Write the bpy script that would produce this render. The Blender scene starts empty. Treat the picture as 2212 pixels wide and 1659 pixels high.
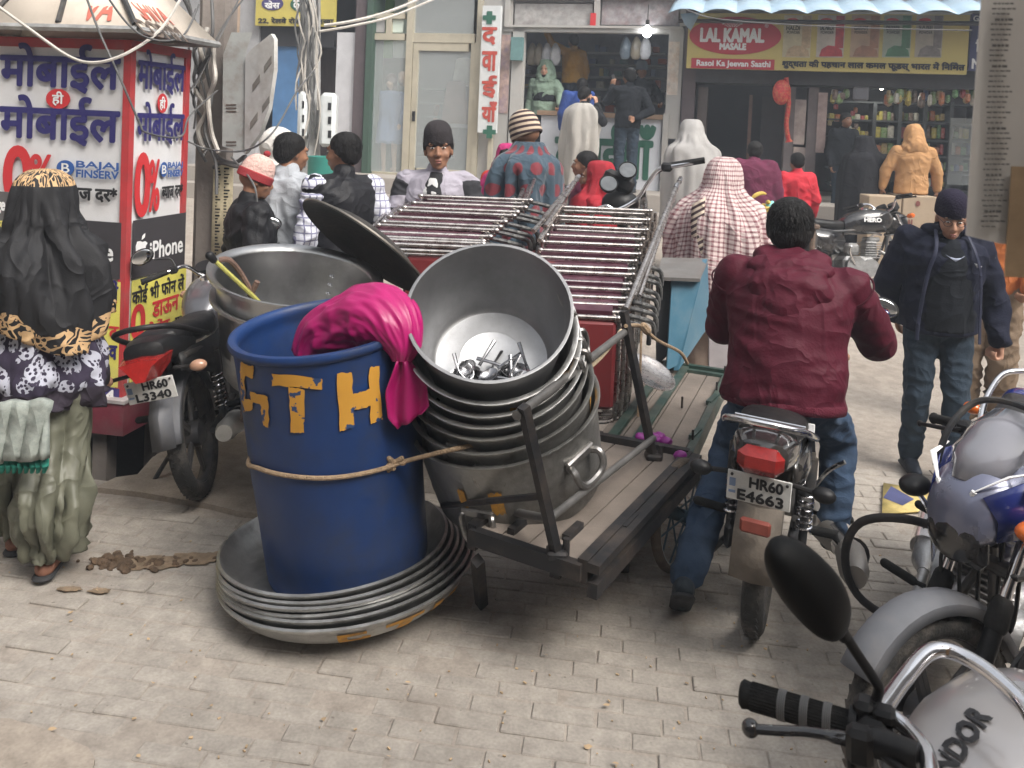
import bpy, bmesh, math, random
import numpy as np
from mathutils import Vector, Matrix, Euler, noise as mnoise

SC = bpy.context.scene
COL = SC.collection
rnd = random.Random(7)
pi = math.pi
def R(d): return math.radians(d)
def V(*a): return Vector(a)

# ------------------------------------------------------------------ camera
CAM_H, FOC, PU, PV = 1.87, 1800.0, 1106.0, 333.0      # focal length and principal point in a 2212 x 1659 frame
PITCH, ROLL = 2.0, 2.5
CAMROT = Matrix.Rotation(R(90 - PITCH), 3, 'X') @ Matrix.Rotation(R(ROLL), 3, 'Z')
cam = bpy.data.cameras.new('camera')
cam.sensor_width = 36.0
cam.lens = 36.0 * FOC / 2212.0
cam.shift_x = 0.0
cam.shift_y = -(829.5 - PV) / 2212.0
cam.clip_start = 0.05
cam.clip_end = 400.0
cam.dof.use_dof = True
cam.dof.focus_distance = 3.4
cam.dof.aperture_fstop = 9.0
CAM = bpy.data.objects.new('camera', cam)
CAM.matrix_world = Matrix.Translation((0, 0, CAM_H)) @ CAMROT.to_4x4()
COL.objects.link(CAM)
SC.camera = CAM

# ------------------------------------------------------------------ sky, sun, exposure
world = bpy.data.worlds.new('World')
SC.world = world
world.use_nodes = True
wn = world.node_tree.nodes
sky = wn.new('ShaderNodeTexSky')
sky.sky_type = 'NISHITA'
sky.sun_disc = False
sky.sun_elevation = R(50)
sky.sun_rotation = R(135)
sky.air_density = 1.6
sky.dust_density = 6.0
sky.ozone_density = 0.6
hs = wn.new('ShaderNodeHueSaturation')
hs.inputs['Saturation'].default_value = 0.22
world.node_tree.links.new(sky.outputs[0], hs.inputs['Color'])
world.node_tree.links.new(hs.outputs[0], wn['Background'].inputs[0])
wn['Background'].inputs[1].default_value = 0.15
sun = bpy.data.lights.new('sun', 'SUN')
sun.energy = 1.5
sun.angle = R(30)
sun.color = (1.0, 0.93, 0.84)
SUN = bpy.data.objects.new('sun', sun)
SUN.rotation_euler = (R(40), 0, R(45))
COL.objects.link(SUN)
SC.view_settings.view_transform = 'Standard'
SC.view_settings.look = 'None'
SC.view_settings.exposure = 0.88
SC.view_settings.gamma = 1.0
SC.cycles.max_bounces = 6
SC.cycles.diffuse_bounces = 3
SC.cycles.glossy_bounces = 4
SC.cycles.transmission_bounces = 4
SC.cycles.transparent_max_bounces = 8
SC.cycles.use_denoising = True

# ------------------------------------------------------------------ survey helpers (photo frame 2212 x 1659 -> metres)
def ray(u, v):
    d = CAMROT @ Vector(((u - PU) / FOC, -(v - PV) / FOC, -1.0))
    return d
def at(u, v, Y):
    d = ray(u, v)
    return Vector((0, 0, CAM_H)) + d * (Y / d.y)
def gnd(u, v, z=0.0):
    d = ray(u, v)
    return Vector((0, 0, CAM_H)) + d * ((z - CAM_H) / d.z)
def onpl(u, v, p, n):
    d = ray(u, v); o = Vector((0, 0, CAM_H))
    return o + d * ((Vector(p) - o).dot(n) / d.dot(n))
def gz(y):                       # the street climbs gently towards the far shops
    t = min(max((y - 5.5) / 6.0, 0), 1)
    return 0.5 * t * t * (3 - 2 * t)

# ------------------------------------------------------------------ materials
MATS = {}
def mat(name, col, rough=0.6, metal=0.0, var=0.12, vs=8.0, bump=0.0, bs=60.0, spec=0.5, dirt=None, dirts=3.0, dirta=0.5,
        coat=0.0, emit=None, es=0.0, alpha=1.0, sheen=0.0, trans=0.0, stretch=None, wr=0.0):
    if name in MATS: return MATS[name]
    m = bpy.data.materials.new(name); m.use_nodes = True
    nt = m.node_tree; n = nt.nodes; L = nt.links.new
    b = n['Principled BSDF']
    tc = n.new('ShaderNodeTexCoord')
    src = tc.outputs['Object']
    if stretch:
        mp = n.new('ShaderNodeMapping'); mp.inputs['Scale'].default_value = stretch
        L(src, mp.inputs[0]); src = mp.outputs[0]
    c = (*col, 1)
    last = None
    if var > 0:
        nz = n.new('ShaderNodeTexNoise'); nz.inputs['Scale'].default_value = vs; nz.inputs['Detail'].default_value = 6
        nz.inputs['Roughness'].default_value = 0.65
        L(src, nz.inputs['Vector'])
        cr = n.new('ShaderNodeMapRange')
        cr.inputs['From Min'].default_value = 0.3; cr.inputs['From Max'].default_value = 0.7
        cr.inputs['To Min'].default_value = 1 - var; cr.inputs['To Max'].default_value = 1 + var
        L(nz.outputs['Fac'], cr.inputs['Value'])
        mx = n.new('ShaderNodeMix'); mx.data_type = 'RGBA'; mx.blend_type = 'MULTIPLY'
        mx.inputs['Factor'].default_value = 1; mx.inputs['A'].default_value = c
        L(cr.outputs[0], mx.inputs['B'])
        last = mx.outputs['Result']
        rr = n.new('ShaderNodeMapRange'); rr.inputs['To Min'].default_value = max(rough - 0.12, 0.02); rr.inputs['To Max'].default_value = min(rough + 0.14, 1)
        L(nz.outputs['Fac'], rr.inputs['Value']); L(rr.outputs[0], b.inputs['Roughness'])
    else:
        b.inputs['Roughness'].default_value = rough
    if dirt:
        nd = n.new('ShaderNodeTexNoise'); nd.inputs['Scale'].default_value = dirts; nd.inputs['Detail'].default_value = 8
        nd.inputs['Roughness'].default_value = 0.7; L(src, nd.inputs['Vector'])
        dr = n.new('ShaderNodeMapRange'); dr.inputs['From Min'].default_value = 0.45; dr.inputs['From Max'].default_value = 0.7
        dr.inputs['To Max'].default_value = dirta; L(nd.outputs['Fac'], dr.inputs['Value'])
        m2 = n.new('ShaderNodeMix'); m2.data_type = 'RGBA'; m2.inputs['B'].default_value = (*dirt, 1)
        L(dr.outputs[0], m2.inputs['Factor'])
        if last: L(last, m2.inputs['A'])
        else: m2.inputs['A'].default_value = c
        last = m2.outputs['Result']
    if last: L(last, b.inputs['Base Color'])
    else: b.inputs['Base Color'].default_value = c
    b.inputs['Metallic'].default_value = metal
    b.inputs['Specular IOR Level'].default_value = spec
    b.inputs['Coat Weight'].default_value = coat
    b.inputs['Sheen Weight'].default_value = sheen
    b.inputs['Alpha'].default_value = alpha
    b.inputs['Transmission Weight'].default_value = trans
    if emit:
        b.inputs['Emission Color'].default_value = (*emit, 1); b.inputs['Emission Strength'].default_value = es
    if bump > 0:
        nb = n.new('ShaderNodeTexNoise'); nb.inputs['Scale'].default_value = bs; nb.inputs['Detail'].default_value = 5
        L(src, nb.inputs['Vector'])
        bp = n.new('ShaderNodeBump'); bp.inputs['Strength'].default_value = bump; bp.inputs['Distance'].default_value = 0.01
        L(nb.outputs['Fac'], bp.inputs['Height']); L(bp.outputs[0], b.inputs['Normal'])
        if wr: wrinkle(n, L, tc.outputs['Object'], bp, wr)
    MATS[name] = m
    return m
def wrinkle(n, L, src, bp, wr):
    """creased cloth: sharp warped ridges added under the weave bump"""
    w = n.new('ShaderNodeTexNoise'); w.inputs['Scale'].default_value = 5.5; w.inputs['Detail'].default_value = 1.5; w.inputs['Distortion'].default_value = .9; L(src, w.inputs['Vector'])
    h = nmath(n, L, 'POWER', nmath(n, L, 'SUBTRACT', 1.0, nmath(n, L, 'MINIMUM', nmath(n, L, 'MULTIPLY', nmath(n, L, 'ABSOLUTE', nmath(n, L, 'SUBTRACT', w.outputs['Fac'], .5)), 7.0), 1.0)), 2.0)
    b2 = n.new('ShaderNodeBump'); b2.inputs['Strength'].default_value = wr; b2.inputs['Distance'].default_value = .02; L(h, b2.inputs['Height']); L(b2.outputs[0], bp.inputs['Normal'])

def uvmat(name, fn, rough=0.9, sheen=0.0, bump=0.15, bs=220.0):
    """cloth whose woven or printed pattern follows the cloth (UV in metres); fn(n, L, u, v, uv) -> colour socket"""
    if name in MATS: return MATS[name]
    m = bpy.data.materials.new(name); m.use_nodes = True
    nt = m.node_tree; n = nt.nodes; L = nt.links.new; b = n['Principled BSDF']
    uv = n.new('ShaderNodeUVMap'); sx = n.new('ShaderNodeSeparateXYZ'); L(uv.outputs[0], sx.inputs[0])
    L(fn(n, L, sx.outputs[0], sx.outputs[1], uv.outputs[0]), b.inputs['Base Color'])
    b.inputs['Roughness'].default_value = rough; b.inputs['Sheen Weight'].default_value = sheen
    nb = n.new('ShaderNodeTexNoise'); nb.inputs['Scale'].default_value = bs; L(uv.outputs[0], nb.inputs['Vector'])
    bp = n.new('ShaderNodeBump'); bp.inputs['Strength'].default_value = bump; bp.inputs['Distance'].default_value = 0.01
    L(nb.outputs['Fac'], bp.inputs['Height']); L(bp.outputs[0], b.inputs['Normal'])
    tc = n.new('ShaderNodeTexCoord'); wrinkle(n, L, tc.outputs['Object'], bp, .35)
    MATS[name] = m
    return m
def nmath(n, L, op, a, b=None, c=None):
    q = n.new('ShaderNodeMath'); q.operation = op
    for i, s in enumerate((a, b, c)):
        if s is None: continue
        if isinstance(s, (int, float)): q.inputs[i].default_value = s
        else: L(s, q.inputs[i])
    return q.outputs[0]
def nmix(n, L, f, a, b):
    q = n.new('ShaderNodeMix'); q.data_type = 'RGBA'
    if isinstance(f, (int, float)): q.inputs['Factor'].default_value = f
    else: L(f, q.inputs['Factor'])
    for k, s in (('A', a), ('B', b)):
        if isinstance(s, tuple): q.inputs[k].default_value = (*s, 1)
        else: L(s, q.inputs[k])
    return q.outputs['Result']
def nnoise(n, L, vec, scale, detail=4):
    q = n.new('ShaderNodeTexNoise'); q.inputs['Scale'].default_value = scale; q.inputs['Detail'].default_value = detail
    L(vec, q.inputs['Vector']); return q.outputs['Fac']

# ------------------------------------------------------------------ mesh builder
def frame(p0, p1):
    d = (Vector(p1) - Vector(p0)).normalized()
    a = Vector((0, 0, 1)) if abs(d.z) < 0.95 else Vector((1, 0, 0))
    x = a.cross(d).normalized(); y = d.cross(x)
    return x, y, d
def smooth_path(pts, k=6, closed=False):
    P = [Vector(p) for p in pts]; out = []
    m = len(P)
    for i in range(m if closed else m - 1):
        p0 = P[i - 1] if (i > 0 or closed) else P[0]; p1 = P[i]; p2 = P[(i + 1) % m]
        p3 = P[(i + 2) % m] if (closed or i + 2 < m) else P[-1]
        for j in range(k):
            t = j / k
            out.append(0.5 * ((2 * p1) + (p2 - p0) * t + (2 * p0 - 5 * p1 + 4 * p2 - p3) * t * t + (3 * p1 - p0 - 3 * p2 + p3) * t ** 3))
    if not closed: out.append(P[-1])
    return out

class MB:
    def __init__(s): s.v = []; s.f = []; s.mi = []; s.uv = {}; s.cur = 0
    def add(s, vs, fs, M=None):
        o = len(s.v)
        if M is None: s.v.extend([tuple(p) for p in vs])
        else: s.v.extend([tuple(M @ Vector(p)) for p in vs])
        for f in fs:
            s.f.append(tuple(i + o for i in f)); s.mi.append(s.cur)
        return s
    def box(s, c, sz, rot=None, ch=0.0, M=None):
        x, y, z = [q / 2 for q in sz]
        T = Matrix.Translation(c)
        if rot is not None: T = T @ (rot.to_4x4() if hasattr(rot, 'to_4x4') else Euler(rot).to_matrix().to_4x4())
        if M is not None: T = M @ T
        if ch <= 0:
            vs = [(-x, -y, -z), (x, -y, -z), (x, y, -z), (-x, y, -z), (-x, -y, z), (x, -y, z), (x, y, z), (-x, y, z)]
            fs = [(3, 2, 1, 0), (4, 5, 6, 7), (0, 1, 5, 4), (1, 2, 6, 5), (2, 3, 7, 6), (3, 0, 4, 7)]
            return s.add(vs, fs, T)
        c_ = min(ch, x * .9, y * .9, z * .9); vs = []; idx = {}
        for sx in (-1, 1):
            for sy in (-1, 1):
                for sz_ in (-1, 1):
                    for ax in range(3):
                        p = [sx * (x - c_), sy * (y - c_), sz_ * (z - c_)]
                        p[ax] = (sx * x, sy * y, sz_ * z)[ax]
                        idx[(sx, sy, sz_, ax)] = len(vs); vs.append(tuple(p))
        fs = []
        for sg in (-1, 1):
            for ax, cyc in ((0, [(-1, -1), (1, -1), (1, 1), (-1, 1)]), (1, [(-1, -1), (-1, 1), (1, 1), (1, -1)]), (2, [(-1, -1), (1, -1), (1, 1), (-1, 1)])):
                q = []
                for a, b in cyc:
                    k = {0: (sg, a, b), 1: (a, sg, b), 2: (a, b, sg)}[ax]
                    q.append(idx[(*k, ax)])
                fs.append(tuple(q if sg > 0 else q[::-1]))
        for a in (-1, 1):
            for b in (-1, 1):
                for ax, o1, o2 in ((0, 1, 2), (1, 0, 2), (2, 0, 1)):
                    def K(t, w):
                        k = [0, 0, 0]; k[ax] = t; k[o1] = a; k[o2] = b
                        return idx[(*k, w)]
                    fs.append((K(-1, o1), K(1, o1), K(1, o2), K(-1, o2)))
        for k in [(a, b, c3) for a in (-1, 1) for b in (-1, 1) for c3 in (-1, 1)]:
            fs.append((idx[(*k, 0)], idx[(*k, 1)], idx[(*k, 2)]))
        return s.add(vs, fs, T)
    def tube(s, path, r, n=8, closed=False, M=None, flat=None, cap=True):
        P = [Vector(p) for p in path]; m = len(P)
        rr = r if isinstance(r, (list, tuple)) else [r] * m
        vs = []; up = None
        for i in range(m):
            a = P[i - 1] if (i > 0 or closed) else P[0]; b = P[(i + 1) % m] if (i < m - 1 or closed) else P[-1]
            d = (b - a)
            d = d.normalized() if d.length > 1e-9 else Vector((0, 0, 1))
            if up is None:
                up = Vector((0, 0, 1)) if abs(d.z) < 0.9 else Vector((1, 0, 0))
            x = up.cross(d)
            x = x.normalized() if x.length > 1e-6 else frame(a, b)[0]
            y = d.cross(x); up = y
            for j in range(n):
                t = 2 * pi * j / n
                e = (flat or 1.0)
                vs.append(P[i] + x * (math.cos(t) * rr[i]) + y * (math.sin(t) * rr[i] * e))
        fs = []
        for i in range(m if closed else m - 1):
            k = (i + 1) % m
            for j in range(n):
                fs.append((i * n + j, i * n + (j + 1) % n, k * n + (j + 1) % n, k * n + j))
        if not closed and cap:
            fs.append(tuple(range(n - 1, -1, -1))); fs.append(tuple((m - 1) * n + j for j in range(n)))
        return s.add(vs, fs, M)
    def cyl(s, p0, p1, r0, r1=None, n=16, M=None):
        return s.tube([p0, p1], [r0, r0 if r1 is None else r1], n, M=M)
    def capsule(s, p0, p1, r0, r1=None, n=12, M=None, sq=None):
        """tapered round-ended limb; sq = (sx, sy) squash across the limb frame"""
        r1 = r0 if r1 is None else r1
        p0 = Vector(p0); p1 = Vector(p1); x, y, d = frame(p0, p1) if (p1 - p0).length > 1e-6 else (V(1, 0, 0), V(0, 1, 0), V(0, 0, 1))
        if sq: x = x * sq[0]; y = y * sq[1]
        vs = []; K = 4
        ring = [(p0, r0, -pi / 2 + (pi / 2) * k / K) for k in range(K + 1)] + [(p1, r1, (pi / 2) * k / K) for k in range(K + 1)]
        for c, r, a in ring:
            for j in range(n):
                t = 2 * pi * j / n; q = max(math.cos(a), 0.02) * r
                vs.append(c + d * (math.sin(a) * r) + x * (math.cos(t) * q) + y * (math.sin(t) * q))
        m = len(ring); fs = []
        for i in range(m - 1):
            for j in range(n):
                fs.append((i * n + j, i * n + (j + 1) % n, (i + 1) * n + (j + 1) % n, (i + 1) * n + j))
        fs.append(tuple(range(n - 1, -1, -1))); fs.append(tuple((m - 1) * n + j for j in range(n)))
        return s.add(vs, fs, M)
    def ell(s, c, r, rot=None, nu=16, nv=10, M=None):
        T = Matrix.Translation(c)
        if rot is not None: T = T @ (rot.to_4x4() if hasattr(rot, 'to_4x4') else Euler(rot).to_matrix().to_4x4())
        if M is not None: T = M @ T
        vs = [(0, 0, -r[2])]; fs = []
        for i in range(1, nv):
            a = -pi / 2 + pi * i / nv
            for j in range(nu):
                t = 2 * pi * j / nu
                vs.append((r[0] * math.cos(a) * math.cos(t), r[1] * math.cos(a) * math.sin(t), r[2] * math.sin(a)))
        vs.append((0, 0, r[2]))
        for j in range(nu): fs.append((0, 1 + (j + 1) % nu, 1 + j))
        for i in range(nv - 2):
            for j in range(nu):
                a = 1 + i * nu; b = a + nu
                fs.append((a + j, a + (j + 1) % nu, b + (j + 1) % nu, b + j))
        a = 1 + (nv - 2) * nu; t = len(vs) - 1
        for j in range(nu): fs.append((a + j, a + (j + 1) % nu, t))
        return s.add(vs, fs, T)
    def lathe(s, prof, n=32, M=None, wob=None, arc=None):
        vs = []; fs = []; rows = []
        full = arc is None
        nn = n if full else n + 1
        for i, (r, z) in enumerate(prof):
            if r < 1e-6 and full:
                rows.append([len(vs)]); vs.append((0, 0, z)); continue
            row = []
            for j in range(nn):
                t = 2 * pi * j / n if full else arc[0] + (arc[1] - arc[0]) * j / n
                q = r * (1 + (wob(t, i) if wob else 0))
                row.append(len(vs)); vs.append((q * math.cos(t), q * math.sin(t), z))
            rows.append(row)
        for a, b in zip(rows, rows[1:]):
            if len(a) == 1 and len(b) == 1: continue
            for j in range(n):
                k = (j + 1) % nn if full else j + 1
                if len(a) == 1: fs.append((a[0], b[k], b[j]))
                elif len(b) == 1: fs.append((a[j], a[k], b[0]))
                else: fs.append((a[j], a[k], b[k], b[j]))
        return s.add(vs, fs, M)
    def prism(s, poly, h, M=None):
        """polygon in XY extruded 0..h along Z"""
        m = len(poly)
        vs = [(x, y, 0) for x, y in poly] + [(x, y, h) for x, y in poly]
        fs = [tuple(range(m - 1, -1, -1)), tuple(range(m, 2 * m))] + [(i, (i + 1) % m, m + (i + 1) % m, m + i) for i in range(m)]
        return s.add(vs, fs, M)
    def quad(s, a, b, c, d): return s.add([a, b, c, d], [(0, 1, 2, 3)])
    def loft(s, rows, closed=True, uvs=None, thick=0.0):
        """rows: list of lists of points; UV per (row, col) optional"""
        n = len(rows[0]); o = len(s.v)
        for r in rows: s.v.extend([tuple(p) for p in r])
        for i in range(len(rows) - 1):
            for j in range(n if closed else n - 1):
                k = (j + 1) % n
                f = (o + i * n + j, o + i * n + k, o + (i + 1) * n + k, o + (i + 1) * n + j)
                s.f.append(f); s.mi.append(s.cur)
                if uvs: s.uv[len(s.f) - 1] = [uvs[i][j], uvs[i][j + 1], uvs[i + 1][j + 1], uvs[i + 1][j]]
        return s
    def build(s, name, m, parent=None, loc=None, rot=None, sharp=38, solid=0.0, offs=-1.0):
        me = bpy.data.meshes.new(name)
        me.from_pydata(s.v, [], s.f)
        ms = m if isinstance(m, (list, tuple)) else [m]
        for q in ms: me.materials.append(q)
        if len(ms) > 1: me.polygons.foreach_set('material_index', s.mi)
        if s.uv:
            ul = me.uv_layers.new(name='UVMap'); k = 0
            for fi, p in enumerate(me.polygons):
                q = s.uv.get(fi)
                for t in range(p.loop_total):
                    if q: ul.data[p.loop_start + t].uv = q[t]
        me.polygons.foreach_set('use_smooth', [True] * len(me.polygons))
        me.update()
        if sharp: me.set_sharp_from_angle(angle=R(sharp))
        return link(name, me, parent, loc, rot, solid, offs)

def link(name, me, parent=None, loc=None, rot=None, solid=0.0, offs=-1.0):
    o = bpy.data.objects.new(name, me)
    if loc is not None: o.location = loc
    if rot is not None: o.rotation_euler = rot
    if parent is not None: o.parent = parent
    COL.objects.link(o)
    if solid:
        md = o.modifiers.new('thickness', 'SOLIDIFY'); md.thickness = solid; md.offset = offs
    return o
def tag(o, label, cat, group=None):
    o['label'] = label; o['category'] = cat
    if group: o['group'] = group
    return o
def thing(name, label, cat, loc=(0, 0, 0), rz=0.0, group=None, rot=None):
    o = bpy.data.objects.new(name, None)
    o.empty_display_size = 0.1
    o.location = loc; o.rotation_euler = rot if rot is not None else (0, 0, rz)
    COL.objects.link(o)
    return tag(o, label, cat, group)
def struct(o): o['kind'] = 'structure'; return o
def stuff(o): o['kind'] = 'stuff'; return o
def dup(o, parent=None, loc=None, rot=None):
    c = o.copy(); COL.objects.link(c)
    if parent is not None: c.parent = parent
    if loc is not None: c.location = loc
    if rot is not None: c.rotation_euler = rot
    for ch in list(o.children): dup(ch, c)
    return c

# ------------------------------------------------------------------ writing
def glyphs(body, res=2):
    cu = bpy.data.curves.new('lettering', 'FONT'); cu.body = body; cu.resolution_u = res
    o = bpy.data.objects.new('lettering', cu); me = o.to_mesh()
    vs = [(v.co.x, v.co.y) for v in me.vertices]; fs = [tuple(p.vertices) for p in me.polygons]
    o.to_mesh_clear(); bpy.data.objects.remove(o); bpy.data.curves.remove(cu)
    return vs, fs
def lettering(mb, body, M, w, h=None, bold=0, x0=0.0, align='L', base=False, z=0.0):
    """adds writing fitted to width w and height h (None keeps its proportions) at matrix M (x right, y up, z out)"""
    if '{' in body:                       # {x} = half letter: its right stroke cut away
        vs = []; fs = []; cx = 0.0
        import re
        for tok in re.findall(r'\{.\}|[^{]+', body):
            hf = tok[0] == '{'
            v, f = glyphs(tok[1] if hf else tok)
            wd = max(p[0] for p in v)
            if tok.endswith(' '): wd += 0.26
            if hf:
                cut = wd * 0.66
                bm = bmesh.new(); bv = [bm.verts.new((a, b, 0)) for a, b in v]
                for q in f:
                    try: bm.faces.new([bv[i] for i in q])
                    except ValueError: pass
                bmesh.ops.bisect_plane(bm, geom=bm.verts[:] + bm.edges[:] + bm.faces[:], plane_co=(cut, 0, 0), plane_no=(1, 0, 0), clear_outer=True)
                bm.verts.index_update(); v = [(q.co.x, q.co.y) for q in bm.verts]; f = [tuple(k.index for k in q.verts) for q in bm.faces]; bm.free(); wd = cut
            o = len(vs); vs += [(a + cx, b) for a, b in v]; fs += [tuple(i + o for i in q) for q in f]; cx += wd
    else:
        vs, fs = glyphs(body, 6 if (h or w) > .12 else 3)
    xs = [p[0] for p in vs]; ys = [p[1] for p in vs]
    a, b, c, d = min(xs), max(xs), min(ys), max(ys)
    sx = w / (b - a); sy = sx if h is None else h / (d - c)
    ox = {'L': 0, 'C': -w / 2, 'R': -w}[align] + x0
    sh = [(0, 0)]
    if bold: sh = [(0, 0)] + [(bold * math.cos(t * pi / 6), bold * math.sin(t * pi / 6)) for t in range(12)]
    for i, (dx, dy) in enumerate(sh):
        mb.add([((x - a) * sx + ox + dx, (y - (0 if base else c)) * sy + dy, z + i * 0.00015) for x, y in vs], fs, M)
    return mb
def face_matrix(origin, xdir, ydir=(0, 0, 1)):
    x = Vector(xdir).normalized(); y = Vector(ydir); y = (y - x * y.dot(x)).normalized(); z = x.cross(y)
    M = Matrix((x, y, z)).transposed().to_4x4(); M.translation = Vector(origin)
    return M

# ------------------------------------------------------------------ organic surfaces: many round pieces fused into one skin
REM = []
def fuse(name, mb, m, parent, vox=0.012, sm=6, fold=0.0, fs=6.0, fz=0.35, seed=0, uvscale=None):
    """queue one continuous surface: voxel-fused, smoothed, with cloth folds of depth `fold`"""
    me = bpy.data.meshes.new(name); me.from_pydata(mb.v, [], mb.f)
    me.materials.append(m)
    o = link(name, me, parent)
    a = o.modifiers.new('fuse', 'REMESH'); a.mode = 'VOXEL'; a.voxel_size = vox
    b = o.modifiers.new('ease', 'SMOOTH'); b.factor = 0.5; b.iterations = sm
    REM.append((o, fold, fs, fz, seed))
    return o
def finish_fuse():
    dg = bpy.context.evaluated_depsgraph_get()
    new = []
    for o, fold, fs, fz, seed in REM:
        me = bpy.data.meshes.new_from_object(o.evaluated_get(dg))
        new.append(me)
    for (o, fold, fs, fz, seed), me in zip(REM, new):
        o.modifiers.clear(); old = o.data; nm = old.name; o.data = me; bpy.data.meshes.remove(old); me.name = nm
        N = len(me.vertices)
        if fold:
            co = np.empty(N * 3); me.vertices.foreach_get('co', co); co = co.reshape(-1, 3)
            no = np.empty(N * 3); me.vertex_normals.foreach_get('vector', no); no = no.reshape(-1, 3)
            out = co.copy(); off = Vector((seed * 3.7, seed * 1.3, seed * 2.1))
            for i in range(N):
                p = Vector((co[i, 0] * fs, co[i, 1] * fs, co[i, 2] * fs / max(fz, .05) * .5)) + off
                q = mnoise.noise(p + Vector((mnoise.noise(p * .5), 0, mnoise.noise(p * .7 + off))) * .8)
                if fold > 0: h = (1 - abs(q) * 3.2) * .62 + .3 * mnoise.noise(p * 2.3) + .22 * (1 - abs(mnoise.noise(p * 1.7 + off * 2)) * 3)
                else: h = -((1 - min(abs(q) * 4.5, 1)) ** 2) * .9 + .35 * mnoise.noise(p * 1.3) - .35 * (1 - min(abs(mnoise.noise(p * 2.2 + off)) * 4, 1)) ** 2
                out[i] += no[i] * h * abs(fold)
            me.vertices.foreach_set('co', out.reshape(-1)); me.update()
        me.polygons.foreach_set('use_smooth', [True] * len(me.polygons))
    REM.clear()
# ------------------------------------------------------------------ shared materials
M_black = mat('black_plastic', (0.010, 0.010, 0.011), 0.45, var=.3, vs=30, spec=.3, dirt=(.10, .09, .08), dirts=9, dirta=.2)
M_rub = mat('rubber', (0.012, 0.012, 0.012), 0.8, var=.3, vs=40, bump=.3, bs=90, spec=.25, dirt=(.1, .09, .08), dirts=6, dirta=.3)
M_tyre = mat('tyre_rubber', (0.03, 0.029, 0.028), 0.9, var=.3, vs=20, bump=.5, bs=120, dirt=(.22, .19, .16), dirts=5, dirta=.7)
M_chrome = mat('chrome', (0.75, 0.75, 0.77), 0.12, 1.0, var=.08, vs=20, dirt=(.3, .27, .24), dirts=14, dirta=.25)
M_alu = mat('cast_aluminium', (0.42, 0.42, 0.42), 0.45, 0.85, var=.2, vs=18, bump=.2, bs=60, dirt=(.12, .1, .08), dirts=7, dirta=.6)
M_steeldark = mat('dark_painted_steel', (0.03, 0.032, 0.035), 0.5, 0.2, var=.3, vs=15, dirt=(.2, .16, .12), dirts=5, dirta=.45)
M_pot = mat('brushed_aluminium_pot', (0.52, 0.52, 0.51), 0.45, .9, var=.18, vs=6, bump=.12, bs=70, dirt=(.12, .11, .10), dirts=2.5, dirta=.5, stretch=(1, 1, 3))
M_pot_in = mat('pot_inside', (0.50, 0.50, 0.51), 0.3, 1.0, var=.15, vs=5, bump=.1, bs=40, dirt=(.2, .2, .19), dirts=3, dirta=.5)
M_steel = mat('polished_steel', (0.50, 0.47, 0.45), 0.27, 1.0, var=.2, vs=30, dirt=(.16, .12, .10), dirts=12, dirta=.65)
M_tape = mat('black_tape', (0.03, 0.03, 0.032), 0.5, var=.4, vs=40, bump=.4, bs=50, dirt=(.35, .35, .33), dirts=20, dirta=.5)
M_red_lens = mat('red_lens', (0.26, 0.012, 0.010), 0.22, var=.25, vs=30, coat=.3, bump=.15, bs=200)
M_orange_lens = mat('amber_lens', (0.75, 0.16, 0.02), 0.2, var=.1, coat=.4)
M_plate = mat('white_plate', (0.66, 0.66, 0.64), 0.5, var=.1, vs=20, dirt=(.35, .31, .26), dirts=12, dirta=.4)
M_ink = mat('black_ink', (0.012, 0.012, 0.015), 0.6, var=0)
M_navy_ink = mat('navy_ink', (0.022, 0.018, 0.125), 0.6, var=0)
M_red_ink = mat('red_ink', (0.55, 0.03, 0.035), 0.55, var=0)
M_white_ink = mat('white_ink', (0.78, 0.78, 0.78), 0.6, var=0)
M_green_ink = mat('green_ink', (0.02, 0.11, 0.07), 0.6, var=0)
M_blue_ink = mat('blue_ink', (0.03, 0.1, 0.33), 0.6, var=0)
M_yellow_paint = mat('ochre_paint', (0.55, 0.27, 0.03), 0.7, var=.2, vs=15, dirt=(.12, .1, .07), dirts=25, dirta=.7)
M_glass = mat('clear_glass', (0.75, 0.8, 0.8), 0.03, var=0, spec=.6, alpha=.22)
M_mirror = mat('mirror_glass', (0.8, 0.82, 0.83), 0.03, 1.0, var=0)
M_skin = mat('skin', (0.27, 0.135, 0.08), 0.5, var=.12, vs=18, spec=.35)
M_skin2 = mat('skin_tanned', (0.25, 0.125, 0.075), 0.5, var=.12, vs=18, spec=.35)
M_skin3 = mat('skin_light', (0.42, 0.23, 0.155), 0.5, var=.1, vs=18, spec=.35)
M_hair = mat('black_hair', (0.009, 0.008, 0.008), 0.6, var=.4, vs=60, spec=.25, bump=.9, bs=130, stretch=(1, 1, .25))
M_rope = mat('jute_rope', (0.30, 0.21, 0.13), 0.9, var=.3, vs=60, bump=.8, bs=150)
M_pink = mat('magenta_satin', (0.36, 0.006, 0.115), 0.40, var=.12, vs=6, spec=.45)
M_conc = mat('weathered_concrete', (0.23, 0.20, 0.18), 0.9, var=.35, vs=4, bump=.5, bs=25, dirt=(.07, .06, .055), dirts=2, dirta=.6)
M_wood = mat('old_wood', (0.17, 0.12, 0.09), 0.8, var=.35, vs=5, bump=.4, bs=30, dirt=(.06, .05, .04), dirts=4, dirta=.5, stretch=(1, 1, 6))
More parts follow.
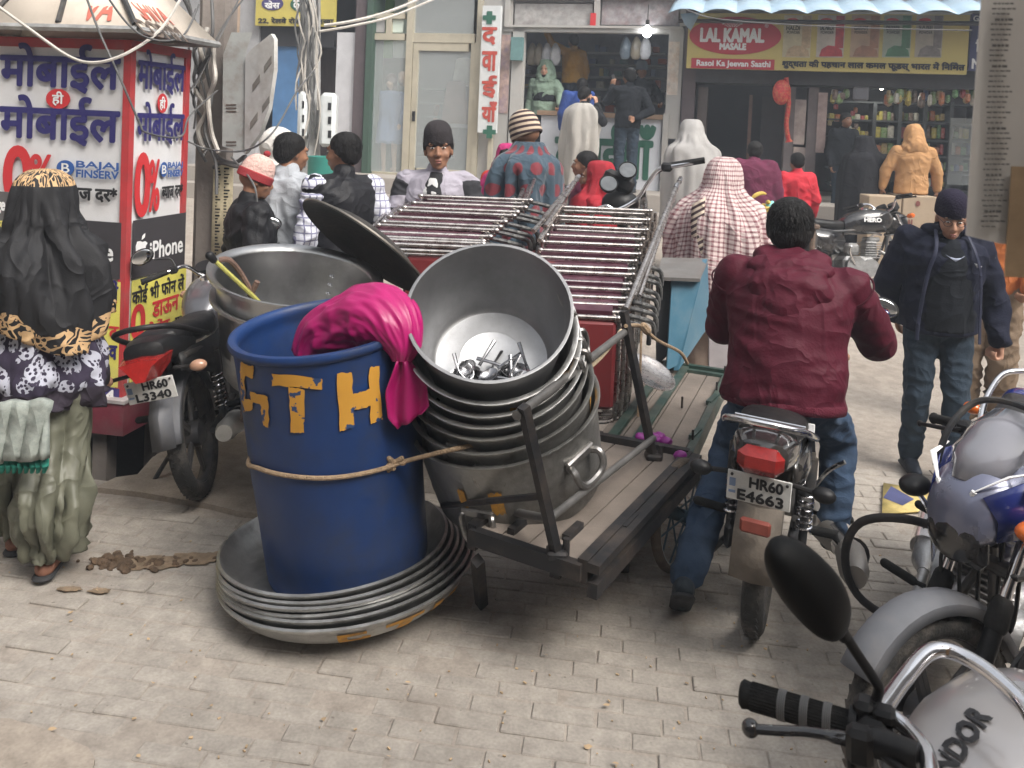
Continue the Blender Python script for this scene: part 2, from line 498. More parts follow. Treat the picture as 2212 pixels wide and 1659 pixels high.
# ------------------------------------------------------------------ motorcycles
def section(x, zc, ry, rz, n=20, p=2.4, yc=0.0):
    out = []
    for j in range(n):
        t = 2 * pi * j / n; c, s_ = math.cos(t), math.sin(t)
        out.append((x, yc + ry * math.copysign(abs(c) ** (2 / p), c), zc + rz * math.copysign(abs(s_) ** (2 / p), s_)))
    return out
def hull(rows, n=20, p=2.4, M=None):
    """closed smooth body lofted along x from (x, z centre, half width, half height)"""
    mb = MB(); rr = [section(x, zc, ry, rz, n, p) for x, zc, ry, rz in rows]
    if M is not None: rr = [[tuple(M @ Vector(q)) for q in r] for r in rr]
    mb.loft(rr); o = 0
    mb.f.append(tuple(range(n - 1, -1, -1))); mb.f.append(tuple((len(rr) - 1) * n + j for j in range(n))); mb.mi += [0, 0]
    return mb
def tyre_mesh(R_=0.30, w=0.042):
    mb = MB(); prof = []
    for k in range(13):
        a = -pi * .78 + 2 * pi * .78 * k / 12
        prof.append((R_ - w + w * 1.0 * math.cos(a), w * math.sin(a) * .95))
    mb.lathe(prof, 48)
    # tread blocks
    for k in range(48):
        t = 2 * pi * k / 48
        for sgn in (-1, 1):
            c = (math.cos(t + sgn * .03) * (R_ - .0035), math.sin(t + sgn * .03) * (R_ - .0035), sgn * .014)
            mb.box(c, (.005, .020, .016), Matrix.Rotation(t, 3, 'Z') @ Matrix.Rotation(sgn * .4, 3, 'X'))
    return mb
def rim_mesh(R_=0.30, w=0.042, spokes=5):
    mb = MB(); r = R_ - w * 1.55
    mb.lathe([(r + .012, -.03), (r - .004, -.03), (r - .018, -.012), (r - .02, 0), (r - .018, .012), (r - .004, .03), (r + .012, .03), (r + .004, 0), (r + .012, -.03)], 40)
    mb.lathe([(0, -.055), (.03, -.055), (.06, -.04), (.065, 0), (.06, .04), (.03, .055), (0, .055)], 20)
    for k in range(spokes):
        t = 2 * pi * k / spokes
        for sg in (-1, 1):
            a = V(math.cos(t + sg * .16) * .05, math.sin(t + sg * .16) * .05, 0); b = V(math.cos(t + sg * .05) * (r - .01), math.sin(t + sg * .05) * (r - .01), 0)
            mb.tube([a, b], [.017, .012], 6, flat=.7)
    return mb
TYRE = None; RIM = None; SPOKED = None
def put_wheel(parent, M, spoked=False, name='wheel'):
    global TYRE, RIM, SPOKED
    if TYRE is None:
        t = tyre_mesh().build('tyre', M_tyre); TYRE = t.data; bpy.data.objects.remove(t)
        t = rim_mesh().build('rim', M_alu_dark); RIM = t.data; bpy.data.objects.remove(t)
    w = bpy.data.objects.new(name, TYRE); COL.objects.link(w); w.parent = parent; w.matrix_local = M
    r = bpy.data.objects.new('rim', RIM); COL.objects.link(r); r.parent = w
    return w
M_alu_dark = mat('dusty_dark_alloy', (0.06, 0.06, 0.065), 0.45, .5, var=.3, vs=10, dirt=(.2, .17, .14), dirts=6, dirta=.5)
def fender(mb, c, R_, a0, a1, w, n=16, lip=.02, M=None):
    rows = []
    for i in range(n + 1):
        a = a0 + (a1 - a0) * i / n
        row = []
        for y, dr in ((-w, -lip * 1.6), (-w * .92, -lip * .3), (-w * .5, lip * .35), (0, lip * .5), (w * .5, lip * .35), (w * .92, -lip * .3), (w, -lip * 1.6)):
            q = Vector((c[0] + math.cos(a) * (R_ + dr), c[1] + y, c[2] + math.sin(a) * (R_ + dr)))
            row.append(M @ q if M is not None else q)
        rows.append(row)
    mb.loft(rows, closed=False)
    return mb

def moto(label, loc, heading, lean=0.0, steer=0.0, paint=None, panel=None, o=None, group='motorcycles parked and ridden in the street'):
    o = o or {}
    T = thing('motorcycle', label, 'motorcycle', loc, rot=(R(lean), 0, R(heading)), group=group)
    paint = paint or M_black; panel = panel or paint
    g = lambda k, d=None: o.get(k, d)
    wb = 1.25; ra = V(0, 0, .30); fa = V(wb, 0, .30)
    head = V(0.96, 0, .84); ax = (V(.93, 0, .92) - V(1.17, 0, .36)).normalized()
    S = Matrix.Translation(head) @ Matrix.Rotation(R(steer), 4, ax) @ Matrix.Translation(-head)      # everything that steers
    rx = Matrix.Rotation(R(90), 4, 'X')
    put_wheel(T, Matrix.Translation(ra) @ rx)
    put_wheel(T, S @ Matrix.Translation(fa) @ rx)
    # frame
    mb = MB()
    for s in (-1, 1):
        mb.tube(smooth_path([(.95, 0, .80), (.55, .09 * s, .72), (.2, .12 * s, .70), (-.25, .11 * s, .74)], 5), .014, 8)
        mb.tube(smooth_path([(.95, 0, .72), (.86, .06 * s, .42), (.75, .09 * s, .24), (.35, .1 * s, .24), (.12, .1 * s, .40)], 5), .014, 8)
        mb.tube([(.42, .1 * s, .33), (0, .095 * s, .30)], .02, 8, flat=.7)
        mb.tube([(.22, .1 * s, .68), (.3, .1 * s, .32)], .014, 8)
    mb.build('frame', M_steeldark, T)
    # engine
    mb = MB()
    mb.box((.58, 0, .36), (.34, .24, .20), ch=.04); mb.cyl((.52, -.15, .36), (.52, .15, .36), .10, n=20); mb.cyl((.68, -.14, .35), (.68, .14, .35), .085, n=20)
    for k in range(7): mb.box((.72 + k * .004, 0, .45 + k * .024), (.17, .19, .010), ch=.004)
    mb.box((.735, 0, .52), (.12, .13, .2), ch=.02); mb.box((.76, 0, .63), (.14, .14, .05), ch=.02); mb.box((.55, 0, .53), (.14, .12, .12), ch=.03)
    mb.build('engine', M_alu, T)
    # exhaust on the right
    mb = MB()
    mb.tube(smooth_path([(.82, -.04, .52), (.93, -.09, .42), (.86, -.14, .24), (.6, -.17, .22), (.36, -.18, .26)], 6), .019, 10)
    ey, ez = g('exdy', 0), g('exdz', 0)
    mb.tube([(.36, -.18, .26), (.30, -.185 + ey * .4, .27 + ez * .4), (.05, -.20 + ey, .31 + ez), (-.20, -.215 + ey, .35 + ez), (-.26, -.218 + ey, .357 + ez)], [.022, .05, .054, .05, .038], 16)
    mb.build('exhaust', g('exh', M_alu), T)
    mb = MB(); mb.tube([(.22, -.20 + ey * .7, .285 + ez * .7), (-.02, -.212 + ey, .325 + ez)], [.058, .058], 16, flat=1.0); mb.build('heat_shield', M_chrome, T)
    # rear fork cover, chain case, rear mudguard
    mb = MB(); mb.box((.28, .13, .32), (.58, .035, .10), ch=.03); mb.build('chain_case', M_black, T)
    mb = MB(); fender(mb, ra, .335, R(20), R(168), g('mw', .075), lip=.02)
    mb.build('rear_mudguard', g('fend', M_black), T, solid=.004)
    mb = MB(); flap = g('flapdrop', .44)
    mw = g('mw', .075)
    mb.loft([[(-.30, -mw, .60), (-.325, 0, .60), (-.30, mw, .60)], [(-.37, -mw, flap + .08), (-.40, 0, flap + .08), (-.37, mw, flap + .08)], [(-.40, -mw, flap - .06), (-.415, 0, flap - .06), (-.40, mw, flap - .06)]], closed=False)
    mb.build('mudflap', g('fend', M_black), T, solid=.006)
    # shocks
    for s in (-1, 1):
        mb = MB(); p0 = V(.06, .135 * s, .31); p1 = V(-.03 + .12, .135 * s, .66)
        mb.cyl(p0, p0.lerp(p1, .45), .016, n=12); mb.cyl(p0.lerp(p1, .6), p1, .030, n=14); mb.cyl(p1, p1 + V(.005, 0, .02), .02, n=10)
        sh = mb.build('shock_absorber', M_steeldark, T)
        mb = MB(); pts = []
        for k in range(7 * 12 + 1):
            a = 2 * pi * k / 12; q = p0.lerp(p1, .2 + .48 * k / 84); x, y, d = frame(p0, p1)
            pts.append(q + x * math.cos(a) * .027 + y * math.sin(a) * .027)
        mb.tube(pts, .005, 6); mb.build('spring', M_chrome, sh)
    # tank, seat, panels
    tk = hull([(.42, .73, .03, .05), (.44, .75, .085, .08), (.52, .78, .115, .105), (.64, .80, .14, .125), (.78, .81, .15, .13), (.88, .82, .14, .12), (.95, .83, .10, .09), (.98, .83, .04, .05)], 24, 2.6)
    tank = tk.build('fuel_tank', paint, T)
    mb = MB(); mb.cyl((.70, 0, .925), (.70, 0, .945), .035, n=18); mb.build('fuel_cap', M_chrome, tank)
    hull([(-.30, .83, .05, .03), (-.27, .83, .10, .045), (-.05, .81, .12, .055), (.12, .775, .125, .055), (.30, .76, .11, .055), (.42, .76, .085, .05), (.48, .76, .04, .03)], 20, 2.8).build('seat', g('seat', M_black), T)
    for s in (-1, 1):
        mb = MB()
        mb.loft([[(.40, .11 * s, .70), (.42, .125 * s, .60), (.38, .12 * s, .50)], [(.24, .135 * s, .72), (.22, .155 * s, .60), (.24, .14 * s, .46)], [(.02, .13 * s, .74), (0, .145 * s, .66), (.02, .13 * s, .58)], [(-.28, .10 * s, .77), (-.30, .11 * s, .72), (-.28, .10 * s, .68)]][::s], closed=False)
        mb.build('side_panel', panel, T, solid=.012)
    # tail
    tp = hull([(-.44, .81, .05, .03), (-.42, .815, .085, .05), (-.34, .81, .105, .065), (-.22, .79, .115, .06), (-.05, .76, .11, .05)], 20, 3).build('tail_cowl', g('tail', panel), T)
    if g('tailstyle', 'rect') == 'rect':
        mb = MB(); mb.box((-.45, 0, .775 + g('traise', 0)), (.06, .15, .092), ch=.028)
        tl = mb.build('tail_light', M_red_lens, T)
    else:
        mb = MB(); mb.loft([[(-.48, -.02, .72), (-.48, .02, .72), (-.48, .06, .785), (-.46, .09, .805), (-.46, 0, .815), (-.46, -.09, .805), (-.48, -.06, .785)], [(-.36, -.05, .705), (-.36, .05, .705), (-.34, .10, .76), (-.32, .115, .81), (-.34, 0, .825), (-.32, -.115, .81), (-.34, -.10, .76)]])
        mb.f.append((6, 5, 4, 3, 2, 1, 0)); mb.mi.append(0); q_ = g('tsc', 1); mb.v = [(-.40 + (x + .40) * q_ - (.045 if q_ < 1 else 0), y * q_, .765 + (z - .77) * q_) for x, y, z in mb.v]
        tl = mb.build('tail_light', M_red_lens, T)
    # grab rail
    mb = MB()
    mb.tube(smooth_path([(.05, -.14, .76), (-.15, -.155, .82), (-.36, -.13, .90), (-.44, -.06, .93), (-.455, 0, .935), (-.44, .06, .93), (-.36, .13, .90), (-.15, .155, .82), (.05, .14, .76)], 6), .0125, 10)
    if g('rack'):
        for q in range(3): mb.tube([(-.22 - q * .07, -.12, .87 + q * .015), (-.22 - q * .07, .12, .87 + q * .015)], .007, 8)
        mb.tube([(-.16, -.05, .84), (-.44, -.04, .92)], .007, 8); mb.tube([(-.16, .05, .84), (-.44, .04, .92)], .007, 8)
    mb.build('grab_rail', g('rail', M_chrome), T)
    # plate
    if g('plate'):
        px, pz, tilt = g('platepos', (-.43, .67, 12))
        PM = Matrix.Translation((px, 0, pz)) @ Matrix.Rotation(R(-tilt), 4, 'Y') @ face_matrix((0, 0, 0), (0, -1, 0)).to_4x4()
        mb = MB(); mb.box((0, 0, -.004), (.205, .105, .005), M=PM, ch=.002); pl = mb.build('number_plate', M_plate, T)
        mb = MB(); a, b = g('plate')
        lettering(mb, a, PM, .105, .036, bold=.0018, x0=-.042, z=.001) ; 
        mb2 = MB(); lettering(mb2, b, PM, .145, .036, bold=.0018, x0=-.072, z=.001)
        mb2.v = [tuple(PM @ (PM.inverted() @ Vector(q) + Vector((.006, -.044, 0)))) for q in mb2.v]
        mb.v = [tuple(PM @ (PM.inverted() @ Vector(q) + Vector((.012, .006, 0)))) for q in mb.v]
        mb.add(mb2.v, mb2.f); mb.build('lettering', M_ink, pl)
        mb = MB(); mb.box((-.085, .012, .0005), (.02, .028, .003), M=PM); mb.box((-.085, -.022, .0005), (.022, .008, .003), M=PM); mb.build('emblem', mat('plate_mark_blue', (.2, .27, .42), .5, var=0), pl)
        for sx in (-.088, .088): mb = MB(); mb.cyl(PM @ V(sx, .04, -.001), PM @ V(sx, .04, .004), .005, n=8); mb.build('bolt', M_steeldark, pl)
        if g('platelow'):
            mb = MB(); mb.box((px - .005, 0, pz - .12), (.02, .10, .05), ch=.008); mb.build('reflector', mat('dull_red_reflector', (.22, .05, .035), .5, var=.3), T)
    # rear indicators
    for s in (-1, 1):
        mb = MB(); mb.cyl((-.36, .09 * s, .72), (-.37, .17 * s, .715), .009, n=8); it = mb.build('indicator', M_black, T)
        mb = MB(); mb.ell((-.375, .20 * s, .715), (.028, .038, .026)); mb.build('lens', g('indlens', M_orange_lens), it)
    # foot pegs and levers
    for s in (-1, 1):
        for x, z, l in ((.5, .28, .30), (.10, .38, .27)):
            mb = MB(); mb.cyl((x, .12 * s, z), (x, (l - .1) * s, z), .009, n=8); mb.capsule((x, (l - .1) * s, z), (x - .01, l * s, z + .01), .017, n=10); mb.build('footpeg', M_rub, T)
    mb = MB(); mb.tube(smooth_path([(.3, .12, .24), (.22, .22, .13), (.15, .3, .03)], 4), .012, 8); mb.build('side_stand', M_steeldark, T)
    mb = MB(); mb.tube(smooth_path([(.5, -.15, .38), (.42, -.2, .50), (.40, -.26, .56)], 4), .010, 8); mb.build('kick_lever', M_chrome, T)
    if g('guard'):
        for s in g('guardsides', (-1, 1)):
            mb = MB(); mb.tube(smooth_path([(.90, .05 * s, .68), (.93, .22 * s, .68), (.93, .36 * s, .60), (.91, .38 * s, .45), (.87, .30 * s, .32), (.82, .08 * s, .28)], 6), .0135, 10)
            mb.build('crash_guard', g('guard'), T)
    # ---- steering half
    def sb(mb, name, m, par=T): 
        mb.v = [tuple(S @ Vector(q)) for q in mb.v]; return mb.build(name, m, par)
    for s in (-1, 1):
        mb = MB(); top = V(.955, .095 * s, .88); low = V(wb + .01, .095 * s, .30); mid = low.lerp(top, .5)
        mb.cyl(mid, top, .0165, n=14); lg = sb(mb, 'fork_tube', M_chrome)
        mb = MB(); mb.cyl(low, mid, .026, .024, n=14); mb.capsule(low + V(0, 0, .0), low + V(-.01, 0, .02), .03, n=10); sb(mb, 'fork_leg', g('forklow', M_alu))
        mb = MB(); mb.capsule(mid.lerp(low, .04), mid.lerp(top, .12), .031, .029, n=12); sb(mb, 'dust_cover', M_rub)
    mb = MB(); mb.box((.965, 0, .885), (.07, .24, .025), ch=.01); mb.box((1.03, 0, .70), (.07, .23, .03), ch=.01); sb(mb, 'triple_clamp', M_steeldark)
    mb = MB(); fender(mb, fa, g('fr_', .335), R(32), R(165), g('fw_', .07), lip=.022); mb.v = [tuple(S @ Vector(q)) for q in mb.v]; mb.build('front_mudguard', g('ffend', g('fend', M_black)), T, solid=.004)
    if not g('nohead'):
        mb = hull([(1.12, .80, .09, .085), (1.10, .80, .11, .105), (1.02, .80, .115, .11), (.94, .81, .07, .07)], 20, 2.6); hl = sb(mb, 'headlight', g('cowl', M_black))
        mb = MB(); mb.ell((1.115, 0, .80), (.03, .088, .082)); sb(mb, 'lens', mat('headlight_glass', (.6, .62, .65), .06, .3, var=0, coat=1), hl)
        mb = MB()
        for s in (-1, 1): mb.cyl((.985, .065 * s, .93), (.955, .065 * s, .985), .052, .05, n=20)
        mb.box((.98, 0, .93), (.06, .2, .05), ch=.015); ga = sb(mb, 'instrument_cluster', M_black)
    # handlebar
    if not g('nobar'):
        bar = smooth_path([(.80, -.37, 1.00), (.84, -.23, 1.015), (.90, -.15, 1.01), (.93, -.07, .925), (.93, .07, .925), (.90, .15, 1.01), (.84, .23, 1.015), (.80, .37, 1.00)], 5)
        mb = MB(); mb.tube(bar, .0115, 10); hb = sb(mb, 'handlebar', M_chrome)
        for s in (-1, 1):
            mb = MB(); mb.tube([(.835, .245 * s, 1.015), (.80, .375 * s, 1.0), (.797, .385 * s, .999)], [.017, .0165, .02], 12); sb(mb, 'grip', M_rub)
            mb = MB(); mb.box((.852, .215 * s, 1.015), (.05, .05, .045), ch=.012); mb.tube([(.875, .21 * s, 1.01), (.88, .27 * s, 1.0), (.86, .385 * s, .985)], [.01, .008, .007], 8); mb.ell((.857, .39 * s, .984), (.011, .011, .011), nu=8, nv=6)
            sb(mb, 'brake_lever' if s < 0 else 'clutch_lever', g('lever', M_black))
            if s in g('mirrors', (-1, 1)):
                mb = MB(); mb.tube(smooth_path([(.855, .20 * s, 1.03), (.87, .22 * s, 1.08), (.86, .30 * s, 1.10)], 5), .0055, 8)
                mb.ell((.87, .36 * s, 1.13), (.022, .07, .046), rot=(R(-14 * s), 0, R(-10 * s))); mi = sb(mb, 'mirror', M_black)
                mb = MB(); mb.ell((.852, .36 * s, 1.13), (.006, .062, .040), rot=(R(-14 * s), 0, R(-10 * s))); sb(mb, 'glass', M_mirror, mi)
    for s in (-1, 1):
        if g('nofi'): break
        mb = MB(); mb.cyl((1.02, .10 * s, .84), (1.02, .17 * s, .84), .008, n=8); it = sb(mb, 'indicator', M_black)
        mb = MB(); mb.box((1.02, .205 * s, .84), (.05, .075, .045), ch=.015); sb(mb, 'lens', g('findlens', M_orange_lens), it)
    return T, S
# ------------------------------------------------------------------ people
def rings_loft(mb, rings, n=20):
    """rings: (point, x-axis vec scaled, y-axis vec scaled)"""
    rows = []
    for p, ax, ay in rings:
        rows.append([p + ax * math.cos(2 * pi * j / n) + ay * math.sin(2 * pi * j / n) for j in range(n)])
    o = len(mb.v); mb.loft(rows)
    mb.f.append(tuple(o + j for j in range(n - 1, -1, -1))); mb.f.append(tuple(o + (len(rows) - 1) * n + j for j in range(n))); mb.mi += [0, 0]
def torso(mb, J, q=0.0, lo=-0.05, prof=None, k=1.0, hemflare=0.0):
    a, b = J['pelvis'], J['neck']; c = J['chest']
    sh = (J['shR'] - J['shL']).normalized(); hp = (J['hipR'] - J['hipL']).normalized()
    prof = prof or [(0.0, .165, .115), (.15, .165, .118), (.35, .155, .112), (.55, .17, .12), (.75, .185, .12), (.9, .165, .095), (1.0, .08, .07)]
    rings = []
    for t, rx, ry in [(lo, prof[0][1] + hemflare, prof[0][2] + hemflare)] + prof:
        p = a * ((1 - t) ** 2) + c * (2 * t * (1 - t)) + b * (t * t) if t >= 0 else a + (a - c).normalized() * (-t) * (a - b).length
        d = ((b - c) * t + (c - a) * (1 - t)).normalized() if t >= 0 else (c - a).normalized()
        x = hp.lerp(sh, min(max(t, 0), 1)); x = (x - d * x.dot(d)).normalized(); y = d.cross(x)
        rings.append((p, x * (rx * k + q), y * (ry * k + q)))
    rings_loft(mb, rings)
def head_pieces(mb, HM, k=1.0, jaw=1.0, mouth=0.0):
    e = lambda c, r: mb.ell(tuple(x * k for x in c), tuple(x * k for x in r), M=HM, nu=18, nv=12)
    e((0, -.012, .022), (.074, .097, .086)); e((0, .03, -.03), (.062, .068, .08)); e((0, .045, -.083), (.044 * jaw, .044, .034)); e((0, .074, -.104), (.02, .016, .016))
    for s in (-1, 1):
        e((.036 * s, .062, -.036), (.026, .028, .026)); e((.074 * s, -.006, -.018), (.009, .018, .028)); e((.03 * s, .082, .022), (.026, .014, .010))
        e((.012 * s, .104, -.038), (.010, .012, .009))
    mb.capsule((0, .092 * k, .008 * k), (0, .116 * k, -.034 * k), .0085 * k, .0125 * k, M=HM)
    e((0, .098, -.066), (.024, .010, .0065)); e((0, .094, -.080), (.021, .011, .0075))
def hand(mb, w, d, pn, side, curl=0.35, k=1.0, spread=.0):
    """wrist w, pointing dir d, palm normal pn, side +1 right / -1 left: palm, four unequal fingers, thumb from the side of the palm"""
    d = Vector(d).normalized(); pn = Vector(pn); pn = (pn - d * pn.dot(d)).normalized(); x = d.cross(pn).normalized()   # x: across the knuckles
    w = Vector(w)
    def P(a, b, c): return w + (d * a + x * b + pn * c) * k
    for b in (-.026, -.009, .009, .026): mb.capsule(P(.005, b * .6, 0), P(.082, b, 0), .016 * k, .0125 * k, n=8)
    L = (.062, .074, .078, .07)
    for i, b in enumerate((-.030, -.010, .010, .030)):
        l = L[i] if side > 0 else L[3 - i]
        a0 = R(20 + 55 * curl); a1 = a0 + R(25 + 70 * curl); a2 = a1 + R(15 + 40 * curl)
        p = P(.088, b, 0); fx = b * spread
        for f, a, r in ((.42, a0, .0095), (.32, a1, .0088), (.26, a2, .008)):
            q = p + (d * math.cos(a) + pn * math.sin(a) + x * fx) * (l * f * 1.15 * k)
            mb.capsule(p, q, r * k, r * .93 * k, n=8); p = q
    s = -1 if side > 0 else 1
    t0 = P(.022, .03 * s, .006); t1 = P(.055, .056 * s, .020 + .02 * curl); t2 = P(.085, .056 * s - .02 * curl * s, .030 + .025 * curl)
    mb.capsule(t0, t1, .0135 * k, .0115 * k, n=8); mb.capsule(t1, t2, .011 * k, .0085 * k, n=8)

def joints(k, P):
    J = {}
    D = dict(pelvis=(0, 0, .95), chest=(0, .015, 1.22), neck=(0, -.02, 1.46), head=(0, .02, 1.615),
             shL=(-.185, -.01, 1.40), shR=(.185, -.01, 1.40), elL=(-.245, -.04, 1.12), elR=(.245, -.04, 1.12), wrL=(-.26, .05, .88), wrR=(.26, .05, .88),
             hipL=(-.09, 0, .92), hipR=(.09, 0, .92), knL=(-.10, .02, .49), knR=(.10, .02, .49), anL=(-.10, -.03, .09), anR=(.10, -.03, .09))
    D.update(P)
    for a, b in D.items():
        if isinstance(b, tuple): J[a] = Vector(b) * k
    return J
def person(label, loc, rz, H=1.7, pose=None, skin=None, top=None, bot=None, shoes=None, hair=None, headrot=(0, 0, 0), face=True, vox=.010, group=None,
           handL=None, handR=None, sq=.02, fat=1.0, lowtop=-.12, topfold=.012, botfold=.010, sleeves=True, toes=None, seed=0, botq=.012, hairlong=False, sleeve_mat=None, neckw=1.0, collar=True, beard=None, hs=1.0, ff=(6, .45)):
    T = thing('person', label, 'person', loc, R(rz), group)
    k = H / 1.75; J = joints(k, pose or {}); skin = skin or M_skin
    HM = Matrix.Translation(J['head']) @ Euler((R(headrot[0]), R(headrot[1]), R(headrot[2]))).to_matrix().to_4x4() @ Matrix.Diagonal((hs, hs, hs, 1))
    mb = MB()
    torso(mb, J, -.02, k=k * fat); head_pieces(mb, HM, k)
    mb.capsule(J['neck'] - V(0, 0, .03), HM @ V(0, -.02 * k, -.07 * k), .054 * k * neckw, .05 * k * neckw)
    for s, n_ in (('L', -1), ('R', 1)):
        mb.capsule(J['sh' + s], J['el' + s], .046 * k, .038 * k); mb.capsule(J['el' + s], J['wr' + s], .038 * k, .026 * k)
        hs = handL if s == 'L' else handR
        d = (J['wr' + s] - J['el' + s]).normalized()
        hd, pn, cu = hs or (d, V(-n_, .3, 0), .4)
        hand(mb, J['wr' + s], hd, pn, n_, cu, k)
        mb.capsule(J['hip' + s], J['kn' + s], .075 * k, .052 * k); mb.capsule(J['kn' + s], J['an' + s], .052 * k, .035 * k)
        f = (toes or {}).get(s, V(.15 * n_ * .3, 1, 0)); f = Vector(f).normalized()
        mb.capsule(J['an' + s] - V(0, 0, .03 * k), J['an' + s] + f * .14 * k - V(0, 0, .055 * k), .036 * k, .028 * k)
    body = fuse('body', mb, skin, T, vox, 3)
    if face:
        for s in (-1, 1):
            mb = MB(); mb.ell((.031 * s * k, .0862 * k, .002 * k), (.0125 * k, .008 * k, .0048 * k), M=HM, nu=12, nv=8); ey = mb.build('eye', M_eye, T)
            mb = MB(); mb.ell((.031 * s * k, .0932 * k, .002 * k), (.0055 * k, .003 * k, .0046 * k), M=HM, nu=10, nv=6); mb.build('iris', M_ink, ey)
            mb = MB(); mb.tube([HM @ (V(.012 * s, .098, .021) * k), HM @ (V(.03 * s, .0975, .027) * k), HM @ (V(.052 * s, .083, .02) * k)], [.0035 * k, .0045 * k, .002 * k], 6); mb.build('eyebrow', M_hair, T)
        mb = MB(); mb.ell((0, .1035 * k, -.0665 * k), (.018 * k, .006 * k, .0040 * k), M=HM, nu=12, nv=6); mb.ell((0, .1015 * k, -.0795 * k), (.015 * k, .007 * k, .0048 * k), M=HM, nu=12, nv=6); mb.build('lips', M_lip, T)
    if hair is not None:
        mb = MB()
        e = lambda c, r: mb.ell(tuple(x * k for x in c), tuple(x * k for x in r), M=HM)
        e((0, -.02, .040), (.083, .101, .080)); e((0, -.056, -.012), (.076, .062, .074))
        for s in (-1, 1): e((.07 * s, -.02, .01), (.016, .035, .045))
        if hairlong: e((0, -.07, -.07), (.07, .045, .07))
        hb = fuse('hair', mb, hair, T, min(vox, .009), 2, .003, 40, .6, seed)
        if vox < .0145:
            rs = random.Random(seed + 50); mb = MB(); cen = V(0, -.022, .03); cr_ = V(0, -.05, .115)
            for q in range(1500):
                a = rs.uniform(0, 2 * pi); zz = rs.uniform(-.75, 1.0); c_ = math.sqrt(max(1 - zz * zz, 0)); d = V(math.cos(a) * c_, math.sin(a) * c_, zz)
                if d.y > .25 and d.z < .42: continue
                if d.z < -.1 and d.y > -.05: continue
                p = cen + V(d.x * .086, d.y * .104, d.z * .088); nrm = V(d.x / .086, d.y / .104, d.z / .088).normalized()
                fl = (p - cr_); fl = fl - nrm * fl.dot(nrm)
                fl = (fl.normalized() if fl.length > .01 else V(1, 0, 0)) + V(rs.gauss(0, .14), rs.gauss(0, .14), rs.gauss(0, .08)); l = rs.uniform(.014, .030); sd = fl.cross(nrm).normalized() * rs.uniform(.0012, .0022)
                p0 = p - nrm * .003; p1 = p + fl * l * .5 + nrm * rs.uniform(.0, .0025); p2 = p + fl * l + nrm * rs.uniform(-.006, .001)
                mb.add([tuple((HM @ (w * k))) for w in (p0 - sd, p0 + sd, p1 + sd, p1 - sd, p2)], [(0, 1, 2, 3), (3, 2, 4)])
            mb.build('hair_strands', hair, hb, sharp=0)
    if beard is not None:
        mb = MB(); mb.ell((0, .055 * k, -.09 * k), (.05 * k, .045 * k, .035 * k), M=HM)
        for s in (-1, 1): mb.ell((.058 * s * k, .03 * k, -.06 * k), (.012 * k, .03 * k, .045 * k), M=HM)
        fuse('beard', mb, beard, T, .009, 2, .004, 40, .6, seed)
    if top is not None:
        mb = MB(); torso(mb, J, sq, lowtop, k=k * fat, hemflare=.005)
        if collar: mb.capsule(J['neck'] - V(0, 0, .02), J['neck'] + (J['head'] - J['neck']) * .18, .068 * k * neckw, .064 * k * neckw)
        ms = MB() if sleeve_mat else mb
        for s in 'LR':
            if sleeves:
                mb.capsule(J['neck'].lerp(J['sh' + s], .45) - V(0, 0, .02), J['sh' + s], .07 * k, .062 * k + sq * .5)
                ms.capsule(J['sh' + s], J['el' + s], .055 * k + sq * .8, .047 * k + sq * .8); ms.capsule(J['el' + s], J['el' + s].lerp(J['wr' + s], .93), .047 * k + sq * .8, .036 * k + sq * .5)
        fuse('jacket' if sq > .025 else 'top', mb, top, T, vox, 5, topfold, ff[0], ff[1], seed)
        if sleeve_mat: fuse('sleeves', ms, sleeve_mat, T, vox, 5, topfold, 8, .3, seed + 1)
    if bot is not None:
        mb = MB(); hp = (J['hipR'] - J['hipL']).normalized()
        mb.capsule(J['hipL'].lerp(J['hipR'], .1), J['hipL'].lerp(J['hipR'], .9), .10 * k * fat + botq * .5); mb.capsule(J['pelvis'] - hp * .06 * k, J['pelvis'] + hp * .06 * k + V(0, 0, .0), .11 * k * fat)
        for s in 'LR':
            mb.capsule(J['hip' + s], J['kn' + s], .082 * k * fat + botq, .062 * k + botq); mb.capsule(J['kn' + s], J['kn' + s].lerp(J['an' + s], .97), .060 * k + botq, .052 * k + botq)
        fuse('trousers', mb, bot, T, vox, 5, botfold, 8, .35, seed + 3)
    if shoes is not None:
        for s, n_ in (('L', -1), ('R', 1)):
            f = (toes or {}).get(s, V(.15 * n_ * .3, 1, 0)); f = Vector(f).normalized(); a = J['an' + s]; dn = V(0, 0, -1)
            up = f.cross(V(1, 0, 0)).normalized(); up = up if up.z > 0 else -up
            mb = MB(); b = a - up * .042 * k
            mb.capsule(b - f * .05 * k, b + f * .06 * k, .042 * k, .043 * k); mb.capsule(b + f * .06 * k - up * .01 * k, b + f * .155 * k - up * .016 * k, .043 * k, .034 * k); mb.capsule(a, b, .045 * k, .045 * k)
            so = fuse('shoe', mb, shoes, T, .010, 3)
            mb = MB(); mb.capsule(b - f * .06 * k - up * .034 * k, b + f * .16 * k - up * .034 * k, .046 * k, .042 * k, sq=(1, .35) if abs(f.z) < .9 else None); mb.build('sole', M_sole, so)
    return T, J, HM, k
M_eye = mat('eye_white', (.62, .58, .54), .25, var=0)
M_lip = mat('lips', (.24, .085, .07), .45, var=.1)
M_sole = mat('shoe_sole', (.03, .03, .032), .8, var=.3, bump=.4, bs=80)

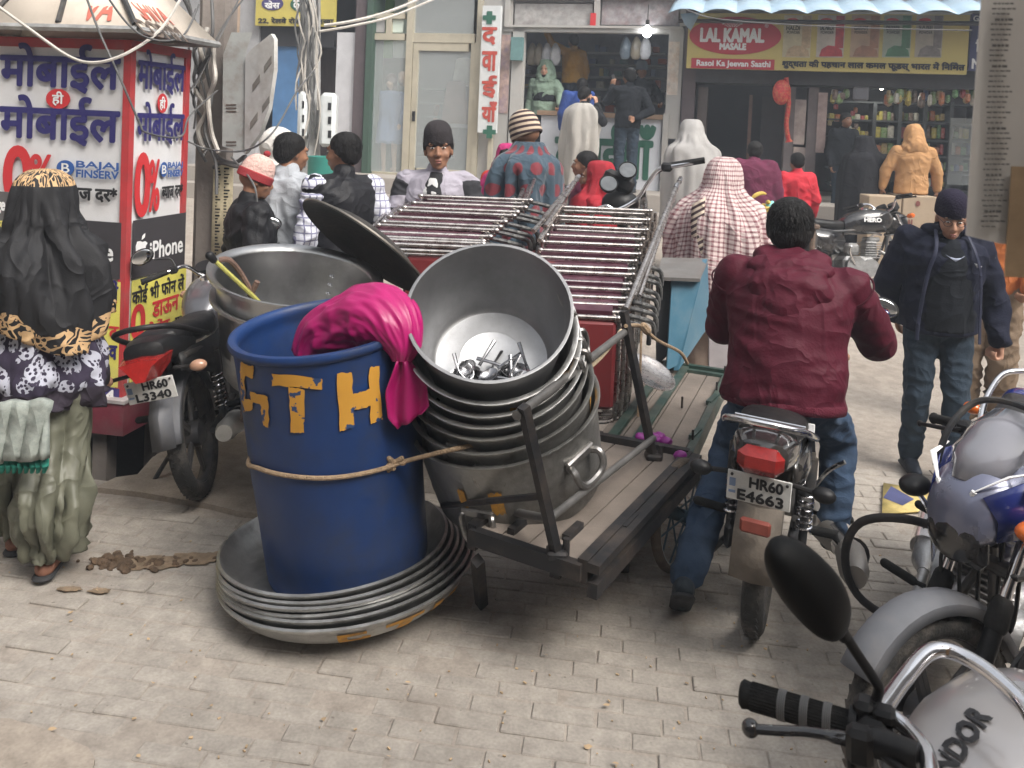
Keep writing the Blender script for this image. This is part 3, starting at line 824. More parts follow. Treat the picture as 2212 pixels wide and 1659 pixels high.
def drape(name, m, parent, rows, n=110, amp=.05, kf=7, seed=0, thick=.008, sub=7, hem=.0, a0=0.0, head=0.0, closed=True, arc=None, k=1.0, fold=1.0):
    rows = [tuple(c * k for c in r) for r in rows]
    """cloth lofted through (x, y, z, rx, ry) rings; folds deepen towards the hem; UV in metres"""
    P = [Vector((r[0], r[1], r[2])) for r in rows]; Q = [Vector((r[3], r[4], 0)) for r in rows]
    P = smooth_path(P, sub); Q = smooth_path(Q, sub); M_ = len(P)
    rr = random.Random(seed); ph = [rr.uniform(0, 6.28) for _ in range(6)]
    out = []; uvs = []; vlen = 0.0
    for i in range(M_):
        t_ = i / (M_ - 1); g = amp * (head + (1 - head) * t_ ** 1.2)
        if i: vlen += (P[i] - P[i - 1]).length * .5 + .5 * math.hypot((P[i] - P[i - 1]).length, (Q[i] - Q[i - 1]).length)
        row = []; uv = []; ul = 0.0; prev = None
        for j in range(n + (0 if closed else 1)):
            t = a0 + 2 * pi * j / n if closed else arc[0] + (arc[1] - arc[0]) * j / n
            f = math.sin(kf * t + ph[0] + 1.3 * math.sin(2 * t + ph[1] + 2.0 * t_)) * .55 + math.sin((kf * 1.7) * t + ph[2] - 3 * t_) * .28 + mnoise.noise(V(math.cos(t) * 2.2, math.sin(t) * 2.2, t_ * 3 + seed)) * .9
            w_ = max(min((t_ - .30) / .25, 1), .12 if t_ > .06 else 0)
            cr = 1 - abs(mnoise.noise(V(math.cos(t) * 2.6 + seed, math.sin(t) * 2.6 + t_ * .9, t_ * 2.2 + seed * .7))) * 3.4
            cr2 = 1 - abs(mnoise.noise(V(math.cos(t) * 5.2 - t_ * 1.5, math.sin(t) * 5.2 + seed, t_ * 4.5))) * 3.4
            s = 1 + (g * f * .22 + w_ * fold * (cr * .030 + cr2 * .013)) / max((Q[i].x + Q[i].y) * .5, .03)
            z = P[i].z + (hem * (math.sin(3 * t + ph[3]) * .6 + mnoise.noise(V(t * 1.5, seed, 3))) * t_ ** 3) + mnoise.noise(V(math.cos(t) * 3, math.sin(t) * 3, t_ * 5 + seed)) * .012 * t_
            q = Vector((P[i].x + Q[i].x * s * math.cos(t), P[i].y + Q[i].y * s * math.sin(t), z))
            row.append(q); uv.append((t * (.30 + .0 * t_), -vlen))
        uv.append(((a0 + 2 * pi) * .30, -vlen))
        out.append(row); uvs.append(uv)
    mb = MB(); mb.loft(out, closed=closed, uvs=uvs)
    if (P[0] - P[1]).length >= 0 and Q[0].length < .06 and closed: mb.f.append(tuple(range(n - 1, -1, -1))); mb.mi.append(0)
    return mb.build(name, m, parent, solid=thick, sharp=0)
def beanie(m, parent, HM, k=1.0, tall=.15, tilt=-12, rim=None, q=1.0, base=.005):
    B = HM @ Matrix.Translation((0, -.010 * k, 0)) @ Matrix.Rotation(R(tilt), 4, 'X') @ Matrix.Diagonal((.93, 1.17, 1, 1))
    mb = MB(); pr = [(.086, base - .012), (.091, base - .006), (.092, base + .02), (.0905, base + .035)]
    for i in range(9):
        a = pi / 2 * i / 8; pr.append((.0895 * math.cos(a) ** .75 if i < 8 else 0, base + .04 + (tall - .045) * math.sin(a)))
    rows = []; uvs = []
    mb.lathe([(r * k * q, z * k) for r, z in pr], 36, M=B, wob=lambda t, i: .008 * math.sin(18 * t))
    o = mb.build('beanie', m, parent, sharp=0)
    if rim:
        mb = MB(); mb.lathe([(.088 * k * q, (base - .016) * k), (.096 * k * q, (base - .01) * k), (.097 * k * q, (base + .035) * k), (.09 * k * q, (base + .042) * k)], 36, M=B); mb.build('beanie_band', rim, o)
    return o
# ------------------------------------------------------------------ ground
from mathutils.geometry import tessellate_polygon
def ground_mat(name, col, dust, sc=1.0, bump=.35, crack=True):
    m = bpy.data.materials.new(name); m.use_nodes = True; nt = m.node_tree; n = nt.nodes; L = nt.links.new; b = n['Principled BSDF']
    tc = n.new('ShaderNodeTexCoord'); gm = n.new('ShaderNodeNewGeometry'); src = gm.outputs['Position']
    oi = n.new('ShaderNodeObjectInfo')
    a = nnoise(n, L, src, 1.3 * sc, 8); f = nnoise(n, L, src, 14 * sc, 8); g = nnoise(n, L, src, 90, 4)
    mr = n.new('ShaderNodeMapRange'); mr.inputs['From Min'].default_value = .35; mr.inputs['From Max'].default_value = .68; L(a, mr.inputs[0])
    c = nmix(n, L, mr.outputs[0], col, dust)
    mf = n.new('ShaderNodeMapRange'); mf.inputs['From Min'].default_value = .3; mf.inputs['From Max'].default_value = .7; mf.inputs['To Min'].default_value = .82; mf.inputs['To Max'].default_value = 1.14; L(f, mf.inputs[0])
    mg = n.new('ShaderNodeMapRange'); mg.inputs['From Min'].default_value = .3; mg.inputs['From Max'].default_value = .7; mg.inputs['To Min'].default_value = .88; mg.inputs['To Max'].default_value = 1.1; L(g, mg.inputs[0])
    mo = n.new('ShaderNodeMapRange'); mo.inputs['To Min'].default_value = .95; mo.inputs['To Max'].default_value = 1.04; L(oi.outputs['Random'], mo.inputs[0])
    mu = nmath(n, L, 'MULTIPLY', nmath(n, L, 'MULTIPLY', mf.outputs[0], mg.outputs[0]), mo.outputs[0])
    mx = n.new('ShaderNodeMix'); mx.data_type = 'RGBA'; mx.blend_type = 'MULTIPLY'; mx.inputs['Factor'].default_value = 1; L(c, mx.inputs['A']); L(mu, mx.inputs['B'])
    st = nnoise(n, L, src, 2.6, 9); ms_ = n.new('ShaderNodeMapRange'); ms_.inputs['From Min'].default_value = .56; ms_.inputs['From Max'].default_value = .74; ms_.inputs['To Max'].default_value = .5; L(st, ms_.inputs[0])
    sp = nnoise(n, L, src, 38, 2); mp_ = n.new('ShaderNodeMapRange'); mp_.inputs['From Min'].default_value = .70; mp_.inputs['From Max'].default_value = .76; mp_.inputs['To Max'].default_value = .55; L(sp, mp_.inputs[0])
    fin = nmix(n, L, mp_.outputs[0], nmix(n, L, ms_.outputs[0], mx.outputs['Result'], (.17, .14, .115)), (.09, .07, .055))
    L(fin, b.inputs['Base Color']); b.inputs['Roughness'].default_value = .92; b.inputs['Specular IOR Level'].default_value = .25
    bp = n.new('ShaderNodeBump'); bp.inputs['Strength'].default_value = bump; bp.inputs['Distance'].default_value = .008
    L(nmath(n, L, 'ADD', f, nmath(n, L, 'MULTIPLY', g, .5)), bp.inputs['Height']); L(bp.outputs[0], b.inputs['Normal'])
    return m
M_dust = ground_mat('street_dust', (.30, .262, .225), (.36, .32, .278))
M_paver = ground_mat('dusty_paver', (.315, .285, .25), (.385, .35, .31))
M_cement = ground_mat('cement_apron', (.30, .255, .21), (.37, .32, .27), bump=.2)
pit = [gnd(60, 1075), gnd(200, 1052), gnd(245, 1035), gnd(292, 1028), gnd(330, 985), gnd(400, 955), V(-1.75, 5.0, 0), V(-1.75, 5.4, 0), V(-3.6, 5.4, 0), V(-3.6, 4.0, 0)]
outer = [V(-16, -8, 0), V(16, -8, 0), V(16, 5.5, 0), V(-16, 5.5, 0)]
mb = MB(); P2 = [outer, pit]; tri = tessellate_polygon(P2); allp = outer + pit
mb.add([(p.x, p.y, -.0048) for p in allp], tri)
rows = []
for i in range(25):
    y = 5.5 + i * .35; rows.append([(x, y, gz(y) - .0048) for x in (-16, -8, -4, 0, 4, 8, 16)])
mb.loft(rows, closed=False)
mb.loft([[(-16, 13.9, .49), (16, 13.9, .49)], [(-16, 19, .49), (16, 19, .49)]], closed=False)
GROUND = struct(mb.build('street_ground', M_dust))
# fix winding so every sheet looks up
bm = bmesh.new(); bm.from_mesh(GROUND.data)
for f in bm.faces:
    if f.normal.z < 0: f.normal_flip()
bm.to_mesh(GROUND.data); bm.free()
mb = MB()
mm = [(p.x, p.y) for p in pit]
mb.add([(x, y, -.02) for x, y in mm] + [(x, y, -.7) for x, y in mm], [(i, (i + 1) % len(mm), len(mm) + (i + 1) % len(mm), len(mm) + i) for i in range(len(mm))] + [tuple(range(len(mm), 2 * len(mm)))])
struct(mb.build('drain_pit', mat('black_drain_lining', (.02, .018, .016), .8, var=.4, vs=3, bump=.5, bs=10)))  # near-black pit walls and floor, read as a dark void
apron = [gnd(205, 1062), gnd(300, 1072), gnd(390, 1088), gnd(450, 1098), gnd(520, 1115), gnd(600, 1122), gnd(700, 1060), gnd(720, 980), V(-1.0, 5.4, 0), V(-1.7, 5.4, 0), gnd(410, 950), gnd(338, 990), gnd(300, 1033), gnd(250, 1040)]
mb = MB(); mb.prism([(p.x, p.y) for p in apron], .028); struct(mb.build('cement_apron', M_cement, loc=(0, 0, -.006)))
slab = [gnd(-60, 1560), gnd(20, 1563), gnd(95, 1585), gnd(140, 1605), gnd(190, 1625), gnd(205, 1650), gnd(190, 1720), gnd(-60, 1720)]
mb = MB(); mb.prism([(p.x, p.y) for p in slab], .022); struct(mb.build('concrete_patch', M_cement, loc=(0, 0, -.006)))
far_line = [gnd(x_, y_) for x_, y_ in ((560, 1010), (1500, 1017), (1800, 1030), (2212, 1040))]
# brick pavers, running bond
def inside(p, poly):
    c = False; j = len(poly) - 1
    for i in range(len(poly)):
        a, b = poly[i], poly[j]
        if (a.y > p[1]) != (b.y > p[1]) and p[0] < (b.x - a.x) * (p[1] - a.y) / (b.y - a.y) + a.x: c = not c
        j = i
    return c
mb = MB(); mb.box((0, 0, 0), (.199, .0735, .03), ch=.004); t = mb.build('paver', M_paver); PAVER = t.data; bpy.data.objects.remove(t)
pr = random.Random(3); cand = []
ang = R(-7.5); e1 = V(math.cos(ang), math.sin(ang), 0); e2 = V(-math.sin(ang), math.cos(ang), 0)
for r_ in range(-4, 54):
    for c_ in range(-24, 27):
        off = (.5 if r_ % 2 else 0) + .08 * math.sin(r_ * 1.7)
        p = e1 * ((c_ + off) * .204) + e2 * (r_ * .0785 + 1.9)
        if not (1.9 < p.y < 4.66 + .02 * p.x): continue
        d = CAMROT.transposed() @ (p - V(0, 0, CAM_H))
        u = PU - FOC * d.x / d.z; v = PV + FOC * d.y / d.z
        if not (-80 < u < 2300 and 850 < v < 1740): continue
        if inside(p, apron) or inside(p, slab) or inside(p, pit): continue
        hid = (p - V(-.58, 3.38, 0)).length < .40
        if hid: continue
        cand.append((p.y + abs(p.x) * .15, p))
cand.sort(key=lambda q: q[0])
rest = MB()
for i, (q, p) in enumerate(cand):
    rot = ang + pr.gauss(0, .012); dz = pr.gauss(-.0160, .0022) - (.006 if pr.random() < .04 else 0); tx, ty = pr.gauss(0, .010), pr.gauss(0, .015); p = p + V(pr.gauss(0, .002), pr.gauss(0, .002), 0)
    if i < 300:
        o = bpy.data.objects.new('paver', PAVER); o.location = (p.x, p.y, dz); o.rotation_euler = (tx, ty, rot); o.parent = GROUND; COL.objects.link(o)
    else:
        rest.box((p.x, p.y, dz), (.199, .0735, .03), (tx, ty, rot), ch=.004)
o = stuff(rest.build('more_pavers', M_paver, GROUND))
# litter and dried mud
lr = random.Random(11); mb = MB()
for u, v in [(905, 1805), (330, 1085), (470, 1130), (620, 1200), (240, 1790), (60, 1620), (112, 1580), (320, 1385), (210, 1800 - 520), (330, 1480), (455, 1530), (1270, 1620), (1455, 1580), (1560, 1400), (700, 1560), (150, 1330), (1310, 1530), (880, 1480), (1180, 1420), (840, 1640), (300, 1640), (1330, 1655)]:
    if v > 1660: continue
    p = gnd(u, v); s = lr.uniform(.006, .013); a = lr.uniform(0, 6)
    pts = [(math.cos(a + t) * s * lr.uniform(.6, 1.3), math.sin(a + t) * s * .6, lr.uniform(.0, .008)) for t in (0, 1.2, 2.6, 3.9, 5.1)]
    mb.add([(p.x + x, p.y + y, .006 + z) for x, y, z in pts], [(0, 1, 2, 3, 4)])
for k_ in range(120):
    p = gnd(lr.uniform(-20, 2100), 1100 + 560 * lr.random() ** .7); s = lr.uniform(.002, .006)
    mb.box((p.x, p.y, .004), (s * 2, s, .003), (lr.uniform(-.4, .4), 0, lr.uniform(0, 3)))
o = stuff(mb.build('scattered_litter', mat('dry_leaf', (.42, .30, .18), .8, var=.4, vs=5))); tag(o, 'small dry leaves and scraps scattered over the pavers', 'litter')
mb = MB(); c = gnd(300, 1212)
for i in range(70):
    a = lr.uniform(0, 6.28); q = lr.random() ** .5
    p = gnd(245 + lr.gauss(0, 32), 1218 + lr.gauss(0, 9)) if i < 36 else gnd(340 + lr.gauss(0, 45), 1214 + lr.gauss(0, 8) - (lr.random() - .5) * 10)
    s = lr.uniform(.010, .026) * (1 if i < 36 else .7); mb.ell((p.x, p.y, s * .25), (s * lr.uniform(.8, 1.5), s * lr.uniform(.6, 1.1), s * .6), (lr.uniform(-.5, .5), lr.uniform(-.5, .5), a), nu=7, nv=5)
o = mb.build('dried_dung', mat('dried_dung', (.10, .065, .04), .9, var=.5, vs=30, bump=.8, bs=60)); tag(o, 'crumbled patch of dried brown dung on the pavers at left', 'dung')
for cu, cv, wu, wv in ((330, 1216, 62, 15), (410, 1210, 60, 13), (470, 1203, 38, 9), (290, 1224, 40, 10), (150, 1275, 26, 5), (215, 1280, 22, 5)):
    mb = MB(); pts = []
    for j in range(30):
        a_ = 2 * pi * j / 30; r_ = 1 + .45 * mnoise.noise(V(math.cos(a_) * 2.2, math.sin(a_) * 2.2, cu * .1)) + lr.uniform(-.08, .08); pts.append(gnd(cu + math.cos(a_) * wu * r_, cv - math.sin(a_) * wv * r_))
    mb.prism([(p.x, p.y) for p in pts], .0025, M=Matrix.Translation((0, 0, .0015 + .0008 * (cu % 7)))); struct(mb.build('mud_stain', mat('brown_mud', (.22, .16, .105), .9, var=.45, vs=14, bump=.6, bs=60)))
mb = MB(); c = gnd(1950, 1085, .004)
mb.add([tuple(gnd(a, b, .012)) for a, b in ((1908, 1045), (2010, 1062), (2000, 1105), (1905, 1112))], [(0, 1, 2, 3)])
o = mb.build('flattened_sack', mat('yellow_sack', (.55, .43, .16), .7, var=.3, vs=14, bump=.3, bs=20), solid=.006); tag(o, 'flattened yellow printed sack lying on the ground behind the blue bike', 'sack')
mb = MB(); mb.add([tuple(gnd(a, b, .02)) for a, b in ((1908, 1075), (1925, 1050), (1975, 1078), (1950, 1092))], [(0, 1, 2, 3)]); mb.build('printed_patch', mat('sack_print', (.08, .09, .2), .6, var=.3), o)

# ------------------------------------------------------------------ printed faces
class Face:
    def __init__(s, p, xd, n): s.p = Vector(p); s.x = Vector(xd).normalized(); s.n = Vector(n).normalized(); s.y = s.n.cross(s.x).normalized()
    def loc(s, u, v, d=0.0):
        q = onpl(u, v, s.p + s.n * d, s.n) - s.p
        return q.dot(s.x), q.dot(s.y)
    def M(s, a, b, d): return Matrix.Translation(s.p + s.x * a + s.y * b + s.n * d) @ Matrix((s.x, s.y, s.n)).transposed().to_4x4()
    def rect(s, u0, v0, u1, v1, d=0.0):
        um, vm = (u0 + u1) / 2, (v0 + v1) / 2
        a0 = s.loc(u0, vm, d)[0]; a1 = s.loc(u1, vm, d)[0]; b1 = s.loc(um, v0, d)[1]; b0 = s.loc(um, v1, d)[1]
        return a0, a1, b0, b1
    def panel(s, mb, u0, v0, u1, v1, d=0.0, t=.003, ch=0.0):
        a0, a1, b0, b1 = s.rect(u0, v0, u1, v1, d)
        mb.box(((a0 + a1) / 2, (b0 + b1) / 2, -t / 2), (a1 - a0, b1 - b0, t), M=s.M(0, 0, d), ch=ch); return mb
    def text(s, mb, body, u0, v0, u1, v1, d=0.0, bold=.0):
        a0, a1, b0, b1 = s.rect(u0, v0, u1, v1, d)
        lettering(mb, body, s.M(a0, b0, d), a1 - a0, b1 - b0, bold=bold); return mb
    def oval(s, mb, u0, v0, u1, v1, d=0.0, t=.003, n=36):
        a0, a1, b0, b1 = s.rect(u0, v0, u1, v1, d)
        mb.prism([((a0 + a1) / 2 + (a1 - a0) / 2 * math.cos(2 * pi * j / n), (b0 + b1) / 2 + (b1 - b0) / 2 * math.sin(2 * pi * j / n)) for j in range(n)], t, M=s.M(0, 0, d - t)); return mb
    def poly(s, mb, pts, d=0.0, t=.003):
        mb.prism([s.loc(u, v, d) for u, v in pts][::-1], t, M=s.M(0, 0, d - t)); return mb
    def bx(s, name, m, u0, v0, u1, v1, d0, d1, parent=None, ch=0.0):
        a0, a1, b0, b1 = s.rect(u0, v0, u1, v1, d0); mb = MB()
        mb.box(((a0 + a1) / 2, (b0 + b1) / 2, (d0 + d1) / 2), (a1 - a0, b1 - b0, abs(d0 - d1)), M=s.M(0, 0, 0), ch=ch)
        return mb.build(name, m, parent)

# ------------------------------------------------------------------ phone kiosk at left
KC = V(-2.175, 4.72, 0); kr = V(.2, .98, 0).normalized(); kl = V(-.985, .17, 0).normalized()
FL = Face(KC, -kl, V(kl.y, -kl.x, 0) if V(kl.y, -kl.x, 0).y < 0 else V(-kl.y, kl.x, 0)); FR = Face(KC, kr, V(kr.y, -kr.x, 0))
KIOSK = thing('kiosk', 'tall white and red phone shop kiosk with blue Hindi lettering on the left', 'kiosk', (0, 0, 0))
M_flex = mat('white_flex_print', (.70, .70, .71), .55, var=.08, vs=3, bump=.35, bs=4, dirt=(.45, .42, .40), dirts=2.5, dirta=.35)
M_redframe = mat('red_painted_frame', (.42, .035, .04), .5, var=.18, vs=8, dirt=(.2, .1, .09), dirts=6, dirta=.4)
M_maroon = mat('maroon_painted_tin', (.17, .028, .045), .55, var=.3, vs=4, dirt=(.2, .16, .15), dirts=2.5, dirta=.6)
M_charcoal = mat('charcoal_print', (.04, .037, .042), .55, var=.1)
M_lemon = mat('lemon_print', (.68, .62, .12), .55, var=.06, dirt=(.4, .37, .2), dirts=3, dirta=.4)
M_navyband = mat('navy_print', (.045, .035, .16), .55, var=.1)
ztop, zb = 2.235, .205
def kbox(mb, a, b, c, d, z0, z1):
    mb.add([(*(KC + kl * b + kr * a)[:2], z0), (*(KC + kl * b + kr * c)[:2], z0), (*(KC + kl * d + kr * c)[:2], z0), (*(KC + kl * d + kr * a)[:2], z0), (*(KC + kl * b + kr * a)[:2], z1), (*(KC + kl * b + kr * c)[:2], z1), (*(KC + kl * d + kr * c)[:2], z1), (*(KC + kl * d + kr * a)[:2], z1)],
           [(3, 2, 1, 0), (4, 5, 6, 7), (0, 1, 5, 4), (1, 2, 6, 5), (2, 3, 7, 6), (3, 0, 4, 7)])
mb = MB(); kbox(mb, .012, .012, .56, 1.2, zb, ztop); mb.build('cabin_wall', M_flex, KIOSK)
mb = MB()
for a, b in ((-.004, -.004), (.53, -.004), (-.004, 1.16)): kbox(mb, a, b, a + .045, b + .045, zb, ztop)
kbox(mb, -.006, -.006, .58, 1.22, ztop - .035, ztop + .02); mb.build('red_frame', M_redframe, KIOSK)
mb = MB(); kbox(mb, -.05, -.05, .62, 1.25, .01, .205); mb.build('base', M_maroon, KIOSK)
mb = MB(); kbox(mb, -.058, -.058, .63, 1.26, .195, .214); mb.build('base_trim', mat('dusty_trim', (.4, .36, .36), .7, var=.3), KIOSK)
for a, b in ((.02, .1), (.5, .1), (.02, 1.0), (.5, 1.0)): mb = MB(); kbox(mb, a, b, a + .09, b + .09, -.69, .012); mb.build('leg', M_conc, KIOSK)
D1 = .004
mb = MB(); FL.panel(mb, -40, 471, 261, 592, D1); FR.panel(mb, 287, 468, 400, 588, D1); mb.build('phone_panel', M_charcoal, KIOSK)
mb = MB(); FL.panel(mb, -40, 597, 258, 822, D1); FR.panel(mb, 283, 592, 399, 800, D1); mb.build('offer_panel', M_lemon, KIOSK)
mb = MB(); FL.panel(mb, -40, 824, 258, 864, D1); FR.panel(mb, 276, 822, 398, 848, D1); mb.build('number_panel', M_navyband, KIOSK)
D2 = .0065
mb = MB()
FL.text(mb, 'मोबाईल', 2, 97, 258, 198, D2, .008); FL.text(mb, 'मोबाईल', 1, 210, 257, 311, D2, .008)
FR.text(mb, 'मोबाईल', 299, 113, 399, 203, D2, .0055); FR.text(mb, 'मोबाईल', 297, 223, 397, 312, D2, .0055)
FL.text(mb, 'लें', 236, 606, 255, 650, D2, .003); FL.text(mb, 'CK व', 194, 742, 252, 774, D2, .004); FL.text(mb, 'पर', 192, 786, 214, 812, D2, .003)
mb.build('lettering', M_navy_ink, KIOSK)
mb = MB(); FL.text(mb, '{ब}याज दर*', 130, 404, 252, 434, D2, .004); FR.text(mb, '{ब}याज दर*', 350, 398, 394, 428, D2, .003)
FR.text(mb, 'कोई भी फोन लें', 286, 606, 397, 645, D2, .003); FR.text(mb, 'पायें', 281, 748, 315, 772, D2, .002); FR.text(mb, 'आकर्षक', 300, 785, 390, 806, D2, .002); FR.text(mb, 'पर', 378, 684, 394, 700, D2, .002); mb.build('lettering', M_ink, KIOSK)
mb = MB(); FL.oval(mb, 99, 192, 151, 235, D2); FR.oval(mb, 341, 202, 362, 244, D2); mb.build('red_disc', M_red_ink, KIOSK)
mb = MB(); FL.text(mb, 'ही', 113, 198, 137, 228, D2 + .002, .002); FR.text(mb, 'ही', 345, 209, 357, 238, D2 + .002, .002)
FL.text(mb, 'iPhone', 108, 520, 244, 560, D2, .003); FR.text(mb, 'iPhone', 324, 516, 394, 552, D2, .003)
FL.text(mb, '99924 70644', 20, 832, 247, 858, D2, .004); FR.text(mb, 'M. 70', 280, 824, 330, 846, D2, .003)
mb.build('lettering', M_white_ink, KIOSK)
mb = MB(); FR.poly(mb, [(294, 545), (300, 558), (305, 563), (308, 561), (312, 563), (317, 555), (319, 548), (315, 540), (315, 531), (319, 525), (314, 521), (308, 523), (304, 521), (297, 522), (294, 532)], D2)
FR.poly(mb, [(307, 518), (308, 510), (314, 504), (313, 513)], D2); mb.build('fruit_emblem', M_white_ink, KIOSK)
mb = MB(); FL.text(mb, 'BAJAJ', 165, 350, 256, 368, D2, .002); FL.text(mb, 'FINSERV', 165, 369, 256, 385, D2, .002); FR.text(mb, 'BAJAJ', 363, 350, 394, 365, D2, .002); FR.text(mb, 'FINSERV', 363, 367, 394, 381, D2, .002)
FL.oval(mb, 122, 346, 160, 380, D2); FR.oval(mb, 347, 350, 362, 382, D2); mb.build('finance_emblem', M_blue_ink, KIOSK)
mb = MB(); FL.text(mb, 'B', 133, 353, 150, 373, D2 + .002, .001); FR.text(mb, 'B', 350, 357, 359, 375, D2 + .002, .001); mb.build('emblem_letter', M_white_ink, KIOSK)
# big red zero percent, raised look in two tones
mb = MB(); FL.text(mb, '0', 10, 318, 66, 440, D2, .012); FL.text(mb, '%', 66, 335, 112, 405, D2, .006); FR.text(mb, '0', 293, 333, 322, 465, D2, .012); FR.text(mb, '%', 322, 346, 344, 455, D2, .006)
FL.text(mb, 'डाऊन', 215, 650, 252, 672, D2, .002); FR.text(mb, 'डाऊन', 330, 645, 385, 676, D2, .004); FR.text(mb, '0', 284, 660, 312, 730, D2, .008); FR.text(mb, 'पेमेंट', 318, 690, 366, 716, D2, .003); FL.text(mb, 'ट', 236, 706, 256, 730, D2, .003)
mb.build('red_lettering', M_red_ink, KIOSK)
# canopy: slanted flex sheets on an iron frame, eaves proud of the cabin
M_cream = mat('cream_flex_sheet', (.62, .55, .47), .6, var=.1, vs=3, dirt=(.36, .29, .22), dirts=2, dirta=.5)
def kp(a, b, z): return KC + kl * b + kr * a + V(0, 0, z)
A0, A1, B0, B1 = -.14, .66, -.14, 1.3
mb = MB(); e = .72; ap = kp(.26, .5, 2.31 + .62)
for q0, q1 in (((A0, B0), (A0, B1)), ((A0, B0), (A1, B0)), ((A1, B0), (A1, B1)), ((A0, B1), (A1, B1))):
    mb.loft([[kp(*q0, 2.31), kp(*q1, 2.31)], [ap + (kp(*q0, 2.93) - ap) * .12, ap + (kp(*q1, 2.93) - ap) * .12]], closed=False)
mb.build('canopy_sheet', M_cream, KIOSK, solid=.006)
for q0, q1 in (((A0, B0), (A0, B1)), ((A0, B0), (A1, B0)), ((A1, B0), (A1, B1)), ((A0, B1), (A1, B1))):
    mb = MB(); mb.tube([kp(*q0, 2.30), kp(*q1, 2.30)], .022, 6); mb.build('eave_rail', mat('grey_galvanised', (.45, .45, .44), .5, .6, var=.25, dirt=(.15, .13, .12), dirts=10, dirta=.5), KIOSK)
for q in ((A0, .35), (A0, .8), (A0, B0 + .02), (A1, .3)): mb = MB(); mb.tube([kp(*q, 2.33), ap + (kp(*q, 2.9) - ap) * .1 + V(0, 0, .03)], .017, 6); mb.build('canopy_strut', M_steeldark, KIOSK)
cn = (kp(A0, B1, 2.31) - kp(A0, B0, 2.31)).cross(ap - kp(A0, B0, 2.31)).normalized()
cn = cn if cn.y < 0 else -cn
FC = Face(kp(A0, B0, 2.31), -kl, cn); mb = MB(); FC.text(mb, 'VA', 185, -5, 250, 44, .012, .006); mb.build('canopy_lettering', mat('faded_red_print', (.5, .14, .1), .7, var=.2), KIOSK)
cn2 = (kp(A1, B0, 2.31) - kp(A0, B0, 2.31)).cross(ap - kp(A0, B0, 2.31)).normalized(); cn2 = cn2 if cn2.x > 0 else -cn2
FC2 = Face(kp(A0, B0, 2.31), kr, cn2); mb = MB(); FC2.text(mb, 'SHIVA', 300, 8, 352, 44, .012, .003); mb.build('canopy_lettering', mat('faded_red_print', (.5, .14, .1), .7, var=.2), KIOSK)
mb = MB(); FC2.text(mb, 'COMM', 306, 52, 385, 80, .012, .004); mb.build('canopy_lettering', mat('brown_print', (.1, .075, .06), .7, var=.2), KIOSK)
# exchange-offer board behind the woman
BRD = thing('offer_board', 'grey exchange offer board with yellow line leaning at the kiosk, left edge', 'board', (0, 0, 0)); FB = Face(KC + V(0, -.35, 0), -kl, FL.n)
mb = MB(); FB.panel(mb, -60, 414, 64, 640, 0, .012); mb.build('board_panel', mat('grey_board', (.10, .095, .095), .6, var=.15), BRD)
mb = MB(); FB.text(mb, 'Exchange Offer', -62, 428, 61, 462, .003, .003); mb.build('lettering', M_white_ink, BRD)
mb = MB(); FB.text(mb, 'नये व पुराने', -30, 472, 58, 500, .003, .003); mb.build('lettering', M_lemon, BRD)
for o_ in BRD.children: o_.location = (0, 0, 0)
mb = MB(); a0, a1, b0, b1 = FB.rect(-60, 414, 64, 640); 
for a in (a0 + .05, a1 - .05): mb.tube([FB.M(a, b0 + .02, -.02) @ V(0, 0, 0), V(*(FB.M(a, 0, -.02) @ V(0, 0, 0))[:2], -.006)], .012, 6)
mb.build('board_leg', M_steeldark, BRD)

# ------------------------------------------------------------------ poles, meter cabinets, cables
mb = MB(); p = at(452, 700, 5.75); mb.box((p.x, p.y, 1.9), (.21, .2, 3.8), ch=.03)
POLE = thing('electric_pole', 'grey concrete electric pole wrapped in loose cables behind the kiosk', 'pole', (0, 0, 0)); mb.build('shaft', M_conc, POLE)
p = at(500, 60, 5.95); mb = MB(); mb.box((p.x - .02, p.y, 2.9), (.13, .12, 2.0), ch=.02); mb.build('upper_shaft', mat('sandy_plaster', (.36, .27, .2), .9, var=.25, bump=.3), POLE)
CAB = thing('meter_cabinet', 'large off-white electric meter cabinet with its door hanging open on the pole', 'meter cabinet', (0, 0, 0))
M_cab = mat('offwhite_painted_metal', (.56, .56, .54), .5, var=.12, vs=4, bump=.1, bs=30, dirt=(.2, .16, .12), dirts=5, dirta=.5)
q = [at(497, 68, 5.45), at(555, 66, 5.62), at(478, 112, 5.45), at(477, 318, 5.45), at(528, 334, 5.45)]
cx = at(507, 210, 5.55)
mb = MB()
ring = lambda Y, du: [at(482 + du, 118, Y), at(500 + du, 70, Y), at(545 + du, 70, Y), at(532 + du, 112, Y), at(528 + du, 330, Y), at(480 + du, 316, Y)]
mb.loft([ring(5.38, 0), ring(5.58, 0)]); o_ = len(mb.v); mb.f += [(5, 4, 3, 2, 1, 0), (6, 7, 8, 9, 10, 11)]; mb.mi += [0, 0]
mb.build('case', mat('grey_painted_metal', (.30, .31, .30), .5, var=.15, vs=4, dirt=(.14, .08, .05), dirts=6, dirta=.6), CAB)
d0 = [at(530, 122, 5.36), at(545, 105, 5.33), at(585, 73, 5.22), at(592, 84, 5.22), at(592, 150, 5.22), at(580, 235, 5.24), at(560, 290, 5.27), at(528, 333, 5.36)]
nn = (d0[7] - d0[0]).cross(d0[3] - d0[0]).normalized(); nn = nn if nn.y < 0 else -nn
mb = MB(); mb.add([tuple(v) for v in d0] + [tuple(v - nn * .03) for v in d0], [tuple(range(8)), tuple(range(15, 7, -1))] + [(i, 8 + i, 8 + (i + 1) % 8, (i + 1) % 8) for i in range(8)])
mb.build('door', M_cab, CAB)
FD = Face(d0[0], (d0[3] - d0[0]).normalized(), nn)
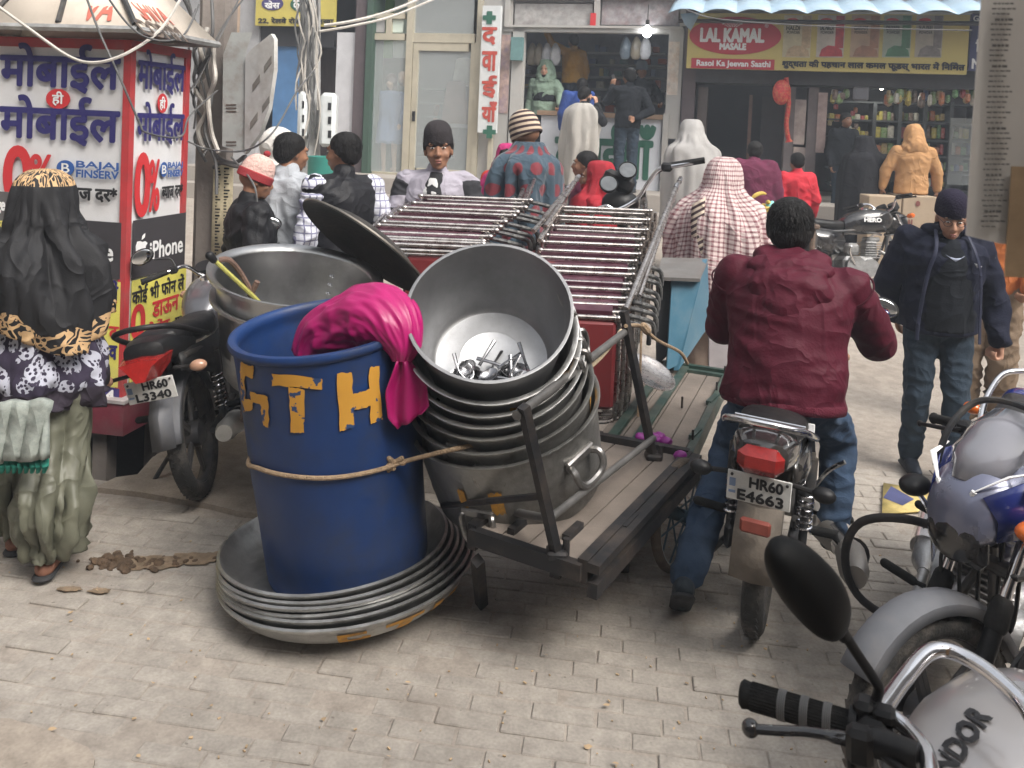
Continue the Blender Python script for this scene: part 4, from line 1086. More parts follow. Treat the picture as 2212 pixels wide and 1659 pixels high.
for u, v in ((553, 180), (578, 140), (548, 262), (574, 226)):
    mb = MB(); FD.poly(mb, [(u - 8, v + 3), (u + 8, v - 20), (u + 8, v - 4), (u - 8, v + 18)], .004, .004); mb.build('meter_window', mat('grey_window', (.2, .19, .17), .3, var=.2), CAB)
FCab = Face(at(505, 200, 5.38), (at(528, 200, 5.38) - at(482, 200, 5.38)).normalized(), (0, -1, 0))
for v in (225, 232, 239, 305, 312): mb = MB(); FCab.panel(mb, 488, v, 510, v + 3, .004, .006); mb.build('vent_slot', mat('vent_dark', (.08, .06, .05), .6, var=.2), CAB)
mb = MB(); pp = [at(462, 350, 5.6), at(505, 352, 5.6), at(503, 420, 5.6), at(497, 560, 5.6), at(494, 600, 5.6), at(455, 600, 5.6), at(457, 520, 5.6)]
mb.add([tuple(v) for v in pp], [tuple(range(7))]); BN = mb.build('paper_banner', mat('yellowed_paper', (.55, .48, .32), .8, var=.2, vs=6, dirt=(.2, .17, .12), dirts=22, dirta=.5), solid=.004); tag(BN, 'long yellowed printed paper strip tied to the pole below the meter cabinet', 'banner')
FBn = Face(pp[0], (1, 0, 0), (0, -1, 0)); mb = MB(); r3 = random.Random(5)
for k in range(34):
    v = 362 + k * 6.8
    for u0, u1 in ((466, 478), (484, 497)):
        w_ = r3.uniform(3, u1 - u0); FBn.panel(mb, u0 - k * .1, v, u0 + w_ - k * .1, v + r3.uniform(2, 4), .006, .001)
mb.build('lettering', M_ink, BN)
M_cable = mat('grey_cable', (.10, .10, .10), .6, var=.3); M_cablew = mat('pale_cable', (.45, .42, .38), .6, var=.2)
def cable(label, pts, r=.006, m=None):
    mb = MB(); mb.tube(smooth_path([at(*p) for p in pts], 8), r, 6); return tag(mb.build('cable', m or M_cable), label, 'cable', 'loose electric cables strung over the street')
cable('pale cable sagging across the kiosk canopy', [(-20, 2, 4.3), (60, 60, 4.35), (150, 122, 4.4), (210, 135, 4.4), (280, 112, 4.45), (350, 60, 4.7), (400, -20, 5)], .009, M_cablew)
cable('dark cable running down across the kiosk front to the cabinet', [(185, -10, 4.45), (215, 70, 4.45), (260, 170, 4.45), (300, 262, 4.5), (318, 287, 4.55), (390, 295, 4.9), (410, 250, 5.2), (470, 195, 5.35)], .006)
cable('thin dark cable over the kiosk corner towards the pole', [(230, -10, 4.4), (270, 45, 4.45), (310, 78, 4.5), (360, 88, 4.7), (400, 72, 5), (430, 10, 5.3)], .006)
cable('dark cable rising steeply in front of the pole', [(372, 250, 5.2), (430, 165, 5.4), (480, 60, 5.5), (540, -20, 5.6)], .006)
cable('second dark cable rising beside the meter cabinet', [(420, 190, 5.3), (455, 120, 5.4), (520, -10, 5.6)], .005)
cable('dark cable looping across the meter cabinet door', [(405, 305, 5.2), (450, 322, 5.25), (530, 325, 5.15), (590, 285, 5.1), (640, 200, 5.6), (680, 150, 6.4)], .006)
cable('thick cable bundle curling under the meter cabinet', [(440, 300, 5.55), (470, 340, 5.5), (505, 352, 5.45), (530, 338, 5.4), (520, 360, 5.4), (480, 352, 5.5), (462, 362, 5.55)], .014)
cable('thin cable hanging down past the pink beanie', [(500, 340, 5.2), (530, 372, 4.9), (552, 410, 4.8), (556, 470, 4.8)], .006)
cable('tangled cable clinging to the left side of the pole', [(418, 100, 5.6), (430, 160, 5.55), (418, 220, 5.55), (436, 260, 5.55), (420, 300, 5.55), (445, 350, 5.55)], .009)
cable('black cable draped over the top of the pole', [(395, -10, 5.5), (425, 60, 5.55), (440, 110, 5.5), (425, 160, 5.5)], .012)
wc = random.Random(31)
for k_, lb in enumerate(('grey cable hanging loose beside the top of the near pole', 'dark cable drooping from the pole towards the kiosk roof', 'pale cable hooked over the side of the near pole', 'black cable coiled against the middle of the near pole', 'thin grey cable running straight down the near pole', 'dark twisted cable behind the meter cabinet')):
    u_ = 418 + k_ * 9; v_ = (-10, 20, 60, 120, 0, 90)[k_]; cable(lb, [(u_ + wc.uniform(-14, 14), v_ + j * (48, 30, 44, 36, 70, 40)[k_], 5.5 - .02 * k_ + wc.uniform(-.03, .03)) for j in range(7)], .007 + .004 * (k_ % 3), M_cablew if k_ % 3 == 2 else M_cable)
# far pole with its two meter boxes
FPOLE = thing('electric_pole', 'pale pole thick with hanging wires beside the clothes shop', 'pole', (0, 0, 0)); Yp = 9.6
a = at(668, 470, Yp); b = at(672, -60, Yp); mb = MB(); mb.tube([(a.x, Yp, gz(Yp) - .05), (b.x, Yp, b.z)], [.14, .11], 12); mb.build('shaft', mat('pale_pole', (.36, .36, .35), .8, var=.3, vs=6, dirt=(.12, .1, .09), dirts=4, dirta=.5), FPOLE)
wr = random.Random(9)
for k in range(16):
    u = 660 + wr.uniform(-16, 26); mb = MB()
    mb.tube(smooth_path([at(u + wr.uniform(-14, 14), -10 + j * 62, Yp - .17 - wr.random() * .06) for j in range(wr.choice((5, 6, 7)))], 4), .008 + .005 * wr.random(), 5); mb.build('hanging_wire', M_cable if k % 3 else M_cablew, FPOLE)
for (u0, v0, u1, v1), lb in (((641, 196, 662, 300), 'narrow pale meter box on the left side of the far pole'), ((689, 200, 724, 318), 'rounded pale meter box on the right of the far pole')):
    B_ = thing('meter_box', lb, 'meter box', (0, 0, 0)); F_ = Face(at((u0 + u1) / 2, (v0 + v1) / 2, Yp - .15), (1, 0, 0), (0, -1, 0))
    F_.bx('case', mat('pale_meter_box', (.6, .63, .63), .5, var=.12, dirt=(.25, .22, .2), dirts=8, dirta=.4), u0, v0, u1, v1, .1, -.08, B_, ch=.04)
    for k in range(3): mb = MB(); F_.panel(mb, u0 + (u1 - u0) * .55, v0 + 22 + k * 30, u0 + (u1 - u0) * .75, v0 + 38 + k * 30, .106, .008); mb.build('meter_window', M_ink, B_)
cable('pair of pale cables running from the far pole over the clothes shop', [(700, 55, 9.4), (760, 46, 9.5), (830, 28, 9.9), (900, 0, 10.5), (940, -30, 11)], .02, M_cablew)
cable('second pale cable beside it over the clothes shop', [(690, 68, 9.4), (760, 56, 9.5), (850, 34, 9.9), (960, -12, 10.8)], .016, M_cablew)
cable('dark wire crossing in front of the yellow spice sign', [(1480, 20, 11), (1560, 42, 11), (1800, 58, 10.6), (2100, 66, 10)], .008)
# ------------------------------------------------------------------ plain building masses added behind and beside the camera to block low sky light
M_render_wall = mat('occluder_plaster', (.26, .24, .22), .9, var=.2, vs=.8)
for nm, lb, c, sz in (('near_building', 'plastered shop building on the near side of the lane', (0, -5.0, 3.5), (30, 4, 7.4)), ('left_building', 'plastered building closing the lane at left', (-9.2, 6.5, 3.5), (4, 16, 7.4)), ('right_building', 'plastered building closing the lane at right', (12.5, 3.0, 3.5), (4, 13, 7.4))):
    mb = MB(); mb.box(c, sz, ch=.05); mb.box((c[0], c[1], c[2] - .6), (sz[0] + .3, sz[1] + .3, .12)); tag(mb.build(nm, M_render_wall), lb, 'building')
# ------------------------------------------------------------------ the row of shops across the street
FX = V(.965, -.262, 0).normalized(); FN = V(-.262, -.965, 0).normalized(); FF = Face((1.1, 12.8, 0), FX, FN)
M_plinth = mat('plinth_concrete', (.33, .30, .27), .9, var=.25, vs=2, bump=.3, bs=12, dirt=(.15, .12, .1), dirts=2, dirta=.5)
def fslab(name, m, u0, u1, z0, z1, d0, d1, parent=None):
    a0 = FF.loc(u0, 300, d0)[0]; a1 = FF.loc(u1, 300, d0)[0]; mb = MB()
    mb.box(((a0 + a1) / 2, (z0 + z1) / 2, (d0 + d1) / 2), (a1 - a0, z1 - z0, abs(d0 - d1)), M=FF.M(0, 0, 0), ch=.01); return mb.build(name, m, parent)
struct(fslab('shop_plinth', M_plinth, 380, 2500, .3, .98, .9, -2.6)); struct(fslab('plinth_step', M_plinth, 380, 2500, .3, .74, 1.3, .9))
# ---- blanket shop at far left
SH1 = thing('blanket_shop', 'blanket shop with a yellow Hindi signboard and blue shutter behind the far pole', 'shop', (0, 0, 0))
b = lambda n, m, *r, p=SH1, ch=0.0: FF.bx(n, m, *r, p, ch)
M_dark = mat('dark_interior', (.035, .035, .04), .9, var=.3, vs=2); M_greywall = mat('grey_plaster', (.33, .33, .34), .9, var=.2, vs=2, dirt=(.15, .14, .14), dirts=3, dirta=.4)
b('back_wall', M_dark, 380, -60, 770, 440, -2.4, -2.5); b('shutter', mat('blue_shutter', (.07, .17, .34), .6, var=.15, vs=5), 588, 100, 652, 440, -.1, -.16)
b('side_wall', M_greywall, 380, -60, 556, 440, .0, -.3); b('pillar', mat('white_tiled_pillar', (.5, .5, .52), .7, var=.12, vs=3), 722, 70, 762, 440, .05, -.3)
b('pillar', mat('brown_pillar', (.09, .07, .075), .8, var=.2), 763, -60, 786, 440, .1, -.3); b('pillar', mat('green_trim', (.04, .075, .055), .6, var=.2), 787, -60, 800, 440, .16, -.3)
b('brown_curtain', mat('brown_curtain', (.10, .075, .07), .9, var=.3, stretch=(6, 6, .4)), 654, 100, 722, 440, -.8, -.86)
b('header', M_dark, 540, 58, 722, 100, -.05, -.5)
sg = b('signboard', mat('yellow_sign', (.5, .42, .10), .6, var=.1, vs=3), 553, -60, 724, 56, .12, .05)
mb = MB(); FF.oval(mb, 627, -8, 682, 26, .13); mb.build('green_oval', M_green_ink, sg); mb = MB(); FF.oval(mb, 565, -6, 612, 22, .13); mb.build('violet_oval', mat('violet_ink', (.06, .05, .16), .6, var=0), sg)
mb = MB(); FF.text(mb, 'क{म}बल', 634, 1, 676, 20, .135, .006); FF.text(mb, 'खेस', 572, 2, 604, 18, .135, .005); mb.build('lettering', M_white_ink, sg)
mb = MB(); FF.text(mb, '22, रेलवे रोड समालखा', 558, 38, 720, 52, .135, .006); mb.build('lettering', M_ink, sg)
# ---- clothes shop with glass front
SH2 = thing('clothes_shop', 'clothes shop with a cream glass front, green lit window and glass door', 'shop', (0, 0, 0)); p2 = dict(p=SH2)
M_alum = mat('cream_aluminium', (.46, .42, .33), .5, .2, var=.12, vs=5); M_limewall = mat('lime_green_wall', (.12, .30, .07), .8, var=.2, vs=2)
b('back_wall', mat('window_backdrop', (.16, .19, .14), .8, var=.3, vs=2), 796, -60, 882, 420, -1.0, -1.1, **p2); b('green_backdrop', M_limewall, 800, -60, 850, 125, -.7, -.74, **p2); b('white_backdrop', mat('white_backdrop', (.5, .58, .5), .8, var=.1), 852, -60, 880, 125, -.68, -.72, **p2)  # green and white boards give the display window its colour
b('interior_wall', mat('grey_interior', (.10, .11, .105), .8, var=.3, vs=1.5), 882, -60, 1040, 420, -1.6, -1.7, **p2)
for r in ((796, -60, 803, 420), (874, -60, 888, 420), (1025, -60, 1036, 420)): b('window_frame', M_alum, *r, .08, -.02, **p2)
for r in ((803, 28, 874, 40), (803, 72, 874, 86), (888, 72, 1025, 92), (803, 372, 874, 382)): b('window_bar', M_alum, *r, .07, -.015, **p2)
b('window_bar', M_alum, 834, 40, 846, 72, .066, -.01, **p2); b('white_pane', mat('white_pane', (.6, .68, .6), .4, var=.05), 847, 42, 871, 70, .02, .01, **p2); b('vent_panel', mat('vent_panel', (.38, .37, .36), .6, var=.1), 806, 42, 832, 70, .02, .01, **p2)
b('display_glass', M_glass, 803, 86, 874, 372, .03, .022, **p2)
b('upper_glass', M_glass, 888, -60, 1025, 72, .03, .022, **p2)
DR = b('door', M_alum, 888, 92, 899, 380, .06, .0, **p2)
for r in ((1012, 92, 1024, 380), (899, 92, 1012, 110), (899, 366, 1012, 380)): b('door_rail', M_alum, *r, .058, .002, p=DR)
b('door_glass', M_glass, 899, 110, 1012, 366, .03, .022, p=DR); b('door_lock', M_ink, 890, 240, 896, 262, .075, .06, p=DR)
b('sill', mat('cream_sill', (.5, .46, .38), .8, var=.1), 796, 383, 1040, 398, .2, -.1, **p2)
for k in range(6): b('rack_shelf', mat('rack_green', (.13, .17, .15), .6, var=.2), 900, 190 + k * 30, 960, 194 + k * 30, -.7, -1.2, **p2)
for k, (u, v, c) in enumerate(((985, 190, (.2, .12, .1)), (1000, 200, (.3, .3, .32)), (970, 230, (.08, .08, .09)), (1004, 140, (.5, .5, .45)), (958, 240, (.28, .18, .13)))):
    mb = MB(); F_ = FF; mb = hull([(-.12, 0, .06, .02), (-.1, 0, .16, .05), (.2, 0, .2, .06), (.6, 0, .24, .08)], 14); q = onpl(u, v, FF.p - FN * (.7 + .1 * k), FN)
    mb.v = [tuple(q + FX * y + V(0, 0, -x) + FN * z) for x, y, z in mb.v]; o = mb.build('hanging_dress', mat('dress_%d' % k, c, .9, var=.2)); tag(o, ('maroon dress hanging behind the glass door', 'grey dress hanging behind the glass door', 'black dress hanging behind the glass door', 'pale dress hanging high behind the glass door', 'brown dress hanging low behind the glass door')[k], 'dress', 'dresses on the clothes shop rail')
for r_ in range(3):
    for c_ in range(5): mb = MB(); FF.panel(mb, 796 + c_ * 17 + (r_ % 2) * 8, 400 + r_ * 12, 811 + c_ * 17 + (r_ % 2) * 8, 410 + r_ * 12, .12, .05); mb.build('brick', mat('pale_brick', (.38, .27, .21), .9, var=.3, vs=5), SH2)
def mannequin(u, v0, v1, d, col, label, hairc=None):
    T = thing('mannequin', label, 'mannequin', onpl(u, v1, FF.p + FN * d, FN), math.atan2(FN.y, FN.x) + pi / 2 + pi, 'mannequins in the clothes shop window')
    h = (onpl(u, v0, FF.p + FN * d, FN) - onpl(u, v1, FF.p + FN * d, FN)).z
    k = h / 1.75; J = joints(k, dict(elL=(-.25, 0, 1.12), wrL=(-.24, .12, .92))); mb = MB(); torso(mb, J, -.02, k=k * .85); HM = Matrix.Translation(J['head']); head_pieces(mb, HM, k); mb.capsule(J['neck'], J['head'], .05 * k)
    for s in 'LR':
        mb.capsule(J['sh' + s], J['el' + s], .04 * k, .033 * k); mb.capsule(J['el' + s], J['wr' + s], .033 * k, .024 * k); hand(mb, J['wr' + s], (0, 0, -1), (1 if s == 'L' else -1, 0, 0), 1, .2, k); mb.capsule(J['hip' + s], J['kn' + s], .07 * k, .05 * k); mb.capsule(J['kn' + s], J['an' + s], .05 * k, .034 * k); mb.capsule(J['an' + s] - V(0, 0, .05 * k), J['an' + s] + V(0, .12 * k, -.06 * k), .034 * k)
    fuse('body', mb, mat('mannequin_skin', (.5, .36, .25), .5, var=.05), T, .014, 3)
    drape('dress', col, T, [(0, 0, 1.46 * k, .09 * k, .07 * k), (0, 0, 1.40 * k, .21 * k, .10 * k), (0, 0, 1.2 * k, .20 * k, .14 * k), (0, 0, 1.0 * k, .19 * k, .13 * k), (0, 0, .8 * k, .23 * k, .16 * k), (0, 0, .55 * k, .26 * k, .19 * k)], n=36, amp=.1, sub=3, seed=4)
    mb = MB()
    for s in 'LR': mb.capsule(J['sh' + s], J['el' + s], .06 * k, .05 * k); mb.capsule(J['el' + s], J['wr' + s], .05 * k, .045 * k)
    mb.build('sleeves', col, T)
    if hairc:
        mb = MB(); mb.ell((0, -.02, .03), (.1, .115, .11), M=HM); mb.ell((0, -.05, -.1), (.095, .06, .12), M=HM); fuse('wig', mb, hairc, T, .014, 2, .008, 25, .6)
mannequin(838, 160, 378, -.25, mat('denim_blue_dress', (.13, .19, .32), .85, var=.15), 'mannequin in a blue dress with brown wig in the shop window', mat('brown_wig', (.11, .07, .055), .7, var=.2))
mannequin(862, 150, 370, -.6, mat('black_green_dress', (.03, .045, .04), .85, var=.3), 'bald mannequin in a black dress behind the blue dress')
# ---- vertical medicine sign
VS = thing('medicine_sign', 'narrow vertical white sign with red Hindi letters and green crosses', 'sign', (0, 0, 0))
b('board', mat('white_sign_board', (.60, .62, .62), .5, var=.06, dirt=(.4, .38, .36), dirts=3, dirta=.3), 1037, 12, 1077, 287, .22, .14, p=VS)
mb = MB()
for t_, v0, v1 in (('द', 60, 95), ('वा', 112, 152), ('ई', 164, 210), ('याँ', 220, 262)): FF.text(mb, t_, 1042, v0, 1072, v1, .228, .012)
mb.build('lettering', mat('brick_red_ink', (.42, .06, .04), .6, var=.2), VS)
for v in (38, 285): mb = MB(); FF.panel(mb, 1051, v - 14, 1063, v + 14, .23, .004); FF.panel(mb, 1043, v - 5, 1071, v + 5, .2305, .004); mb.build('green_cross', M_green_ink, VS)
b('bracket', M_alum, 1052, 288, 1060, 430, .14, .05, p=VS)
# ---- medicine shop
SH3 = thing('medicine_shop', 'medicine shop with an open front, white counter and dark shelves inside', 'shop', (0, 0, 0)); p3 = dict(p=SH3)
M_shopgrey = mat('shop_grey_frame', (.40, .39, .37), .7, var=.12, vs=4, dirt=(.25, .2, .17), dirts=4, dirta=.4)
b('back_wall', mat('shop_back_wall', (.2, .21, .24), .8, var=.3, vs=2), 1080, 20, 1475, 440, -2.2, -2.3, **p3); b('ceiling', M_greywall, 1080, -4, 1475, 6, -.06, -2.2, **p3); b('floor_slab', M_greywall, 1080, 424, 1475, 430, -.06, -2.2, **p3)
b('partition', M_shopgrey, 1036, -60, 1100, 440, .02, -.2, **p3); b('jamb', M_shopgrey, 1100, 60, 1125, 440, .05, -.1, **p3); b('jamb', M_shopgrey, 1440, 60, 1472, 300, .05, -.1, **p3); b('partition', mat('brown_pillar', (.09, .07, .075), .8, var=.2), 1474, -60, 1502, 440, .1, -.4, **p3)
b('header', M_shopgrey, 1090, 60, 1475, 70, .05, -.1, **p3); b('header', M_shopgrey, 1090, 55, 1475, 60, .09, -.1, **p3); b('fascia', M_shopgrey, 1090, -60, 1475, -2, .06, -.1, **p3)
for u in (1090, 1283, 1470): b('mullion', M_shopgrey, u, -2, u + 12, 56, .055, -.08, **p3)
b('poster_strip', mat('pale_poster', (.36, .35, .34), .7, var=.3, vs=9, dirt=(.2, .16, .15), dirts=7, dirta=.6), 1112, 8, 1280, 54, -.02, -.03, **p3); b('poster_strip', mat('pale_poster2', (.30, .28, .29), .7, var=.4, vs=9, dirt=(.22, .12, .11), dirts=8, dirta=.6), 1300, -2, 1466, 54, -.02, -.03, **p3)
b('red_sticker', M_red_ink, 1275, 28, 1287, 56, .07, .06, **p3)
CT = b('counter', mat('white_counter_front', (.60, .62, .66), .55, var=.06, vs=3), 1165, 254, 1425, 440, .06, -.4, **p3); b('counter_top', mat('wood_counter_top', (.26, .17, .11), .5, var=.2, stretch=(1, 1, 6)), 1160, 243, 1432, 253, .12, -.5, p=CT)
mb = MB(); FF.text(mb, 'दवाईयाँ', 1200, 268, 1412, 395, .07, .022); mb.build('lettering', M_green_ink, CT)
b('counter_post', M_shopgrey, 1428, 245, 1440, 440, .13, .02, p=CT)
b('meter_case', mat('teal_meter_case', (.12, .22, .22), .4, var=.2), 1103, 80, 1128, 130, .16, .06, **p3)
b('poster', mat('poster_pale', (.55, .50, .44), .7, var=.3, vs=9, dirt=(.5, .25, .1), dirts=7, dirta=.5), 1443, 90, 1466, 205, .06, .05, **p3); b('poster', mat('old_poster', (.42, .3, .26), .8, var=.4, vs=10, dirt=(.15, .12, .25), dirts=8, dirta=.7), 1080, 75, 1100, 245, .03, .021, **p3)
sr = random.Random(21)
cols = [(.35, .33, .3), (.16, .2, .3), (.3, .1, .08), (.42, .4, .36), (.1, .1, .12), (.12, .2, .2), (.4, .32, .14)]
pk = [mat('carton_%d' % i, c, .6, var=.25, vs=20) for i, c in enumerate(cols)]
for r_ in range(6):
    v = 92 + r_ * 26
    b('shelf', M_greywall, 1128, v + 20, 1436, v + 23, -1.75, -2.15, **p3)
k = 0
for r_ in range(6):
    u = 1134.0
    while u < 1430:
        w = sr.uniform(8, 20); h = sr.uniform(8, 17); v = 112 + r_ * 26
        if sr.random() < .55:
            o = b('medicine_box', sr.choice(pk), u, v - h, u + w - 1, v - .3, -1.78, -2.0, p=None); tag(o, 'medicine pack standing on a shelf behind the counter', 'medicine pack', 'medicine packs on the shop shelves')
        u += w + 1
for u in (1352, 1375, 1395, 1150, 1165, 1182, 1200):
    mb = MB(); q = onpl(u, 78 if u > 1300 else 92, FF.p - FN * .5, FN); mb.lathe([(0, .0), (.03, -.02), (.08, -.12), (.09, -.28), (.05, -.36), (0, -.37)], 12, M=Matrix.Translation(q), wob=lambda t, i: .12 * math.sin(3 * t + i)); o = mb.build('hanging_bag', mat('clear_bag_%d' % (u % 3), ((.5, .5, .52), (.3, .26, .2), (.2, .25, .3))[u % 3], .4, var=.3)); tag(o, 'small bulging bag hanging under the medicine shop header', 'bag', 'bags hanging in the medicine shop')
BU = thing('light_bulb', 'glowing white bulb hanging at the medicine shop front', 'bulb', (0, 0, 0)); q = onpl(1398, 68, FF.p + FN * .05, FN)
mb = MB(); mb.ell(q, (.07, .07, .09)); mb.build('bulb_glass', mat('lit_bulb', (1, 1, 1), .3, var=0, emit=(.93, .97, 1.0), es=32), BU); mb = MB(); mb.cyl(q + V(0, 0, .09), q + V(0, 0, .17), .03, n=10); mb.cyl(q + V(0, 0, .17), q + V(0, 0, .4), .006, n=6); mb.build('socket', M_black, BU)
# ---- grocery shop
SH4 = thing('grocery_shop', 'grocery shop with a yellow spice signboard, dark doorway and packed shelves', 'shop', (0, 0, 0)); p4 = dict(p=SH4)
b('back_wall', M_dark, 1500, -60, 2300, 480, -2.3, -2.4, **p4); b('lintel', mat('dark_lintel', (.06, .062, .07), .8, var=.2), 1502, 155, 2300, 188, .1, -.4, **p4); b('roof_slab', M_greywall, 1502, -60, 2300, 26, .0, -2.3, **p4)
b('door_frame', mat('dark_wood_frame', (.07, .055, .05), .7, var=.2), 1502, 188, 1522, 480, .05, -.3, **p4); b('door_leaf', mat('dark_door', (.045, .042, .045), .7, var=.2), 1640, 210, 1690, 480, -.5, -.55, **p4); b('door_edge', mat('brown_door_edge', (.14, .08, .06), .6, var=.2), 1612, 205, 1619, 480, -.3, -.36, **p4)
b('pillar', mat('shop_pillar', (.13, .11, .11), .8, var=.2), 1692, 188, 1712, 480, .06, -.4, **p4); b('pillar', mat('shop_pillar', (.13, .11, .11), .8, var=.2), 1740, 188, 1762, 480, .06, -.4, **p4)
b('pillar_panel', mat('faded_panel', (.36, .30, .27), .8, var=.3, vs=6, dirt=(.15, .1, .1), dirts=5, dirta=.5), 1712, 215, 1740, 312, .03, -.1, **p4); b('pillar_panel', mat('faded_panel', (.36, .30, .27), .8, var=.3), 1712, 318, 1740, 400, .03, -.1, **p4)
b('pale_post', mat('faded_panel2', (.33, .25, .23), .8, var=.3, vs=6), 1765, 200, 1785, 330, .08, -.1, **p4)
SG = b('signboard', mat('spice_sign_yellow', (.56, .46, .15), .55, var=.06, vs=2, dirt=(.4, .33, .15), dirts=2, dirta=.3), 1485, 30, 2092, 154, .35, .25, p=None); tag(SG, 'long yellow spice company signboard with a red oval over the grocery shop', 'signboard')
mb = MB(); FF.oval(mb, 1489, 36, 1688, 118, .362, .008); mb.build('red_oval', mat('sign_red', (.46, .03, .05), .5, var=.05), SG)
mb = MB(); FF.panel(mb, 1493, 127, 1673, 149, .362, .006, ch=.0); mb.build('red_band', mat('sign_red', (.46, .03, .05), .5, var=.05), SG)
mb = MB(); FF.text(mb, 'LAL KAMAL', 1514, 62, 1650, 90, .366, .012); FF.text(mb, 'MASALE', 1555, 94, 1611, 107, .366, .008); FF.text(mb, 'Rasoi Ka Jeevan Saathi', 1505, 131, 1664, 147, .366, .004); FF.text(mb, '®', 1652, 52, 1660, 60, .366, 0)
for k in (-2, -1, 0, 1, 2):
    FF.poly(mb, [(1582 + k * 3, 59), (1582 + k * 9 - 4, 52 - (2 - abs(k)) * 2), (1582 + k * 10, 40 + abs(k) * 5), (1582 + k * 9 + 4, 52 - (2 - abs(k)) * 2)], .366 + .0006 * k, .002)
mb.build('lettering', M_white_ink, SG)
mb = MB()
for k in (-2, -1, 0, 1, 2): FF.poly(mb, [(1582 + k * 3, 57), (1582 + k * 9 - 2, 52 - (2 - abs(k)) * 2), (1582 + k * 10, 44 + abs(k) * 4.5), (1582 + k * 9 + 2, 52 - (2 - abs(k)) * 2)], .369 + .0006 * k, .002)
mb.build('lotus_emblem', mat('sign_red', (.46, .03, .05), .5, var=.05), SG)
mb = MB(); FF.text(mb, 'शुद्धता की पहचान लाल कमल फूडस् भारत में िनिमेत', 1690, 132, 2084, 152, .366, .006); mb.build('lettering', M_ink, SG)
packs = [((.45, .33, .2), (.5, .45, .3), 'HALDI', 1692, 1752), ((.42, .04, .05), (.5, .46, .4), 'LAL MIRCH', 1765, 1824), ((.3, .15, .09), (.42, .3, .2), 'GARAM', 1838, 1900), ((.06, .17, .09), (.33, .37, .3), 'DHANIA', 1908, 1968), ((.2, .18, .17), (.4, .36, .3), 'SABJI', 1978, 2036)]
for i, (c1, c2, t_, u0, u1) in enumerate(packs):
    mb = MB(); FF.panel(mb, u0, 33, u1, 124, .362, .008); pkq = mb.build('printed_packet', mat('packet_print_%d' % i, c2, .5, var=.2, vs=6), SG)
    mb = MB(); FF.panel(mb, u0 + (u1 - u0) * .68, 34, u1 - 1, 104, .3645, .002); FF.poly(mb, [(u0 + 4, 122), (u0 + 10, 106), (u0 + 24, 98), (u0 + 40, 100), (u1 - 6, 108), (u1 - 4, 122)], .3655, .002); mb.build('packet_colour', mat('packet_colour_%d' % i, c1, .5, var=.35, vs=12), pkq)
    mb = MB(); FF.oval(mb, u0 + 6, 39, u0 + 34, 51, .3665, .002); mb.build('brand_oval', M_red_ink, pkq)
    mb = MB(); FF.text(mb, t_, u0 + 7, 56, u0 + 36, 65, .367, .002); FF.text(mb, 'POWDER', u0 + 8, 67, u0 + 36, 73, .367, .001); mb.build('lettering', M_ink, pkq)
SB = b('signboard', mat('navy_sign', (.04, .045, .14), .55, var=.08), 2096, 30, 2260, 154, .33, .25, p=None); tag(SB, 'dark blue signboard cut off at the right edge beside the yellow one', 'signboard')
mb = MB(); FF.text(mb, 'GSTIN', 2103, 34, 2150, 46, .336, .003); FF.text(mb, 'M. 98120', 2100, 128, 2200, 149, .336, .006); FF.text(mb, 'िकराना', 2108, 84, 2190, 112, .336, .006); mb.build('lettering', M_white_ink, SB)
# corrugated awning
AW = thing('awning', 'pale blue corrugated sheet awning over the yellow signboard', 'awning', (0, 0, 0)); rows = []
a0, a1, b0_, b1_ = FF.rect(1452, 0, 2300, 30, .5); nseg = 11 * 8
zt = FF.loc(1780, 16, .5)[1]
for d, z in ((1.05, zt - .16), (.4, zt + .05), (-.3, zt + .25)):
    row = []
    for j in range(nseg + 1):
        t = j / nseg; ph = (t * 11) % 1.0; hz = .055 * (1 if .3 < ph < .7 else (ph / .3 if ph <= .3 else (1 - ph) / .3))
        row.append(tuple(FF.M(a0 + (a1 - a0) * t, z - .0 + hz, d) @ V(0, 0, 0)))
    rows.append(row)
mb = MB(); mb.loft(rows, closed=False); mb.build('sheet', mat('sky_blue_tin', (.34, .47, .58), .5, .1, var=.12, vs=3, dirt=(.3, .28, .27), dirts=3, dirta=.4), AW, solid=.008, sharp=30)
mb = MB(); mb.tube([FF.M(a0 + .1, zt - .2, .5) @ V(0, 0, 0), FF.M(a1, zt - .2, .5) @ V(0, 0, 0)], .03, 8); mb.build('support_pipe', M_steeldark, AW)
mb = MB(); mb.add([tuple(onpl(u, v, FF.p + FN * .6, FN)) for u, v in ((1470, 30), (1478, 52), (1492, 66), (1506, 40), (1512, 26))], [(0, 1, 2, 3, 4)]); o = mb.build('tarpaulin_scrap', mat('tarp_blue', (.3, .42, .52), .6, var=.2), solid=.01); tag(o, 'torn scrap of blue tarpaulin hanging at the awning corner', 'tarpaulin')
